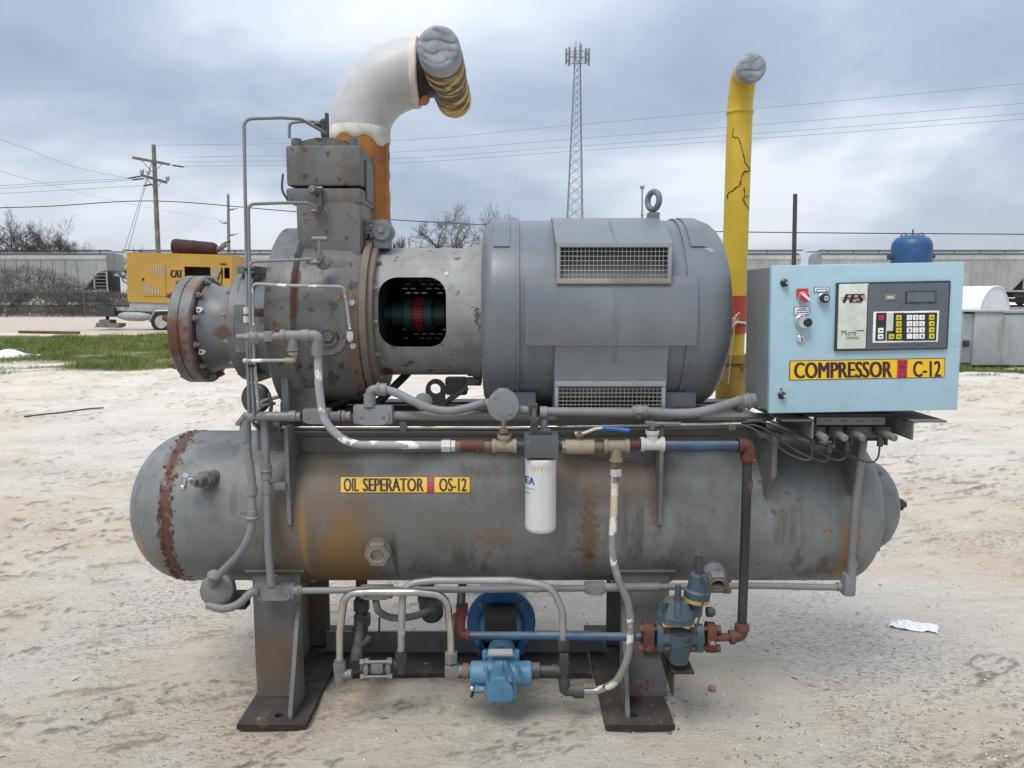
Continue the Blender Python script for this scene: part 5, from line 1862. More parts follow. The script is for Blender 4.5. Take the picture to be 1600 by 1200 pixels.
for ln_, r_ in (([(1141, 198), (1141, 212), (1148, 216), (1153, 228), (1156, 242), (1158, 254), (1163, 259), (1167, 262), (1167, 268)], 0.0026),
                ([(1167, 266), (1157, 268), (1152, 278), (1151, 288), (1143, 295), (1136, 300), (1134, 309)], 0.003), ([(1157, 293), (1158, 306), (1155, 312), (1160, 319), (1166, 325)], 0.0028),
                ([(1160, 306), (1165, 306)], 0.0025)):
    pts_ = []
    for (x0, y0), (x1, y1) in zip(ln_, ln_[1:]):
        for i in range(4):
            f_ = i / 4
            pts_.append(on_pipe(x0 + (x1 - x0) * f_ + rc.uniform(-1.1, 1.1), y0 + (y1 - y0) * f_ + rc.uniform(-0.8, 0.8)))
    pts_.append(on_pipe(*ln_[-1]))
    n_ = len(pts_)
    wd_ = [r_ * rc.uniform(0.4, 1.25) for _ in range(n_)]
    ck.sweep(pts_, r_, 5, rf=lambda s, w_=wd_, n_=n_: w_[min(int(s * n_), n_ - 1)])
ck.build('paint_crack', 'muffler_rust', ypipe)
z1, z2 = P(1150, 462, YY).z, P(1150, 520, YY).z
MB().cyl((YX, YY, z2), (YX, YY, z1), YR + 0.004, n=32).build('red_band', 'pipe_red', ypipe)
z3 = P(1150, 175, YY).z
MB().lathe((YX, YY, z3 - 0.012), (0, 0, 1), [(0, YR), (0.006, YR + 0.005), (0.014, YR + 0.005), (0.02, YR)], 32, caps=False).build('weld_seam', 'pipe_yellow', ypipe)
z4, z5 = P(1150, 553, YY).z, P(1150, 566, YY).z
MB().cyl((YX, YY, z5), (YX, YY, z4), YR + 0.02, n=32).build('flange', 'pipe_ochre', ypipe)
MB().cyl((YX, YY, 1.06), (YX, YY, z5 - 0.002), YR + 0.012, n=24).build('rusty_riser', 'pipe_ochre', ypipe)
MB().box((YX, YY, 1.03), (0.2, 0.2, 0.07), None, 0.008).build('base_flange', 'dark_steel', ypipe)
MB().tube([(YX, YY, 1.05), (YX, YY - 0.1, 0.95), (YX, YY - 0.2, 0.90)], 0.055, 0.06, 16).build('riser_elbow', 'tank_grey', ypipe)
e = yp[-1]
d = (yp[-1] - yp[-2]).normalized()
tc = MB().lathe(e - d * 0.035, d, [(0, YR + 0.003), (0.03, YR + 0.005), (0.045, YR + 0.004), (0.050, YR - 0.003)] + [(0.052, (YR - 0.003) * (1 - i / 11)) for i in range(1, 11)] + [(0.052, 0.0005)], 56, caps=False)
for i, q in enumerate(tc.v):
    if (V(q) - (e - d * 0.035)).dot(d) > 0.047:
        tc.v[i] = tuple(V(q) - d * 0.004 * fold(q[2], q[0], 1.7))
tc.build('tape_cap', 'duct_tape', ypipe, 40)
# old rope tied round the pipe
rp = MB()
pr_ = P(1150, 505, 3.42)
rp.torus((YX, YY, pr_.z), (0.1, 0.05, 1), YR + 0.008, 0.006, 28, 6)
rr = random.Random(2)
for k in range(7):
    a = pr_ + V((rr.uniform(-0.02, 0.01), 0, rr.uniform(-0.02, 0.02)))
    rp.tube([a, a + V((rr.uniform(-0.05, 0.02), -0.02, rr.uniform(-0.04, 0.04))), a + V((rr.uniform(-0.06, 0.0), -0.01, rr.uniform(-0.03, 0.03)))], 0.0035, smooth=True, n=6)
rp.tube([P(1148, 510, 3.41), P(1144, 540, 3.41), P(1141, 565, 3.41), P(1138, 600, 3.41)], 0.0022, smooth=True, n=5)
rp.build('rope', 'rope_cream', ypipe)

# ================================================================ control cabinet
CY = 2.60
TILT = Matrix.Rotation(R(-1.1), 3, 'Y')
cc_ = P(1353, 529, CY)
CW, CH, CD = 298 * mpp(CY, 1.45), 231.5 * mpp(CY, 1.45), 0.27


def F(px, py, w=0.0):
    p = P(px, py, CY)
    return V((p.x, CY - w, p.z))


def cbox(name, x0, y0, x1, y1, w0, w1, mat, bev=0.0, parent=None):
    p, q = F(x0, y0), F(x1, y1)
    c = (p + q) / 2
    return MB().box((c.x, CY - (w0 + w1) / 2, c.z), (abs(q.x - p.x), w1 - w0, abs(p.z - q.z)), TILT, bev).build(name, mat, parent or cab)


bodyc = cc_ + V((0, 0.028 + CD / 2, 0))
cab = MB().box(bodyc, (CW - 0.012, CD, CH - 0.008), TILT, 0.006).build('control_cabinet', 'cabinet_grey', SK)
MB().box(cc_ + V((0, 0.0125, 0)), (CW, 0.024, CH), TILT, 0.005).build('door', 'cabinet_blue', cab)
MB().box(cc_ + V((-0.002, 0.0262, 0)), (CW - 0.016, 0.004, CH - 0.014), TILT).build('door_gasket', 'dark_inside', cab, 0)
# name label
cbox('name_label', 1234, 561.5, 1475, 592, 0.0002, 0.0010, 'label_ink')
cbox('label_field', 1235.2, 562.5, 1474, 591, 0.0004, 0.0016, 'label_yellow')
cbox('label_divider', 1402, 562, 1416.5, 590, 0.0006, 0.0022, 'label_red')


def ft(x0, y0, x1, y1, w, slant=0.0):
    """text rectangle on the door following the label's slight tilt"""
    def f(u, v):
        p = F(x0 + (x1 - x0) * u + slant * (v - 0.5), y1 + (y0 - y1) * v - (x0 + (x1 - x0) * u - 1354) * 0.012, w)
        return p
    return f


for it in (('COMPRESSOR', 0.08, ft(1240, 565, 1394, 590, 0.0022)), ('C-12', 0.08, ft(1426, 565, 1470, 590, 0.0022))):
    text_part('lettering', 'label_ink', cab, [it])
text_part('lettering', 'label_purple', cab, [(c, 0.06, ft(1404, 564 + 7 * i, 1415, 569.6 + 7 * i, 0.0028)) for i, c in enumerate('HIGH')])
# keypad panel
cbox('panel_bezel', 1306.5, 440, 1477.5, 547, 0.0005, 0.010, 'bezel_dark', 0.004)
cbox('panel_face', 1353.5, 443, 1474.5, 544.5, 0.006, 0.012, 'bezel_grey', 0.002)
cbox('panel_face', 1310, 443.5, 1351, 544.5, 0.006, 0.012, 'panel_cream', 0.002)
cbox('logo_stripe', 1311.5, 464, 1350.5, 465, 0.0122, 0.0130, 'label_red')
cbox('logo_stripe', 1311.5, 467.5, 1350.5, 468.5, 0.0122, 0.0130, 'label_red')
for it in (('FES', 0.12, ft(1316, 459, 1347, 472.5, 0.0138, 5.0)), ('Micro', 0.0, ft(1312.5, 515, 1335, 523.5, 0.0128)), ('CONTROL', 0.0, ft(1319, 525.5, 1340, 529.5, 0.0128))):
    text_part('lettering', 'black_print', cab, [it])
cbox('logo_bar', 1336, 515.6, 1347.5, 517, 0.0122, 0.0128, 'bezel_grey')
cbox('display_frame', 1412.5, 454.5, 1459, 473.5, 0.0122, 0.0145, 'bezel_dark', 0.001)
cbox('display', 1414.5, 456.5, 1457, 471.5, 0.0124, 0.0152, 'lcd')
cbox('indicator_window', 1379.5, 459.5, 1396.5, 469.5, 0.0122, 0.0140, 'fitting_brass', 0.001)
cbox('indicator_lens', 1383, 462.5, 1393, 467, 0.0124, 0.0150, 'fitting_white', 0.0005)
cbox('keypad_frame', 1362.5, 486, 1461.5, 534.5, 0.0122, 0.0138, 'key_white', 0.001)
for (x0, y0, x1, y1, m) in ((1366.5, 488.5, 1380, 532, 'knob_black'), (1393.5, 488.5, 1407.5, 532, 'knob_black'), (1382.5, 517, 1393.6, 532, 'knob_black'), (1410, 488.5, 1458.5, 532, 'knob_black'), (1382.5, 489, 1393, 516.5, 'panel_cream')):
    cbox('keypad_field', x0, y0, x1, y1, 0.0124, 0.0146, m)
kw = 8.2 * mpp(CY, 1.45)
key_me = {m: MB().box((0, 0, 0), (kw, 0.003, kw * 0.95), None, 0.0008).mesh('key', m, 30) for m in ('key_white', 'key_yellow', 'key_red')}
ink_me = MB().box((0, 0, 0), (kw * 0.45, 0.0006, kw * 0.28)).mesh('key_print', 'key_ink', 0)
keys = [(1373.3, 496, 'key_red'), (1372.6, 516, 'key_white'), (1372.4, 525.5, 'key_white')]
keys += [(1400.7, 496 + 9.8 * i, 'key_yellow') for i in range(4)] + [(1389.3, 525.4, 'key_yellow')]
keys += [(1417.3 + 9.7 * i, 495.8 + 9.75 * j, 'key_white') for i in range(3) for j in range(4)]
keys += [(1451.8, 495.6 + 9.75 * i, 'key_yellow') for i in range(4)]
for (px, py, m) in keys:
    pz = F(px, py, 0.0155)
    place(key_me[m], 'key', cab, Matrix.Translation(pz) @ TILT.to_4x4())
digits = '789456123 0-'
its = []
n_ = 0
for j in range(4):
    for i in range(3):
        cch = digits[j * 3 + i]
        if cch != ' ':
            x, y = 1417.3 + 9.7 * i, 495.8 + 9.75 * j
            its.append((cch, 0.0, ft(x - 1.3, y - 2.2 + (x - 1354) * 0.012, x + 1.3, y + 2.2 + (x - 1354) * 0.012, 0.0174)))
text_part('key_print', 'key_ink', cab, its)
for (px, py, m) in keys:
    if m != 'key_white' or px < 1380:
        place(ink_me, 'key_print', cab, Matrix.Translation(F(px, py, 0.0172)) @ TILT.to_4x4())
cbox('panel_print', 1383, 538.3, 1404, 539.3, 0.0122, 0.0126, 'bezel_dark')
cbox('panel_print', 1427, 537.6, 1440, 538.6, 0.0122, 0.0126, 'bezel_dark')


def lat(name, px, py, prof, mat, n=28, w0=0.0, sm=30):
    p = F(px, py, w0)
    return MB().lathe(p, (0, -1, 0), prof, n).build(name, mat, cab, sm)


# latches
for (px, py) in ((1225, 442), (1221, 617.5)):
    lat('latch', px, py, [(0, 0.013), (0.006, 0.013), (0.009, 0.009), (0.020, 0.009), (0.022, 0.007)], 'knob_black')
    lat('latch_pin', px + 1.5, py, [(0, 0.0045), (0.0235, 0.0045)], 'chrome')
# red selector
cbox('switch_plate', 1244.5, 451, 1262, 466, 0.0004, 0.002, 'label_red')
lat('selector_ring', 1254, 464.5, [(0, 0.0195), (0.008, 0.0195), (0.012, 0.017), (0.012, 0.003)], 'chrome')
lat('selector_switch', 1254.5, 464.5, [(0.004, 0.0165), (0.02, 0.0160), (0.023, 0.013)], 'knob_red')
p = F(1255, 464, 0.026)
MB().box(p, (0.031, 0.010, 0.0085), TILT @ Matrix.Rotation(R(42), 3, 'Y'), 0.002).build('selector_lever', 'label_white', cab)
# key switch
cbox('switch_plate', 1272, 448.5, 1295.5, 456.5, 0.0004, 0.002, 'knob_black')
cbox('switch_legend', 1272.8, 449.3, 1294.7, 455.7, 0.001, 0.0024, 'label_white')
cbox('legend_print', 1275, 451.2, 1292.5, 452.4, 0.0025, 0.0028, 'key_ink')
cbox('legend_print', 1274.5, 453.8, 1277.5, 454.8, 0.0025, 0.0028, 'key_ink')
cbox('legend_print', 1290, 453.8, 1293, 454.8, 0.0025, 0.0028, 'key_ink')
lat('switch_ring', 1284.5, 466, [(0, 0.0175), (0.010, 0.0175), (0.012, 0.0155)], 'chrome')
lat('key_switch', 1286, 466, [(0, 0.0165), (0.020, 0.0160), (0.022, 0.0145), (0.022, 0.0095)], 'knob_black')
lat('key_core', 1287, 466, [(0, 0.0085), (0.024, 0.0085)], 'chrome')
cbox('key_slot', 1284.5, 465.3, 1289.5, 466.7, 0.0241, 0.0246, 'knob_black')
# big push button
cbox('switch_plate', 1240.5, 479.3, 1264, 491.8, 0.0004, 0.002, 'knob_black')
cbox('switch_legend', 1241.3, 480, 1263.2, 491, 0.001, 0.0024, 'label_white')
for yy, a, b_ in ((482.3, 1247, 1259), (485, 1244.5, 1261), (488.3, 1243.5, 1262)):
    cbox('legend_print', a, yy - 0.7, b_, yy + 0.7, 0.0025, 0.0028, 'key_ink' if yy < 487 else 'label_purple')
lat('button_ring', 1252.5, 503, [(0, 0.0255), (0.006, 0.0255), (0.008, 0.023), (0.014, 0.023), (0.020, 0.021), (0.030, 0.0195), (0.030, 0.015)], 'chrome', 36)
lat('push_button', 1257, 503.5, [(0.01, 0.0155), (0.031, 0.0150), (0.034, 0.012), (0.035, 0.0005)], 'knob_black')
lat('key_lock', 1250.8, 529.5, [(0, 0.0135), (0.006, 0.0135), (0.008, 0.0115), (0.009, 0.0005)], 'chrome')
cbox('key_slot', 1251, 527, 1252.6, 533, 0.0088, 0.0096, 'knob_black')
cbox('door_scratch', 1219, 607, 1222, 609, 0.0001, 0.0012, 'knob_black')
# mounting tray and valve rack below
CYb = 2.86
tz = P(1300, 655, 2.66).z
b = MB()
xl, xr = P(1207, 660, 2.62).x, P(1240, 660, 2.62).x
for (pxa, pxb, drop_at) in ((1228, 1272, 1272), (1440, 1478, 1440)):
    pass
# left angle: flat leg on top, hanging leg on its right; right angle mirrored
zl = P(1270, 657, 2.62).z
xa_, xb_ = P(1222, 657, 2.62).x, P(1272, 657, 2.62).x
b = MB().box(((xa_ + xb_) / 2, 2.80, zl), (xb_ - xa_, 0.36, 0.007)).box((xb_ - 0.0035, 2.80, zl - 0.032), (0.007, 0.36, 0.062))
b.build('mount_angle', 'frame_grey', cab, 0)
xa_, xb_ = P(1423, 657, 2.60).x, P(1477, 657, 2.60).x
b = MB().box(((xa_ + xb_) / 2, 2.78, zl + 0.001), (xb_ - xa_, 0.38, 0.007)).box((xa_ + 0.0035, 2.78, zl - 0.031), (0.007, 0.38, 0.062))
b.build('mount_angle', 'frame_grey', cab, 0)
xa_, xb_ = P(1258, 650, 2.66).x, P(1402, 650, 2.66).x
MB().box(((xa_ + xb_) / 2, 2.80, P(1300, 650, 2.66).z), (xb_ - xa_, 0.26, 0.010)).build('mount_plate', 'dark_steel', cab, 0)
bx('valve_rack', 1276, 652, 1383, 664, 2.665, 0.03, 'conduit_grey', cab, 0.002)
for i in range(4):
    x0 = 1289 + i * 24.5
    bx('rack_print', x0, 656.5, x0 + 9, 659, 2.6635, 0.002, 'key_ink', cab, 0)
bx('manifold', 1276, 667, 1392, 684, 2.70, 0.05, 'frame_grey', cab, 0.003)
for i, px in enumerate((1290, 1321, 1349, 1399)):
    p = P(px, 685, 2.60)
    q = p + V((-0.012 if i < 3 else -0.02, 0.11, 0.012))
    MB().lathe(p, q - p, [(0, 0.010), (0.003, 0.0125), (0.045, 0.0135), (0.048, 0.011), (0.11, 0.010)], 18).build('valve_handle', 'fitting_grey', cab)
    MB().hexa(q - V((0, 0.035, 0)), q, 0.017).build('valve_nut', 'fitting_dark', cab)
for px in (1277, 1303, 1330, 1384):
    p = P(px, 689, 2.68)
    MB().cyl(p + V((0, 0, 0.012)), p - V((0, 0, 0.014)), 0.007, n=10).build('rack_bolt', 'fitting_dark', cab)
for i, (px, pe) in enumerate(((1269.5, 697), (1295, 703), (1323, 701), (1375, 693))):
    p = P(px, pe, 2.66)
    MB().cyl(p + V((0, 0, 0.026)), p + V((0, 0, 0.010)), 0.009, n=10).hexa(p + V((0, 0, 0.010)), p - V((0, 0, 0.010)), 0.0105).build('tube_nut', 'fitting_dark', cab)
# capillary tubes sweeping from the tubing run to the rack
cap = [[(1155, 663, 2.70), (1180, 672, 2.68), (1225, 705, 2.67), (1250, 717, 2.66), (1263, 719, 2.66), (1268, 714, 2.66), (1269.5, 700, 2.66)],
       [(1150, 664, 2.71), (1190, 668, 2.69), (1245, 705, 2.67), (1280, 720, 2.66), (1291, 721, 2.66), (1295, 714, 2.66), (1295, 704, 2.66)],
       [(1160, 660, 2.70), (1195, 660, 2.69), (1250, 690, 2.68), (1295, 715, 2.66), (1312, 719, 2.66), (1321, 714, 2.66), (1323, 702, 2.66)],
       [(1165, 657, 2.72), (1205, 658, 2.72), (1265, 686, 2.70), (1330, 713, 2.68), (1358, 722, 2.66), (1371, 716, 2.66), (1375, 695, 2.66)]]
for c in cap:
    tp('capillary_tube', c, 0.0036, 'fitting_dark', None, smooth=True, n=8)
# cabinet support plates standing off the tank


def cab_plate(px, ylow_px, ymid):
    x = P(px, 720, 2.74).x
    zl_, zm = P(px, ylow_px, 2.80).z, P(px, ymid, 2.72).z
    poly = [(2.735, 1.10), (2.735, zm), (2.80, zl_)]
    a0 = math.asin((zl_ - TZ) / TR)
    for a in np.linspace(a0 + 0.05, R(60), 10):
        poly.append((TY - (TR - 0.002) * math.cos(a), TZ + (TR - 0.002) * math.sin(a)))
    poly += [(2.98, 1.10)]
    MB().prism([(x - 0.006, y, z) for y, z in poly], (0.012, 0, 0)).build('cabinet_support', 'leg_grey', SK, 0)
    MB().prism([(x + 0.006, 2.735, 1.10), (x + 0.006, 2.735, zm), (x + 0.012, 2.735, zm), (x + 0.012, 2.735, 1.10)], (0, 0.05, 0)).build('support_lip', 'leg_grey', SK, 0)


cab_plate(1208, 776, 748)
cab_plate(1345, 775, 748)
MB().box((1.06, 2.90, 1.083), (0.30, 0.26, 0.014)).build('support_shelf', 'frame_grey', SK, 0)
MB().box((1.22, 2.84, 1.083), (0.24, 0.26, 0.013)).build('support_shelf', 'dark_steel', SK, 0)

# ================================================================ electrical conduit
cr = 0.0165


def lb(px, py, w, h, Y, name='conduit_body', mat='conduit_grey'):
    """conduit body: rounded box with an oblong screwed cover"""
    p = P(px, py, Y)
    k = mpp(Y, p.z)
    o = MB().box(p + V((0, 0.012, 0)), (w * k, 0.045, h * k * 0.95), None, 0.010).build(name, mat, SK)
    pts = []
    ww, hh = w * k * 0.42, h * k * 0.40
    for e_, a0 in ((1, -90), (-1, 90)):
        for i in range(9):
            a = R(a0 + 180 * i / 8)
            pts.append(p + V((e_ * (ww - hh) + hh * math.cos(a), -0.016, hh * math.sin(a) - h * k * 0.08)))
    MB().prism(pts, (0, 0.02, 0)).build('conduit_cover', mat, o, 30)
    for e_ in (-1, 1):
        place(screw_me, 'screw', o, aim(p + V((e_ * (ww - hh * 0.7), -0.017, -h * k * 0.08)), (0, -1, 0)))
    return o


Yk = 2.735
tp('conduit', [(392, 650, Yk), (470, 651, Yk)], cr, 'conduit_grey')
lb(495, 650, 44, 24, Yk)
tp('conduit', [(517, 650, Yk), (548, 650, Yk)], cr, 'conduit_grey')
for px in (458, 534):
    p = P(px, 650, Yk); MB().cyl(p - V((0.012, 0, 0)), p + V((0.012, 0, 0)), cr + 0.004).build('conduit_collar', 'conduit_grey', SK)
p = P(534, 650, Yk); MB().cyl(p - V((0.002, 0, 0)), p + V((0.002, 0, 0)), cr + 0.006).build('conduit_ring', 'strap_black', SK)
lb(583, 648, 62, 32, Yk)
p = P(578, 635, Yk)
MB().cyl(p, p + V((0, 0, 0.045)), 0.022).build('conduit_hub', 'conduit_grey', SK)
tp('conduit', [(578, 625, Yk), (578, 610, Yk), (596, 607, Yk)], 0.0175, 'conduit_grey', bend=0.03)
for (px, py, dx) in ((596, 608, 0.018),):
    p = P(px, py, Yk); MB().cyl(p - V((dx, 0, 0)), p + V((dx, 0, -0.002)), 0.023, n=10).torus(p - V((0.01, 0, 0)), (1, 0, 0), 0.022, 0.004).build('conduit_nut', 'conduit_grey', SK)
tp('flexible_conduit', [(602, 608, Yk), (622, 615, Yk - 0.01), (648, 628, Yk - 0.025), (675, 639, Yk - 0.03), (702, 642, Yk - 0.03), (728, 638, Yk - 0.02), (748, 632, Yk - 0.01), (757, 631, Yk)], 0.0155, 'conduit_grey', smooth=True)
tp('conduit', [(612, 649, Yk + 0.02), (700, 650, Yk + 0.02), (780, 648, Yk + 0.02)], 0.0165, 'conduit_grey')
p = P(754, 631, Yk)
MB().hexa(p - V((0.010, 0, 0)), p + V((0.004, 0, 0)), 0.021).hexa(p + V((0.012, 0, 0)), p + V((0.02, 0, 0)), 0.021).cyl(p, p + V((0.03, 0, 0)), 0.015).build('conduit_nut', 'conduit_grey', SK)
# round junction box
p = P(786.5, 633, Yk - 0.02)
jb = MB().lathe(p + V((0, 0.05, 0)), (0, -1, 0), [(0, 0.054), (0.045, 0.0555), (0.052, 0.0575), (0.066, 0.0575), (0.071, 0.0555), (0.0725, 0.05), (0.071, 0.0005)], 48).build('junction_box', 'conduit_grey', SK, 30)
MB().box(p + V((-0.002, 0.0, 0.054)), (0.04, 0.03, 0.012), None, 0.003).build('box_lug', 'conduit_grey', jb)
for (dx, dz, m) in ((-0.030, 0.030, screw_me), (0.026, -0.028, screw_me)):
    place(m, 'screw', jb, aim(p + V((dx, -0.022, dz)), (0, -1, 0)))
p2 = P(796, 645, Yk - 0.04); MB().cyl(p2 + V((0, 0.004, 0)), p2 - V((0, 0.001, 0)), 0.004, n=10).build('box_hole', 'dark_inside', jb)
tp('conduit', [(808, 640, Yk), (830, 642, Yk)], 0.0165, 'conduit_grey')
tp('conduit', [(845, 643, Yk), (990, 645, Yk)], cr, 'conduit_grey')
p = P(849, 645, Yk)
MB().cyl(p - V((0.013, 0, 0)), p + V((0.013, 0, 0)), 0.024).cyl(p + V((0.002, 0, 0)), p + V((0.002, 0, -0.085)), 0.014).build('conduit_tee', 'conduit_grey', SK)
p = P(999, 643, Yk)
MB().cyl(p - V((0.027, 0, 0)), p + V((0.03, 0, 0)), 0.021, n=10).hexa(p - V((0.012, 0, 0)), p + V((0.006, 0, 0)), 0.026).torus(p + V((0.02, 0, 0)), (1, 0, 0), 0.021, 0.004).build('conduit_nut', 'conduit_grey', SK)
tp('flexible_conduit', [(1008, 643, Yk), (1045, 646, Yk), (1085, 645, Yk), (1120, 637, Yk + 0.01), (1150, 628, Yk + 0.03), (1166, 625, Yk + 0.05)], 0.0175, 'conduit_grey', smooth=True)
p = P(1160, 627, Yk + 0.045)
MB().hexa(p - V((0.02, 0, 0.004)), p + V((0.012, 0, 0)), 0.025).cyl(p + V((0.0, 0, 0)), p + V((0.05, 0, 0.004)), 0.027, n=24).torus(p + V((0.022, 0, 0)), (1, 0, 0.1), 0.027, 0.005).build('cabinet_hub', 'conduit_grey', SK)

# left elbow box and the two drops
p = P(385, 656, Yk)
b = MB().tube([P(398, 650, Yk), P(383, 652, Yk), P(384, 690, Yk)], 0.020, 0.02, 14)
b.box(P(378, 655, Yk - 0.004), (0.014, 0.040, 0.050), Matrix.Rotation(R(40), 3, 'Y'), 0.003)
b.build('pull_elbow', 'conduit_grey', SK)
tp('flexible_conduit', [(384, 675, Yk), (388, 710, 2.73), (393, 745, 2.725), (394, 780, 2.72), (394, 812, 2.715), (389, 838, 2.715), (374, 865, 2.725), (352, 888, 2.74), (338, 903, 2.75)], 0.0145, 'conduit_grey', smooth=True)
p = P(394, 766, 2.72); MB().cyl(p - V((0, 0, 0.016)), p + V((0, 0, 0.016)), 0.0185).build('conduit_nut', 'conduit_grey', SK)
p = P(394.5, 805, 2.716); MB().cyl(p - V((0, 0, 0.02)), p + V((0, 0, 0.018)), 0.0185, n=10).torus(p - V((0, 0, 0.008)), (0, 0, 1), 0.019, 0.005).build('conduit_nut', 'conduit_grey', SK)
tp('conduit', [(412, 655, 2.76), (415, 690, 2.76), (416, 745, 2.76)], 0.0150, 'conduit_grey')
p = P(416, 735, 2.755); MB().cyl(p - V((0, 0, 0.03)), p + V((0, 0, 0.022)), 0.0195, n=10).torus(p, (0, 0, 1), 0.0195, 0.004).build('conduit_nut', 'conduit_grey', SK)
tp('flexible_conduit', [(416, 738, 2.755), (417, 790, 2.745), (419, 850, 2.74), (424, 911, 2.75)], 0.0145, 'conduit_grey', smooth=True)
p = P(417, 764, 2.75); MB().cyl(p - V((0, 0, 0.014)), p + V((0, 0, 0.014)), 0.0185).build('conduit_nut', 'conduit_grey', SK)
# oval junction box under the left head
p = P(340, 921, 2.80)
b = MB().lathe(p, V((0, -1, 0.25)), [(-0.04, 0.03), (-0.035, 0.06), (0.012, 0.064), (0.016, 0.060), (0.022, 0.045), (0.022, 0.0005)], 12)
b.build('junction_box', 'conduit_dark', SK, 30)
p = P(331, 905, 2.765); MB().cyl(p + V((-0.004, 0.02, -0.02)), p + V((0.008, -0.006, 0.022)), 0.021, n=10).build('conduit_nut', 'conduit_grey', SK)
tp('conduit', [(325, 945, 2.78), (348, 951, 2.76), (372, 944, 2.76), (392, 926, 2.78), (402, 925, 2.79)], 0.0155, 'conduit_grey', smooth=True)
bx('bracket', 348, 930, 384, 953, 2.86, 0.06, 'dark_steel')
# lower run
Yl = 2.805
lb(428, 925, 64, 24, Yl, mat='conduit_grey')
p = P(425, 911, Yl); MB().cyl(p - V((0, 0, 0.01)), p + V((0, 0, 0.028)), 0.0185).build('conduit_hub', 'conduit_grey', SK)
p = P(467, 923, Yl); MB().torus(p, (1, 0, 0), 0.017, 0.005).cyl(p - V((0.02, 0, 0)), p + V((0.012, 0, 0)), 0.018).build('conduit_nut', 'conduit_dark', SK)
tp('conduit', [(470, 923, Yl), (560, 922, Yl), (760, 921, Yl), (916, 919, Yl)], 0.0125, 'conduit_grey')
lb(588, 926, 52, 20, Yl + 0.01, mat='conduit_dark')
tp('flexible_conduit', [(587, 938, Yl + 0.01), (592, 955, Yl + 0.02), (612, 965, Yl + 0.06), (640, 964, Yl + 0.1), (662, 958, Yl + 0.14), (680, 950, Yl + 0.2)], 0.014, 'conduit_dark', smooth=True)
lb(930, 920, 34, 18, Yl, mat='conduit_grey')
tp('conduit', [(945, 918, Yl), (1030, 917, Yl)], 0.0165, 'conduit_grey')
tp('conduit', [(1030, 917, Yl), (1180, 915, Yl), (1315, 918, Yl)], 0.0125, 'conduit_grey')
tp('hanger_rod', [(593, 965, Yl + 0.02), (592, 1000, Yl + 0.03)], 0.004, 'dark_steel')
p = P(1327, 914, Yl - 0.02)
k = mpp(Yl, 0.5)
b = MB().box(p + V((0, 0.01, 0)), (19 * k, 0.05, 36 * k), None, 0.014).cyl(P(1308, 917, Yl), P(1322, 916, Yl), 0.017).cyl(p + V((0.004, 0, 0.03)), p + V((0.008, 0, 0.09)), 0.017)
b.build('conduit_body', 'conduit_grey', SK)
tp('conduit', [(1329, 895, Yl - 0.02), (1336, 790, 2.75), (1349, 690, 2.74), (1350, 675, 2.74)], 0.0140, 'conduit_grey', bend=0.1)

# ================================================================ small tubing beside the compressor
tr_ = 0.0058
Yt = 2.70
lines = [[(390, 655, Yt + 0.03), (388, 600, Yt), (385, 400, Yt), (381, 186, Yt + 0.03), (440, 184, Yt + 0.1), (470, 186, Yt + 0.14), (509, 208, Yt + 0.22)],
         [(397, 650, Yt + 0.02), (392, 560, Yt - 0.006), (388, 319, Yt), (440, 317, Yt + 0.08), (482, 317, Yt + 0.15), (498, 327, Yt + 0.17)],
         [(391, 520, Yt - 0.012), (389.5, 409, Yt - 0.012), (410, 408, Yt), (490, 405, Yt + 0.05)],
         [(404, 640, Yt + 0.01), (397, 560, Yt - 0.01), (393, 443, Yt - 0.004), (440, 446, Yt + 0.02), (537, 448, Yt + 0.05), (541, 470, Yt + 0.06), (547, 515, Yt + 0.06)]]
for c, bd_ in zip(lines, (0.035, 0.025, 0.022, 0.022)):
    tp('tubing', c, tr_ * (0.9 if c is lines[2] else 1.0), 'pipe_chipped' if c is lines[3] else 'conduit_grey', None, bd_, n=10)
tp('tubing', [(452, 216, 2.93), (452, 192, 2.93), (470, 190, 2.94), (492, 190, 2.95)], 0.0056, 'conduit_grey', None, 0.02, n=10)
tp('tubing', [(442, 272, 2.92), (441, 296, 2.9), (449, 312, 2.9)], 0.004, 'rubber_hose', None, smooth=True, n=8)
for (px, py) in ((386, 421), (392, 572)):
    bx('cable_tie', px - 5, py - 2, px + 7, py + 2, Yt - 0.014, 0.03, 'strap_black', None, 0.001)
for py in (485, 499):
    p = P(385.3, py, Yt); MB().hexa(p - V((0, 0, 0.011)), p + V((0, 0, 0.011)), 0.0105).build('tube_nut', 'fitting_white', SK)
# dark stop valve on the head
p = P(506, 196, 2.95)
b = MB().cyl(p - V((0.035, 0, -0.004)), p, 0.010).hexa(p - V((0.028, 0, -0.004)), p - V((0.012, 0, -0.003)), 0.013).ball(p + V((0, 0, 0.012)), 0.014).box(p + V((0.012, 0, -0.014)), (0.012, 0.015, 0.115))
b.cyl(p + V((0, 0, 0.01)), p - V((0, 0, 0.04)), 0.012).hexa(p + V((-0.003, 0, -0.028)), p + V((0.007, 0, -0.052)), 0.011)
b.build('stop_valve', 'fitting_dark', SK)
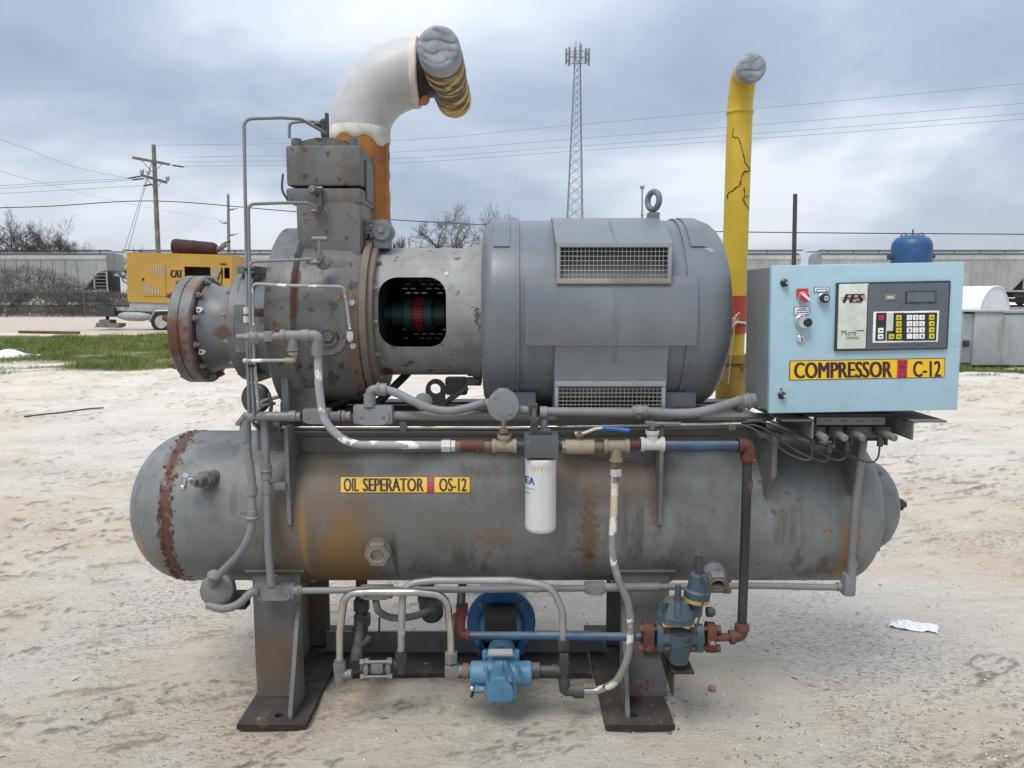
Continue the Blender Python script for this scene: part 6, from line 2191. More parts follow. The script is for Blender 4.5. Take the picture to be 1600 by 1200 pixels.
# valves on the neck and casing
for (px, py, Yv, nm) in ((500, 330, 2.885, 'gauge_valve'), (500, 410, 2.745, 'gauge_valve')):
    p = P(px, py, Yv)
    b = MB().lathe(p + V((0.004, 0.03, 0)), (0, -1, 0), [(0, 0.026), (0.016, 0.024), (0.018, 0.018), (0.026, 0.012)], 20)
    b.cyl(p + V((0, 0, 0)), p + V((0, 0, 0.05)), 0.0085).hexa(p + V((0, 0, 0.012)), p + V((0, 0, 0.030)), 0.013).cyl(p - V((0.03, 0, 0)), p, 0.0075).hexa(p - V((0.022, 0, 0)), p - V((0.010, 0, 0)), 0.010)
    b.cyl(p + V((-0.026 if py > 400 else -0.012, 0, 0.082)), p + V((0.028 if py > 400 else 0.012, 0, 0.082)), 0.008).cyl(p + V((0, 0, 0.03)), p + V((0, 0, 0.085)), 0.006)
    b.build(nm, 'fitting_grey', SK)
p = P(496, 303, 2.87)
MB().lathe(p + V((0, 0.03, 0)), (-0.25, -1, 0.25), [(0, 0.012), (0.035, 0.013), (0.05, 0.017), (0.062, 0.014), (0.064, 0.0005)], 16).hexa(p + V((0.004, 0.0, -0.02)), p + V((0.004, 0.0, -0.05)), 0.014).build('valve_stem', 'compressor_grey', SK)
p = P(547, 524, 2.765)
MB().hexa(p + V((0, 0, 0.014)), p - V((0, 0, 0.012)), 0.0125).ball(p - V((0, 0, 0.014)), 0.011).cyl(p, p + V((0, 0.03, 0)), 0.009).build('tube_fitting', 'fitting_white', SK)
# inlet valve, tee and elbow row at y = 525
Yr = 2.66
p = P(397, 527, Yr)
b = MB().lathe(p + V((0, 0.04, 0)), (0, -1, 0), [(0, 0.018), (0.035, 0.024), (0.048, 0.024), (0.05, 0.018), (0.056, 0.012), (0.06, 0.0005)], 20)
b.cyl(p - V((0.06, 0, 0)), p, 0.0085).cyl(p - V((0.058, 0, 0)), p - V((0.03, 0, 0)), 0.0115).hexa(p - V((0.03, 0, 0)), p - V((0.014, 0, 0)), 0.017)
b.cyl(p, p + V((0, 0, 0.04)), 0.008).hexa(p + V((0.001, 0, 0.02)), p + V((0.001, 0, 0.036)), 0.012)
b.build('angle_valve', 'fitting_grey', SK)
tp('nipple', [(405, 526, Yr), (445, 526, Yr)], 0.0145, 'fitting_grey')
bx('coupling_block', 411, 518, 426, 534, Yr - 0.014, 0.032, 'fitting_grey', None, 0.005)
p, q = P(439, 525, Yr), P(479, 525, Yr)
m = P(459, 548, Yr)
MB().cyl(p, q, 0.0195).cyl(p, p + V((0.016, 0, 0)), 0.0225).cyl(q - V((0.016, 0, 0)), q, 0.0225).cyl((p + q) / 2, m, 0.0185).cyl(m + V((0, 0, 0.012)), m, 0.022).build('pipe_tee', 'fitting_grey', SK)
p = P(459, 549, Yr)
MB().hexa(p, p - V((0, 0, 0.012)), 0.018).build('bushing', 'fitting_brass', SK)
tp('tube_elbow', [(460, 551, Yr), (460, 563, Yr), (447, 563, Yr)], 0.0095, 'fitting_brass', bend=0.008)
tp('tubing', [(450, 563, Yr), (383, 563.5, Yr + 0.01)], 0.006, 'pipe_chipped')
p = P(383, 563.5, Yr + 0.01); MB().ball(p, 0.0085).build('tube_end', 'fitting_white', SK)
b = MB().tube([P(479, 525, Yr), P(497, 525, Yr), P(497, 551, Yr)], 0.0200, 0.018, 16)
b.cyl(P(496.5, 541, Yr), P(497, 556, Yr), 0.0225).cyl(P(479, 525, Yr), P(484, 525, Yr), 0.0225)
b.build('pipe_elbow', 'fitting_grey', SK)
tp('oil_line', [(497, 550, Yr), (498, 600, Yr), (505, 660, Yr), (545, 695, Yr), (600, 695, Yr), (690, 695.5, Yr)], 0.0145, 'pipe_chipped', bend=0.14)

# ================================================================ horizontal oil piping at y = 696
Yh = 2.66


def hc(name, x0, x1, r, mat, hexed=False, y=696.5, Y=Yh):
    p, q = P(x0, y, Y), P(x1, y, Y)
    b_ = MB()
    (b_.hexa if hexed else b_.cyl)(p, q, r)
    return b_.build(name, mat, SK)


hc('union_nut', 690, 704, 0.0225, 'fitting_white', True)
hc('union_nut', 705, 711.5, 0.020, 'fitting_white', True)
hc('nipple', 711, 721, 0.0165, 'fitting_rust')
hc('coupling', 720, 756, 0.0225, 'nipple_red')
hc('nipple', 755, 770, 0.0165, 'fitting_rust')


def tee(name, xm, y, half, r, mat, up=0, down=0, Y=Yh):
    m = P(xm, y, Y)
    b_ = MB().cyl(m - V((half, 0, 0)), m + V((half, 0, 0)), r)
    for s in (-1, 1):
        b_.cyl(m + V((s * half, 0, 0)), m + V((s * (half - 0.014), 0, 0)), r * 1.18)
    if up:
        b_.cyl(m, m + V((0, 0, up)), r * 0.95).cyl(m + V((0, 0, up - 0.014)), m + V((0, 0, up)), r * 1.15)
    if down:
        b_.cyl(m, m - V((0, 0, down)), r * 0.95).cyl(m - V((0, 0, down - 0.014)), m - V((0, 0, down)), r * 1.15)
    return b_.build(name, mat, SK)


tee('pipe_tee', 788, 697, 0.043, 0.0210, 'fitting_brass', up=0.042)
p = P(787, 677, Yh)
MB().hexa(p, p + V((0, 0, 0.012)), 0.017).cyl(p, p + V((0, 0, 0.05)), 0.008).build('bushing', 'fitting_rust', SK)
hc('nipple', 806, 822, 0.0155, 'fitting_dark')
hc('nipple', 868, 885, 0.0155, 'fitting_dark')
# filter
fb = bx('filter_head', 819.5, 682, 873, 716, 2.615, 0.10, 'filter_head', None, 0.004)
p = P(845, 716, 2.665)
k = mpp(2.665, 0.95)
rf = 24.6 * k
zb_ = P(845, 834, 2.64).z
h = p.z - zb_
can = MB().lathe((p.x, 2.665, p.z + 0.002), (0, 0, -1), [(0, rf * 0.9), (0.002, rf * 1.0), (0.006, rf * 1.01), (0.010, rf * 0.985), (h - 0.022, rf), (h - 0.010, rf * 0.93), (h - 0.003, rf * 0.8), (h, rf * 0.5), (h, 0.0005)], 48)
can = can.build('filter_can', 'filter_white', SK, 40)


def on_can(u_px, py, lift=0.0006):
    """wrap picture coordinates round the can"""
    s = max(-0.985, min(0.985, (u_px - 844.6) / 24.6))
    a = math.asin(s)
    z = P(844, py, 2.60).z
    r_ = rf * 1.0 + lift
    return V((p_can.x + r_ * math.sin(a), p_can.y - r_ * math.cos(a), z))


p_can = V((p.x, 2.665, 0))


def ct(x0, y0, x1, y1):
    return lambda u, w: on_can(x0 + (x1 - x0) * u, y1 + (y0 - y1) * w)


text_part('lettering', 'print_blue', can, [('EA', 0.08, ct(820.5, 748, 834.5, 759.5))])
for it in (('ions, Inc.', 0.0, ct(820.5, 764, 836, 768.5)), ('om', 0.0, ct(820.4, 772, 827.5, 775.5))):
    text_part('lettering', 'print_grey', can, [it])
sc = MB()
for pts in ([(829, 729), (829.5, 737)], [(832, 728.5), (832.5, 737.5)], [(835.5, 730), (835, 737)], [(838, 737), (841, 729)], [(843, 730), (845, 737), (848, 729)], [(850, 737), (853, 728)], [(856, 730), (858, 736), (861, 729)]):
    sc.tube([on_can(x, y, 0.0004) for x, y in pts], 0.0012, 0, 5)
sc.build('marker_note', 'marker_tan', can)
for (x, y) in ((843, 753), (859, 757), (862, 758), (860, 768), (862, 771), (859, 778), (863, 780), (858, 790), (861, 791), (864, 789)):
    MB().ball(on_can(x, y, 0.0), 0.0020, 6).build('drip_mark', 'print_grey', can)
# inlet block on the filter head
b = MB()
q = P(838, 658, 2.66)
b.box(P(835, 665, 2.66), (0.03, 0.04, 0.055), None, 0.004).cyl(P(834, 657, 2.635), P(834, 657, 2.70), 0.011).box(P(833, 637, 2.72), (0.034, 0.03, 0.03), None, 0.003).cyl(P(835, 640, 2.71), P(835, 660, 2.68), 0.010)
b.build('filter_inlet', 'fitting_dark', SK)
bx('filter_bracket', 827, 673, 862, 682, 2.64, 0.05, 'fitting_dark')
# ball valve with blue lever
hc('ball_valve', 883, 928, 0.0255, 'fitting_brass', y=698)
hc('valve_end', 878, 886, 0.022, 'fitting_brass', True, y=698)
p = P(905, 683, Yh)
MB().cyl(p - V((0, 0, 0.014)), p + V((0, 0, 0.020)), 0.0095).hexa(p + V((0, 0, 0.004)), p + V((0, 0, 0.012)), 0.017).build('valve_stem', 'fitting_rust', SK)
lv = MB().tube([P(898, 677, Yh), P(912, 677, Yh), P(930, 670, Yh - 0.01), P(945, 668, Yh - 0.012)], 0.0055, 0.02, 8).build('valve_lever', 'fitting_white', SK)
MB().tube([P(941, 668, Yh - 0.012), P(962, 670, Yh - 0.012), P(983, 672.5, Yh - 0.012)], 0.0072, 0.02, 10).build('lever_grip', 'handle_blue', lv)
hc('nipple', 927, 944, 0.017, 'fitting_rust', y=698)
tee('pipe_tee', 963, 697, 0.045, 0.0210, 'fitting_brass', down=0.055)
p = P(961, 722, Yh)
MB().hexa(p, p - V((0, 0, 0.02)), 0.020).build('union_nut', 'fitting_rust', SK)
p = P(962, 732, Yh)
MB().hexa(p, p - V((0, 0, 0.026)), 0.0215).build('union_nut', 'fitting_white', SK)
hc('nipple', 984, 1001, 0.0180, 'nipple_red', y=695)
tee('service_valve', 1019, 694, 0.042, 0.0215, 'fitting_white', up=0.05)
p = P(1019, 676, Yh)
MB().cyl(p, p + V((0, 0, 0.036)), 0.009).build('valve_stem', 'fitting_grey', SK)
p = P(1014, 661, Yh)
MB().box(p + V((0.004, 0, 0)), (0.035, 0.02, 0.014), None, 0.003).tube([P(1014, 661, Yh), P(1040, 662, Yh - 0.01), P(1064, 662, Yh - 0.01)], 0.0062, 0.02, 8).build('valve_lever', 'fitting_grey', SK)
hc('oil_pipe', 1039, 1160, 0.0185, 'pipe_blue', y=697)
b = MB().tube([P(1153, 696, Yh), P(1170, 696, Yh), P(1169, 722, Yh)], 0.0235, 0.018, 16)
b.cyl(P(1153, 696, Yh), P(1157, 696, Yh), 0.0275).cyl(P(1169.5, 709, Yh), P(1169, 719, Yh), 0.0275)
b.build('pipe_elbow', 'nipple_red', SK)
tp('oil_pipe', [(1168, 715, Yh), (1164, 850, Yh - 0.005), (1159, 982, Yh - 0.01)], 0.0170, 'pipe_dark')
p = P(1168, 757, Yh); MB().cyl(p - V((0, 0, 0.016)), p + V((0, 0, 0.016)), 0.0180).build('pipe_patch', 'elbow_brown', SK)
Yv = 2.64
b = MB().tube([P(1160, 975, Yv), P(1158, 992, Yv), P(1140, 995, Yv)], 0.0225, 0.018, 16)
b.cyl(P(1159.5, 976, Yv), P(1159.2, 984, Yv), 0.026).cyl(P(1147, 995, Yv), P(1140, 995.5, Yv), 0.026)
b.build('pipe_elbow', 'elbow_brown', SK)
tp('nipple', [(1140, 995.5, Yv), (1110, 996, Yv)], 0.0145, 'elbow_brown')

# ---------------------------------------------------------------- regulator valve with pilot
k = mpp(Yv, 0.3)
p = P(1061, 997, Yv)
vb = MB().lathe(P(1060, 1036, Yv), (0, 0, 1), [(0, 0.024), (0.006, 0.034), (0.03, 0.038), (0.05, 0.042), (0.09, 0.045), (0.115, 0.048)], 24)
vb.cyl(P(1025, 996, Yv), P(1098, 997, Yv), 0.030)
val = vb.build('regulator_valve', 'valve_blue', SK)
for x0, x1 in ((1025, 1035), (1086, 1097)):
    p, q = P(x0, 996.5, Yv), P(x1, 997, Yv)
    d = q - p
    o = MB()
    pts = [p + V((0, math.cos(a) * 0.030, math.sin(a) * 0.030 + (0.022 if math.sin(a) > 0 else -0.022))) for a in np.linspace(0, 2 * math.pi, 20, endpoint=False)]
    o.prism(pts, d).build('body_flange', 'valve_blue', val, 30)
for x0, x1 in ((1004, 1020), (1103, 1116)):
    p, q = P(x0, 995, Yv), P(x1, 996, Yv)
    pts = [p + V((0, math.cos(a) * 0.032, math.sin(a) * 0.032 + (0.024 if math.sin(a) > 0 else -0.024))) for a in np.linspace(0, 2 * math.pi, 20, endpoint=False)]
    MB().prism(pts, q - p).build('companion_flange', 'nipple_red', val, 30)
    for dz in (0.036, -0.036):
        m = (p + q) / 2
        e = 1 if x0 < 1050 else -1
        MB().hexa(m + V((e * 0.075, -0.012, dz)), m + V((e * 0.055, -0.012, dz)), 0.014).cyl(m - V((e * 0.03, 0.012, -dz)), m + V((e * 0.07, -0.012, dz)), 0.008).hexa(m - V((e * 0.034, 0.012, -dz)), m - V((e * 0.018, 0.012, -dz)), 0.014).build('stud', 'elbow_brown', val)
# bonnet: ochre gasket, square cover, bolts
p0, p1 = P(1035, 982, Yv - 0.045), P(1086, 973, Yv - 0.045)
gz = (p0.z + p1.z) / 2
mx = (p0.x + p1.x) / 2
MB().box((mx, Yv, gz), (0.112, 0.095, 0.012), None, 0.003).build('bonnet_gasket', 'valve_ochre', val)
MB().lathe((mx, Yv, gz + 0.006), (0, 0, 1), [(0, 0.070), (0.02, 0.070), (0.045, 0.058), (0.07, 0.045), (0.075, 0.02)], 8).build('bonnet', 'valve_blue', val, 20)
for dx, dy in ((-0.045, -0.036), (0.045, -0.036), (-0.045, 0.036), (0.045, 0.036)):
    MB().hexa((mx + dx, Yv + dy, gz + 0.02), (mx + dx, Yv + dy, gz + 0.046), 0.0095).build('bonnet_bolt', 'valve_blue', val)
b = MB().cyl(P(1059, 965, Yv - 0.05), P(1059, 940, Yv - 0.035), 0.017, 0.013).hexa(P(1059, 943, Yv - 0.035), P(1059, 937, Yv - 0.035), 0.014)
b.build('stem_bonnet', 'valve_blue', val)
MB().cyl(P(1059, 939, Yv - 0.035), P(1059.5, 914, Yv - 0.03), 0.0135, 0.010, n=12).build('stem_cap', 'fitting_dark', val)
MB().cyl(P(1038, 955, Yv - 0.03), P(1038, 941, Yv - 0.03), 0.0075).build('small_cap', 'fitting_dark', val)
# pilot on a slant
a0, a1 = P(1085, 960, Yv), P(1093, 898, Yv)
dv = (a1 - a0)
L = dv.length
MB().lathe(a0, dv, [(0, 0.026), (L * 0.3, 0.026), (L * 0.34, 0.032)], 20).build('pilot_base', 'valve_blue', val)
MB().lathe(a0, dv, [(L * 0.34, 0.045), (L * 0.42, 0.047), (L * 0.43, 0.047), (L * 0.44, 0.040)], 24).build('pilot_gasket', 'valve_ochre', val)
MB().lathe(a0, dv, [(L * 0.44, 0.046), (L * 0.60, 0.047), (L * 0.64, 0.038), (L * 0.72, 0.036), (L * 1.0, 0.034), (L * 1.03, 0.028)], 24).build('pilot_body', 'valve_blue', val)
MB().cyl(a1, P(1092, 867, Yv), 0.0145, 0.0125, n=14).build('pilot_cap', 'fitting_dark', val)
p = P(1100, 905, Yv - 0.045); MB().hexa(p + V((0, 0.02, 0)), p, 0.013).build('pilot_port', 'valve_blue', val)
tp('pilot_tube', [(1100, 905, Yv - 0.045), (1104, 912, Yv - 0.06), (1100, 935, Yv - 0.06), (1091, 970, Yv - 0.06), (1082, 1000, Yv - 0.055), (1076, 1010, Yv - 0.05), (1068, 1006, Yv - 0.04)], 0.0036, 'fitting_dark', val, smooth=True, n=8)
p = P(1104, 956, Yv); MB().cyl(p, p + V((0.022, 0, 0)), 0.018, n=12).hexa(p + V((0.012, 0, 0)), p + V((0.03, 0, 0)), 0.012).build('side_cap', 'fitting_dark', val)

# ================================================================ oil pump
PX_, PZ_ = -0.046, 0.205
pm = MB().lathe((PX_, 3.16, PZ_), (0, 1, 0), [(0, 0.05), (0.0, 0.105), (0.05, 0.112), (0.40, 0.112), (0.45, 0.10), (0.47, 0.05)], 40).build('pump_motor', 'small_motor', SK, 35)
b = MB().lathe((PX_, 3.13, PZ_ + 0.005), (0, 1, 0), [(0, 0.098), (0.0, 0.142), (0.004, 0.146), (0.026, 0.146), (0.03, 0.142), (0.03, 0.10)], 48, caps=False)
mf = b.build('motor_flange', 'flange_blue', pm, 30)
MB().lathe((PX_, 2.93, PZ_), (0, 1, 0), [(0, 0.085), (0.03, 0.085), (0.032, 0.07), (0.20, 0.10), (0.205, 0.12)], 32, caps=False).build('pump_bracket', 'flange_blue', pm, 30)
MB().box((PX_, 3.02, PZ_ + 0.055), (0.13, 0.18, 0.09), None, 0.006).build('bracket_window', 'dark_inside', pm)
for a in (45, 135):
    place(bolt_me, 'bolt', pm, aim((PX_ + 0.122 * math.cos(R(a)), 3.13, PZ_ + 0.005 + 0.122 * math.sin(R(a))), (0, -1, 0)))
MB().box((PX_, 3.34, 0.05), (0.2, 0.3, 0.03)).build('motor_foot', 'flange_blue', pm, 0)
Yp = 2.74
pb = MB()
p, q = P(735, 1052, Yp), P(831, 1052, Yp)
pc = (p + q) / 2
pb.cyl(p, q, 0.045, n=28, bev=0.006)
pb.box(pc + V((0, 0.05, 0.004)), (0.14, 0.10, 0.10), None, 0.012)
pb.cyl(pc + V((0, 0.02, 0)), pc + V((0, 0.20, 0)), 0.055)
pump = pb.build('oil_pump', 'pump_blue', SK)
# front cover with three bolts and relief cap
k = mpp(Yp, 0.2)
cpt = P(783, 1064, Yp - 0.05)
pts = []
for (ax, az, r_) in ((0, 20, 9), (-22, -2, 9), (-22, -30, 9), (22, -30, 9), (22, -2, 9)):
    pts.append((ax, az, r_))
ring_ = [(-8, 24), (8, 24), (16, 16), (22, 4), (24, -8), (24, -26), (18, -34), (-18, -34), (-24, -26), (-24, -8), (-22, 4), (-16, 16)]
MB().prism([cpt + V((x * k, 0, z * k)) for x, z in ring_], (0, 0.05, 0)).build('pump_cover', 'pump_blue', pump, 25)
MB().prism([cpt + V((x * k * 0.85 - 2 * k, -0.02, z * k * 0.62 - 8 * k)) for x, z in ring_], (0, 0.021, 0)).build('pump_cover', 'pump_blue', pump, 25)
for (px, py) in ((783, 1041), (770, 1065), (797, 1063), (759, 1048), (809, 1046)):
    pz = P(px, py, Yp - 0.072)
    MB().hexa(pz + V((0, 0.03, 0)), pz, 0.0085).build('cover_bolt', 'pump_blue', pump)
b = MB().cyl(cpt + V((-26 * k, 0.0, -14 * k)), cpt + V((-38 * k, 0.0, -14 * k)), 0.012).hexa(cpt + V((-33 * k, 0, -14 * k)), cpt + V((-40 * k, 0, -13 * k)), 0.014)
b.build('relief_cap', 'pump_blue', pump)
MB().ball(cpt + V((-45 * k, 0, -12 * k)), 0.011, 10).build('bleed_fitting', 'chrome', pump)
MB().tube([cpt + V((-43 * k, 0, -18 * k)), cpt + V((-46 * k, 0, -26 * k))], 0.006, 0, 8).build('rubber_cap', 'rubber_hose', pump)
MB().box(P(782, 1019, Yp - 0.01), (38 * k, 0.03, 6 * k), None, 0.003).build('name_tag', 'small_motor', pump)
for px in (757, 808):
    pz = P(px, 1022, Yp - 0.005); MB().hexa(pz - V((0, 0, 0.01)), pz + V((0, 0, 0.012)), 0.009).build('bolt', 'pump_blue', pump)
for px in (770, 798):
    pz = P(px, 1096, Yp - 0.03); MB().cyl(pz + V((0, 0, 0.02)), pz - V((0, 0, 0.004)), 0.009, n=10).build('drain_plug', 'pump_blue', pump)
# pump end flanges and fittings
for x0, x1, r_, m, hx_ in ((723, 732, 0.028, 'fitting_rust', False), (732, 736, 0.022, 'fitting_grey', False), (831, 843, 0.030, 'fitting_dark', False), (843, 862, 0.019, 'fitting_dark', False)):
    p, q = P(x0, 1048, Yp), P(x1, 1048, Yp)
    MB().cyl(p, q, r_).build('pump_fitting', m, SK)
p = P(706, 1047, Yp)
MB().box(p, (0.052, 0.045, 0.050), None, 0.010).hexa(P(705, 1034, Yp), P(705, 1019, Yp), 0.0255).cyl(p, P(724, 1048, Yp), 0.021).build('tube_elbow_fitting', 'fitting_grey', SK)
p = P(881, 1040, Yp)
MB().box(P(881, 1036, Yp), (0.036, 0.04, 0.085), None, 0.008).hexa(P(880, 1013, Yp), P(880, 998, Yp), 0.0235).cyl(P(862, 1048, Yp), P(876, 1048, Yp), 0.022).cyl(P(881, 1050, Yp), P(881, 1066, Yp), 0.019).build('tube_tee_fitting', 'fitting_dark', SK)
b = MB().tube([P(881, 1060, Yp), P(883, 1078, Yp), P(898, 1079, Yp)], 0.022, 0.012, 14).cyl(P(896, 1080, Yp), P(912, 1080, Yp), 0.0255, n=16)
b.build('black_elbow', 'fitting_dark', SK)
# arch of bright tubing
tr = 0.0142
tp('steel_tube', [(531, 1030, Yp), (531, 990, Yp), (538, 927, Yp), (580, 925, Yp - 0.02), (650, 925, Yp - 0.02), (698, 930, Yp), (704, 990, Yp), (705, 1024, Yp)], tr, 'tube_steel', bend=0.10)
tp('steel_tube', [(627, 1022, Yp), (627, 985, Yp), (630, 912, Yp), (680, 907, Yp + 0.005), (800, 907, Yp + 0.005), (862, 915, Yp + 0.005), (879, 955, Yp), (880, 1002, Yp)], tr * 0.95, 'tube_painted', bend=0.10)
for px, py, m in ((531, 1047, 'fitting_grey'), (627, 1032, 'fitting_dark')):
    p = P(px, py, Yp)
    MB().hexa(p + V((0, 0, 0.030)), p + V((0, 0, 0.0)), 0.0245).cyl(p + V((0, 0, 0.04)), p + V((0, 0, 0.03)), 0.019).cyl(p, p - V((0, 0, 0.045)), 0.022).build('tube_nut', m, SK)
    MB().cyl(p - V((0, 0, 0.018)), p + V((0.045 if px < 600 else -0.03, 0, -0.016)), 0.018).build('tube_branch', m, SK)
# check valve between two clamped flanges
p, q = P(572, 1045, Yp), P(606, 1045, Yp)
MB().cyl(p - V((0.02, 0, 0)), q + V((0.02, 0, 0)), 0.018).cyl(p, q, 0.022).build('check_valve', 'fitting_dark', SK)
for c in (P(570, 1046, Yp), P(605, 1045, Yp)):
    pts = [c + V((0, math.cos(a) * 0.026, math.sin(a) * 0.026 + (0.016 if math.sin(a) > 0 else -0.016))) for a in np.linspace(0, 2 * math.pi, 18, endpoint=False)]
    MB().prism(pts, (0.016, 0, 0)).build('check_flange', 'fitting_grey', SK, 30)
for dz in (0.028, -0.030):
    c0, c1 = P(563, 1046, Yp - 0.022) + V((0, 0, dz)), P(613, 1045, Yp - 0.022) + V((0, 0, dz))
    MB().cyl(c0, c1, 0.0065).hexa(c0, c0 + V((0.014, 0, 0)), 0.012).hexa(c1 - V((0.014, 0, 0)), c1, 0.012).build('check_stud', 'fitting_grey', SK)
bx('check_plate', 580, 1035, 598, 1053, Yp - 0.026, 0.01, 'fitting_grey', None, 0.001)
# right hand oil line
tp('oil_line', [(961, 742, Yh), (959, 800, Yh), (957, 862, Yh), (966, 905, Yh - 0.01), (982, 945, Yh - 0.015), (985, 990, Yh - 0.01), (980, 1030, Yh), (962, 1065, Yp - 0.04), (935, 1078, Yp), (908, 1080, Yp)], 0.0135, 'pipe_tan', smooth=True)
tp('line_sleeve', [(968, 1062, Yp - 0.035), (950, 1073, Yp - 0.018), (935, 1078.5, Yp), (912, 1080, Yp)], 0.0142, 'tube_steel', smooth=True)
# blue return pipe with red elbow
p = P(718, 990, 2.80)
tp('return_pipe', [(722, 993, 2.80), (860, 993.5, 2.76), (1005, 995, 2.66)], 0.0150, 'pipe_blue')
b = MB().tube([P(732, 993, 2.80), P(718, 992, 2.80), P(718, 965, 2.82)], 0.0215, 0.016, 14).cyl(P(733, 993, 2.80), P(728, 993, 2.80), 0.025).cyl(P(718, 968, 2.82), P(718, 960, 2.82), 0.025)
b.build('pipe_elbow', 'nipple_red', SK)
tp('return_pipe', [(718, 975, 2.82), (721, 930, 2.9), (724, 900, 2.98)], 0.0165, 'pipe_dark')
p = P(722, 952, 2.86); MB().hexa(p - V((0, 0, 0.02)), p + V((0, 0, 0.02)), 0.026).build('union_nut', 'nipple_red', SK)
# dark drain riser and strainer under the tank
tp('drain_pipe', [(565, 895, 3.04), (565, 960, 3.02), (562, 990, 2.98), (558, 1030, 2.90)], 0.024, 'fitting_dark', bend=0.05, n=16)
for (px, py, r_) in ((565, 945, 0.034), (566, 968, 0.036), (563, 985, 0.033)):
    p = P(px, py, 3.015); MB().hexa(p - V((0, 0, 0.022)), p + V((0, 0, 0.022)), r_).build('union_nut', 'fitting_dark', SK)
tp('tube_elbow_fitting', [(556, 1040, 2.82), (558, 1015, 2.92), (575, 1000, 2.99)], 0.024, 'fitting_dark', bend=0.06)
p = P(668, 945, 3.02); MB().lathe(p + V((0, 0.08, 0)), (0.2, -1, -0.2), [(0, 0.045), (0.06, 0.05), (0.12, 0.045), (0.14, 0.02)], 20).build('strainer', 'fitting_dark', SK)
MB().cyl(P(665, 900, 3.1), P(666, 940, 3.08), 0.035).build('strainer_riser', 'fitting_dark', SK)
MB().cyl(P(1135, 895, 3.02), P(1135, 925, 3.02), 0.02).build('drain_stub', 'pipe_ochre', SK)

# ================================================================ things in the gap under the coupling
g = P(680, 612, 2.98)
k = mpp(2.98, 1.1)
pts = [(-15, -18), (15, -18), (15, 4)] + [(15 * math.cos(R(a)), 4 + 15 * math.sin(R(a))) for a in range(15, 180, 15)] + [(-15, 4)]
lug_ = MB().prism([g + V((x * k, 0, z * k)) for x, z in pts], (0, 0.03, 0)).mesh('lifting_lug', 'dark_steel', 30)
hole = MB().cyl(g + V((0, -0.1, 4 * k)), g + V((0, 0.1, 4 * k)), 8.3 * k, n=28).mesh('c', None, 0)
lm = boolean(lug_, [hole])
place(lm, 'lifting_lug', SK)
tp('rubber_hose', [(505, 640, 2.98), (540, 625, 2.99), (575, 610, 3.0), (590, 585, 3.02), (600, 570, 3.05)], 0.020, 'rubber_hose', smooth=True)
tp('rubber_hose', [(508, 652, 2.97), (545, 642, 2.98), (585, 632, 3.0), (620, 600, 3.05), (640, 580, 3.1)], 0.016, 'rubber_hose', smooth=True)
p = P(661, 630, 2.84)
MB().lathe(p, (0.2, -1, 0.5), [(0, 0.03), (0.012, 0.034), (0.02, 0.034), (0.024, 0.028), (0.024, 0.0005)], 24).build('round_cover', 'frame_grey', SK)
bx('drain_fitting', 695, 590, 730, 618, 3.16, 0.06, 'housing_grey', None, 0.012)
tp('drain_lever', [(730, 605, 3.12), (705, 622, 3.1), (692, 634, 3.1)], 0.012, 'housing_grey')
bx('block', 728, 592, 752, 603, 3.1, 0.08, 'housing_grey', None, 0.006)
MB().box((0.65, 2.86, 1.155), (0.09, 0.07, 0.05), None, 0.01).build('anchor_block', 'nipple_red', SK)
# instrument cluster left of the foot
MB().lathe(P(405, 622, 2.88), (-0.4, -1, 0.1), [(0, 0.055), (0.03, 0.058), (0.04, 0.05), (0.045, 0.0005)], 28).build('gauge', 'fitting_dark', SK)
tp('tubing', [(400, 645, 2.72), (410, 628, 2.78), (436, 620, 2.80)], 0.007, 'conduit_grey', smooth=True)
tp('tubing', [(395, 655, 2.72), (408, 636, 2.76), (430, 630, 2.80)], 0.006, 'conduit_grey', smooth=True)
tp('tubing', [(421, 652, 2.76), (424, 632, 2.78), (420, 615, 2.8)], 0.007, 'fitting_dark', smooth=True)
# the two long tubes clipped to the beam
for y0, y1, Yq in ((667.5, 668, 2.86), (674, 671.5, 2.87)):
    tp('tubing', [(394, 640, 2.72), (395, 660, 2.74), (408, y0, 2.80), (440, y0, Yq), (800, y0 + 0.5, Yq), (1158, y1 - 6, Yq - 0.1)], 0.0058, 'tube_steel' if y0 < 670 else 'conduit_dark', bend=0.03, n=8)
for px in (432, 629):
    bx('tube_clip', px - 5, 660, px + 6, 676, 2.845, 0.01, 'frame_grey', None, 0.001)
bx('tube_clip', 1139, 660, 1150, 672, 2.76, 0.02, 'fitting_rust', None, 0.002)

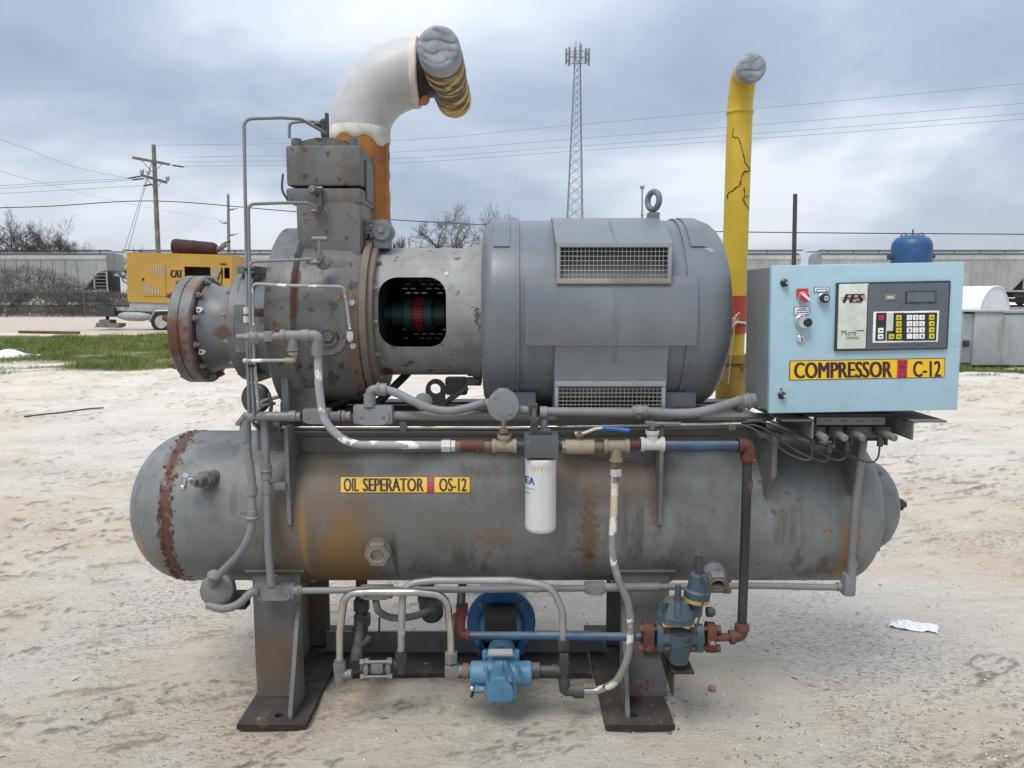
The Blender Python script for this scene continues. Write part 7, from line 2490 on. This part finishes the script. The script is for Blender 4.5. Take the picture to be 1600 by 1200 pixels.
# ================================================================ small things lying about
p = P(15, 556, GY(557))
b = MB()
gx, gy = p.x - 0.2, p.y
vs, fs = [], []
n, m = 14, 8
for j in range(m + 1):
    for i in range(n + 1):
        u, w = i / n * 2 - 1, j / m * 2 - 1
        h = max(0, (1 - u * u) * (1 - w * w)) ** 0.6
        hh = 0.22 * h * (0.75 + 0.25 * math.sin(5 * u + 3 * w)) - 0.02
        vs.append((gx + u * 0.85, gy + w * 0.5, hh))
for j in range(m):
    for i in range(n):
        fs.append((j * (n + 1) + i, j * (n + 1) + i + 1, (j + 1) * (n + 1) + i + 1, (j + 1) * (n + 1) + i))
tag(b.add(vs, fs).build('white_sack', 'white_plastic', None, 60), 'white plastic sheet heaped in the grass at the left edge', 'sheet')
a, c = P(30, 518.5, GY(521)), P(124, 520, GY(522))
b = MB().cyl(a, c, 0.06, n=8)
tag(b.build('steel_bar', 'rusty_bar', None), 'long rusty steel bar lying along the far edge of the grass', 'bar')
b = MB()
pts = [(38, 652), (70, 648), (100, 645), (135, 640), (162, 638)]
b.tube([P(x, y, GY(y)) + V((0, 0, 0.008)) for x, y in pts], 0.011, smooth=True, n=6)
tag(b.build('steel_wire', 'rusty_bar', None), 'thin bent rusty wire lying on the sand left of the tank', 'wire')
# crumpled plastic wrapper
gy = GY(980)
p = P(1428, 980, gy)
rs = random.Random(9)
vs, fs = [], []
n, m = 12, 6
for j in range(m + 1):
    for i in range(n + 1):
        u, w = i / n * 2 - 1, j / m * 2 - 1
        taper = 1 - 0.5 * max(0, -u)
        vs.append((p.x + u * 0.10 + rs.uniform(-0.006, 0.006) + w * 0.02, p.y - u * 0.03 + w * 0.05 * taper, max(0.003, 0.030 * (1 - abs(w)) * (1 - u * u * 0.6) * (0.45 + 0.55 * math.sin(7 * w + 3 * u + 1.2)) + rs.uniform(-0.010, 0.014)) + float(ground_h(np.array(p.x), np.array(p.y)))))
for j in range(m):
    for i in range(n):
        fs.append((j * (n + 1) + i, j * (n + 1) + i + 1, (j + 1) * (n + 1) + i + 1, (j + 1) * (n + 1) + i))
tag(MB().add(vs, fs).build('plastic_wrapper', 'white_plastic', None, 25), 'crumpled white plastic wrapper lying on the sand right of the tank', 'wrapper')
for (px, py, s, lab) in ((1112, 1077, 0.018, 'small dark stone right of the rusty angle bracket'),):
    q = P(px, py, GY(py))
    b = MB().ball(q + V((0, 0, s * 0.4)), s, 8)
    b.v = [(x + 0.3 * s * math.sin(x * 300), y, q.z + (z - q.z) * 0.6 + 0.2 * s * math.sin(y * 410)) for x, y, z in b.v]
    tag(b.build('stone', 'chips', None, 20), lab, 'stone')
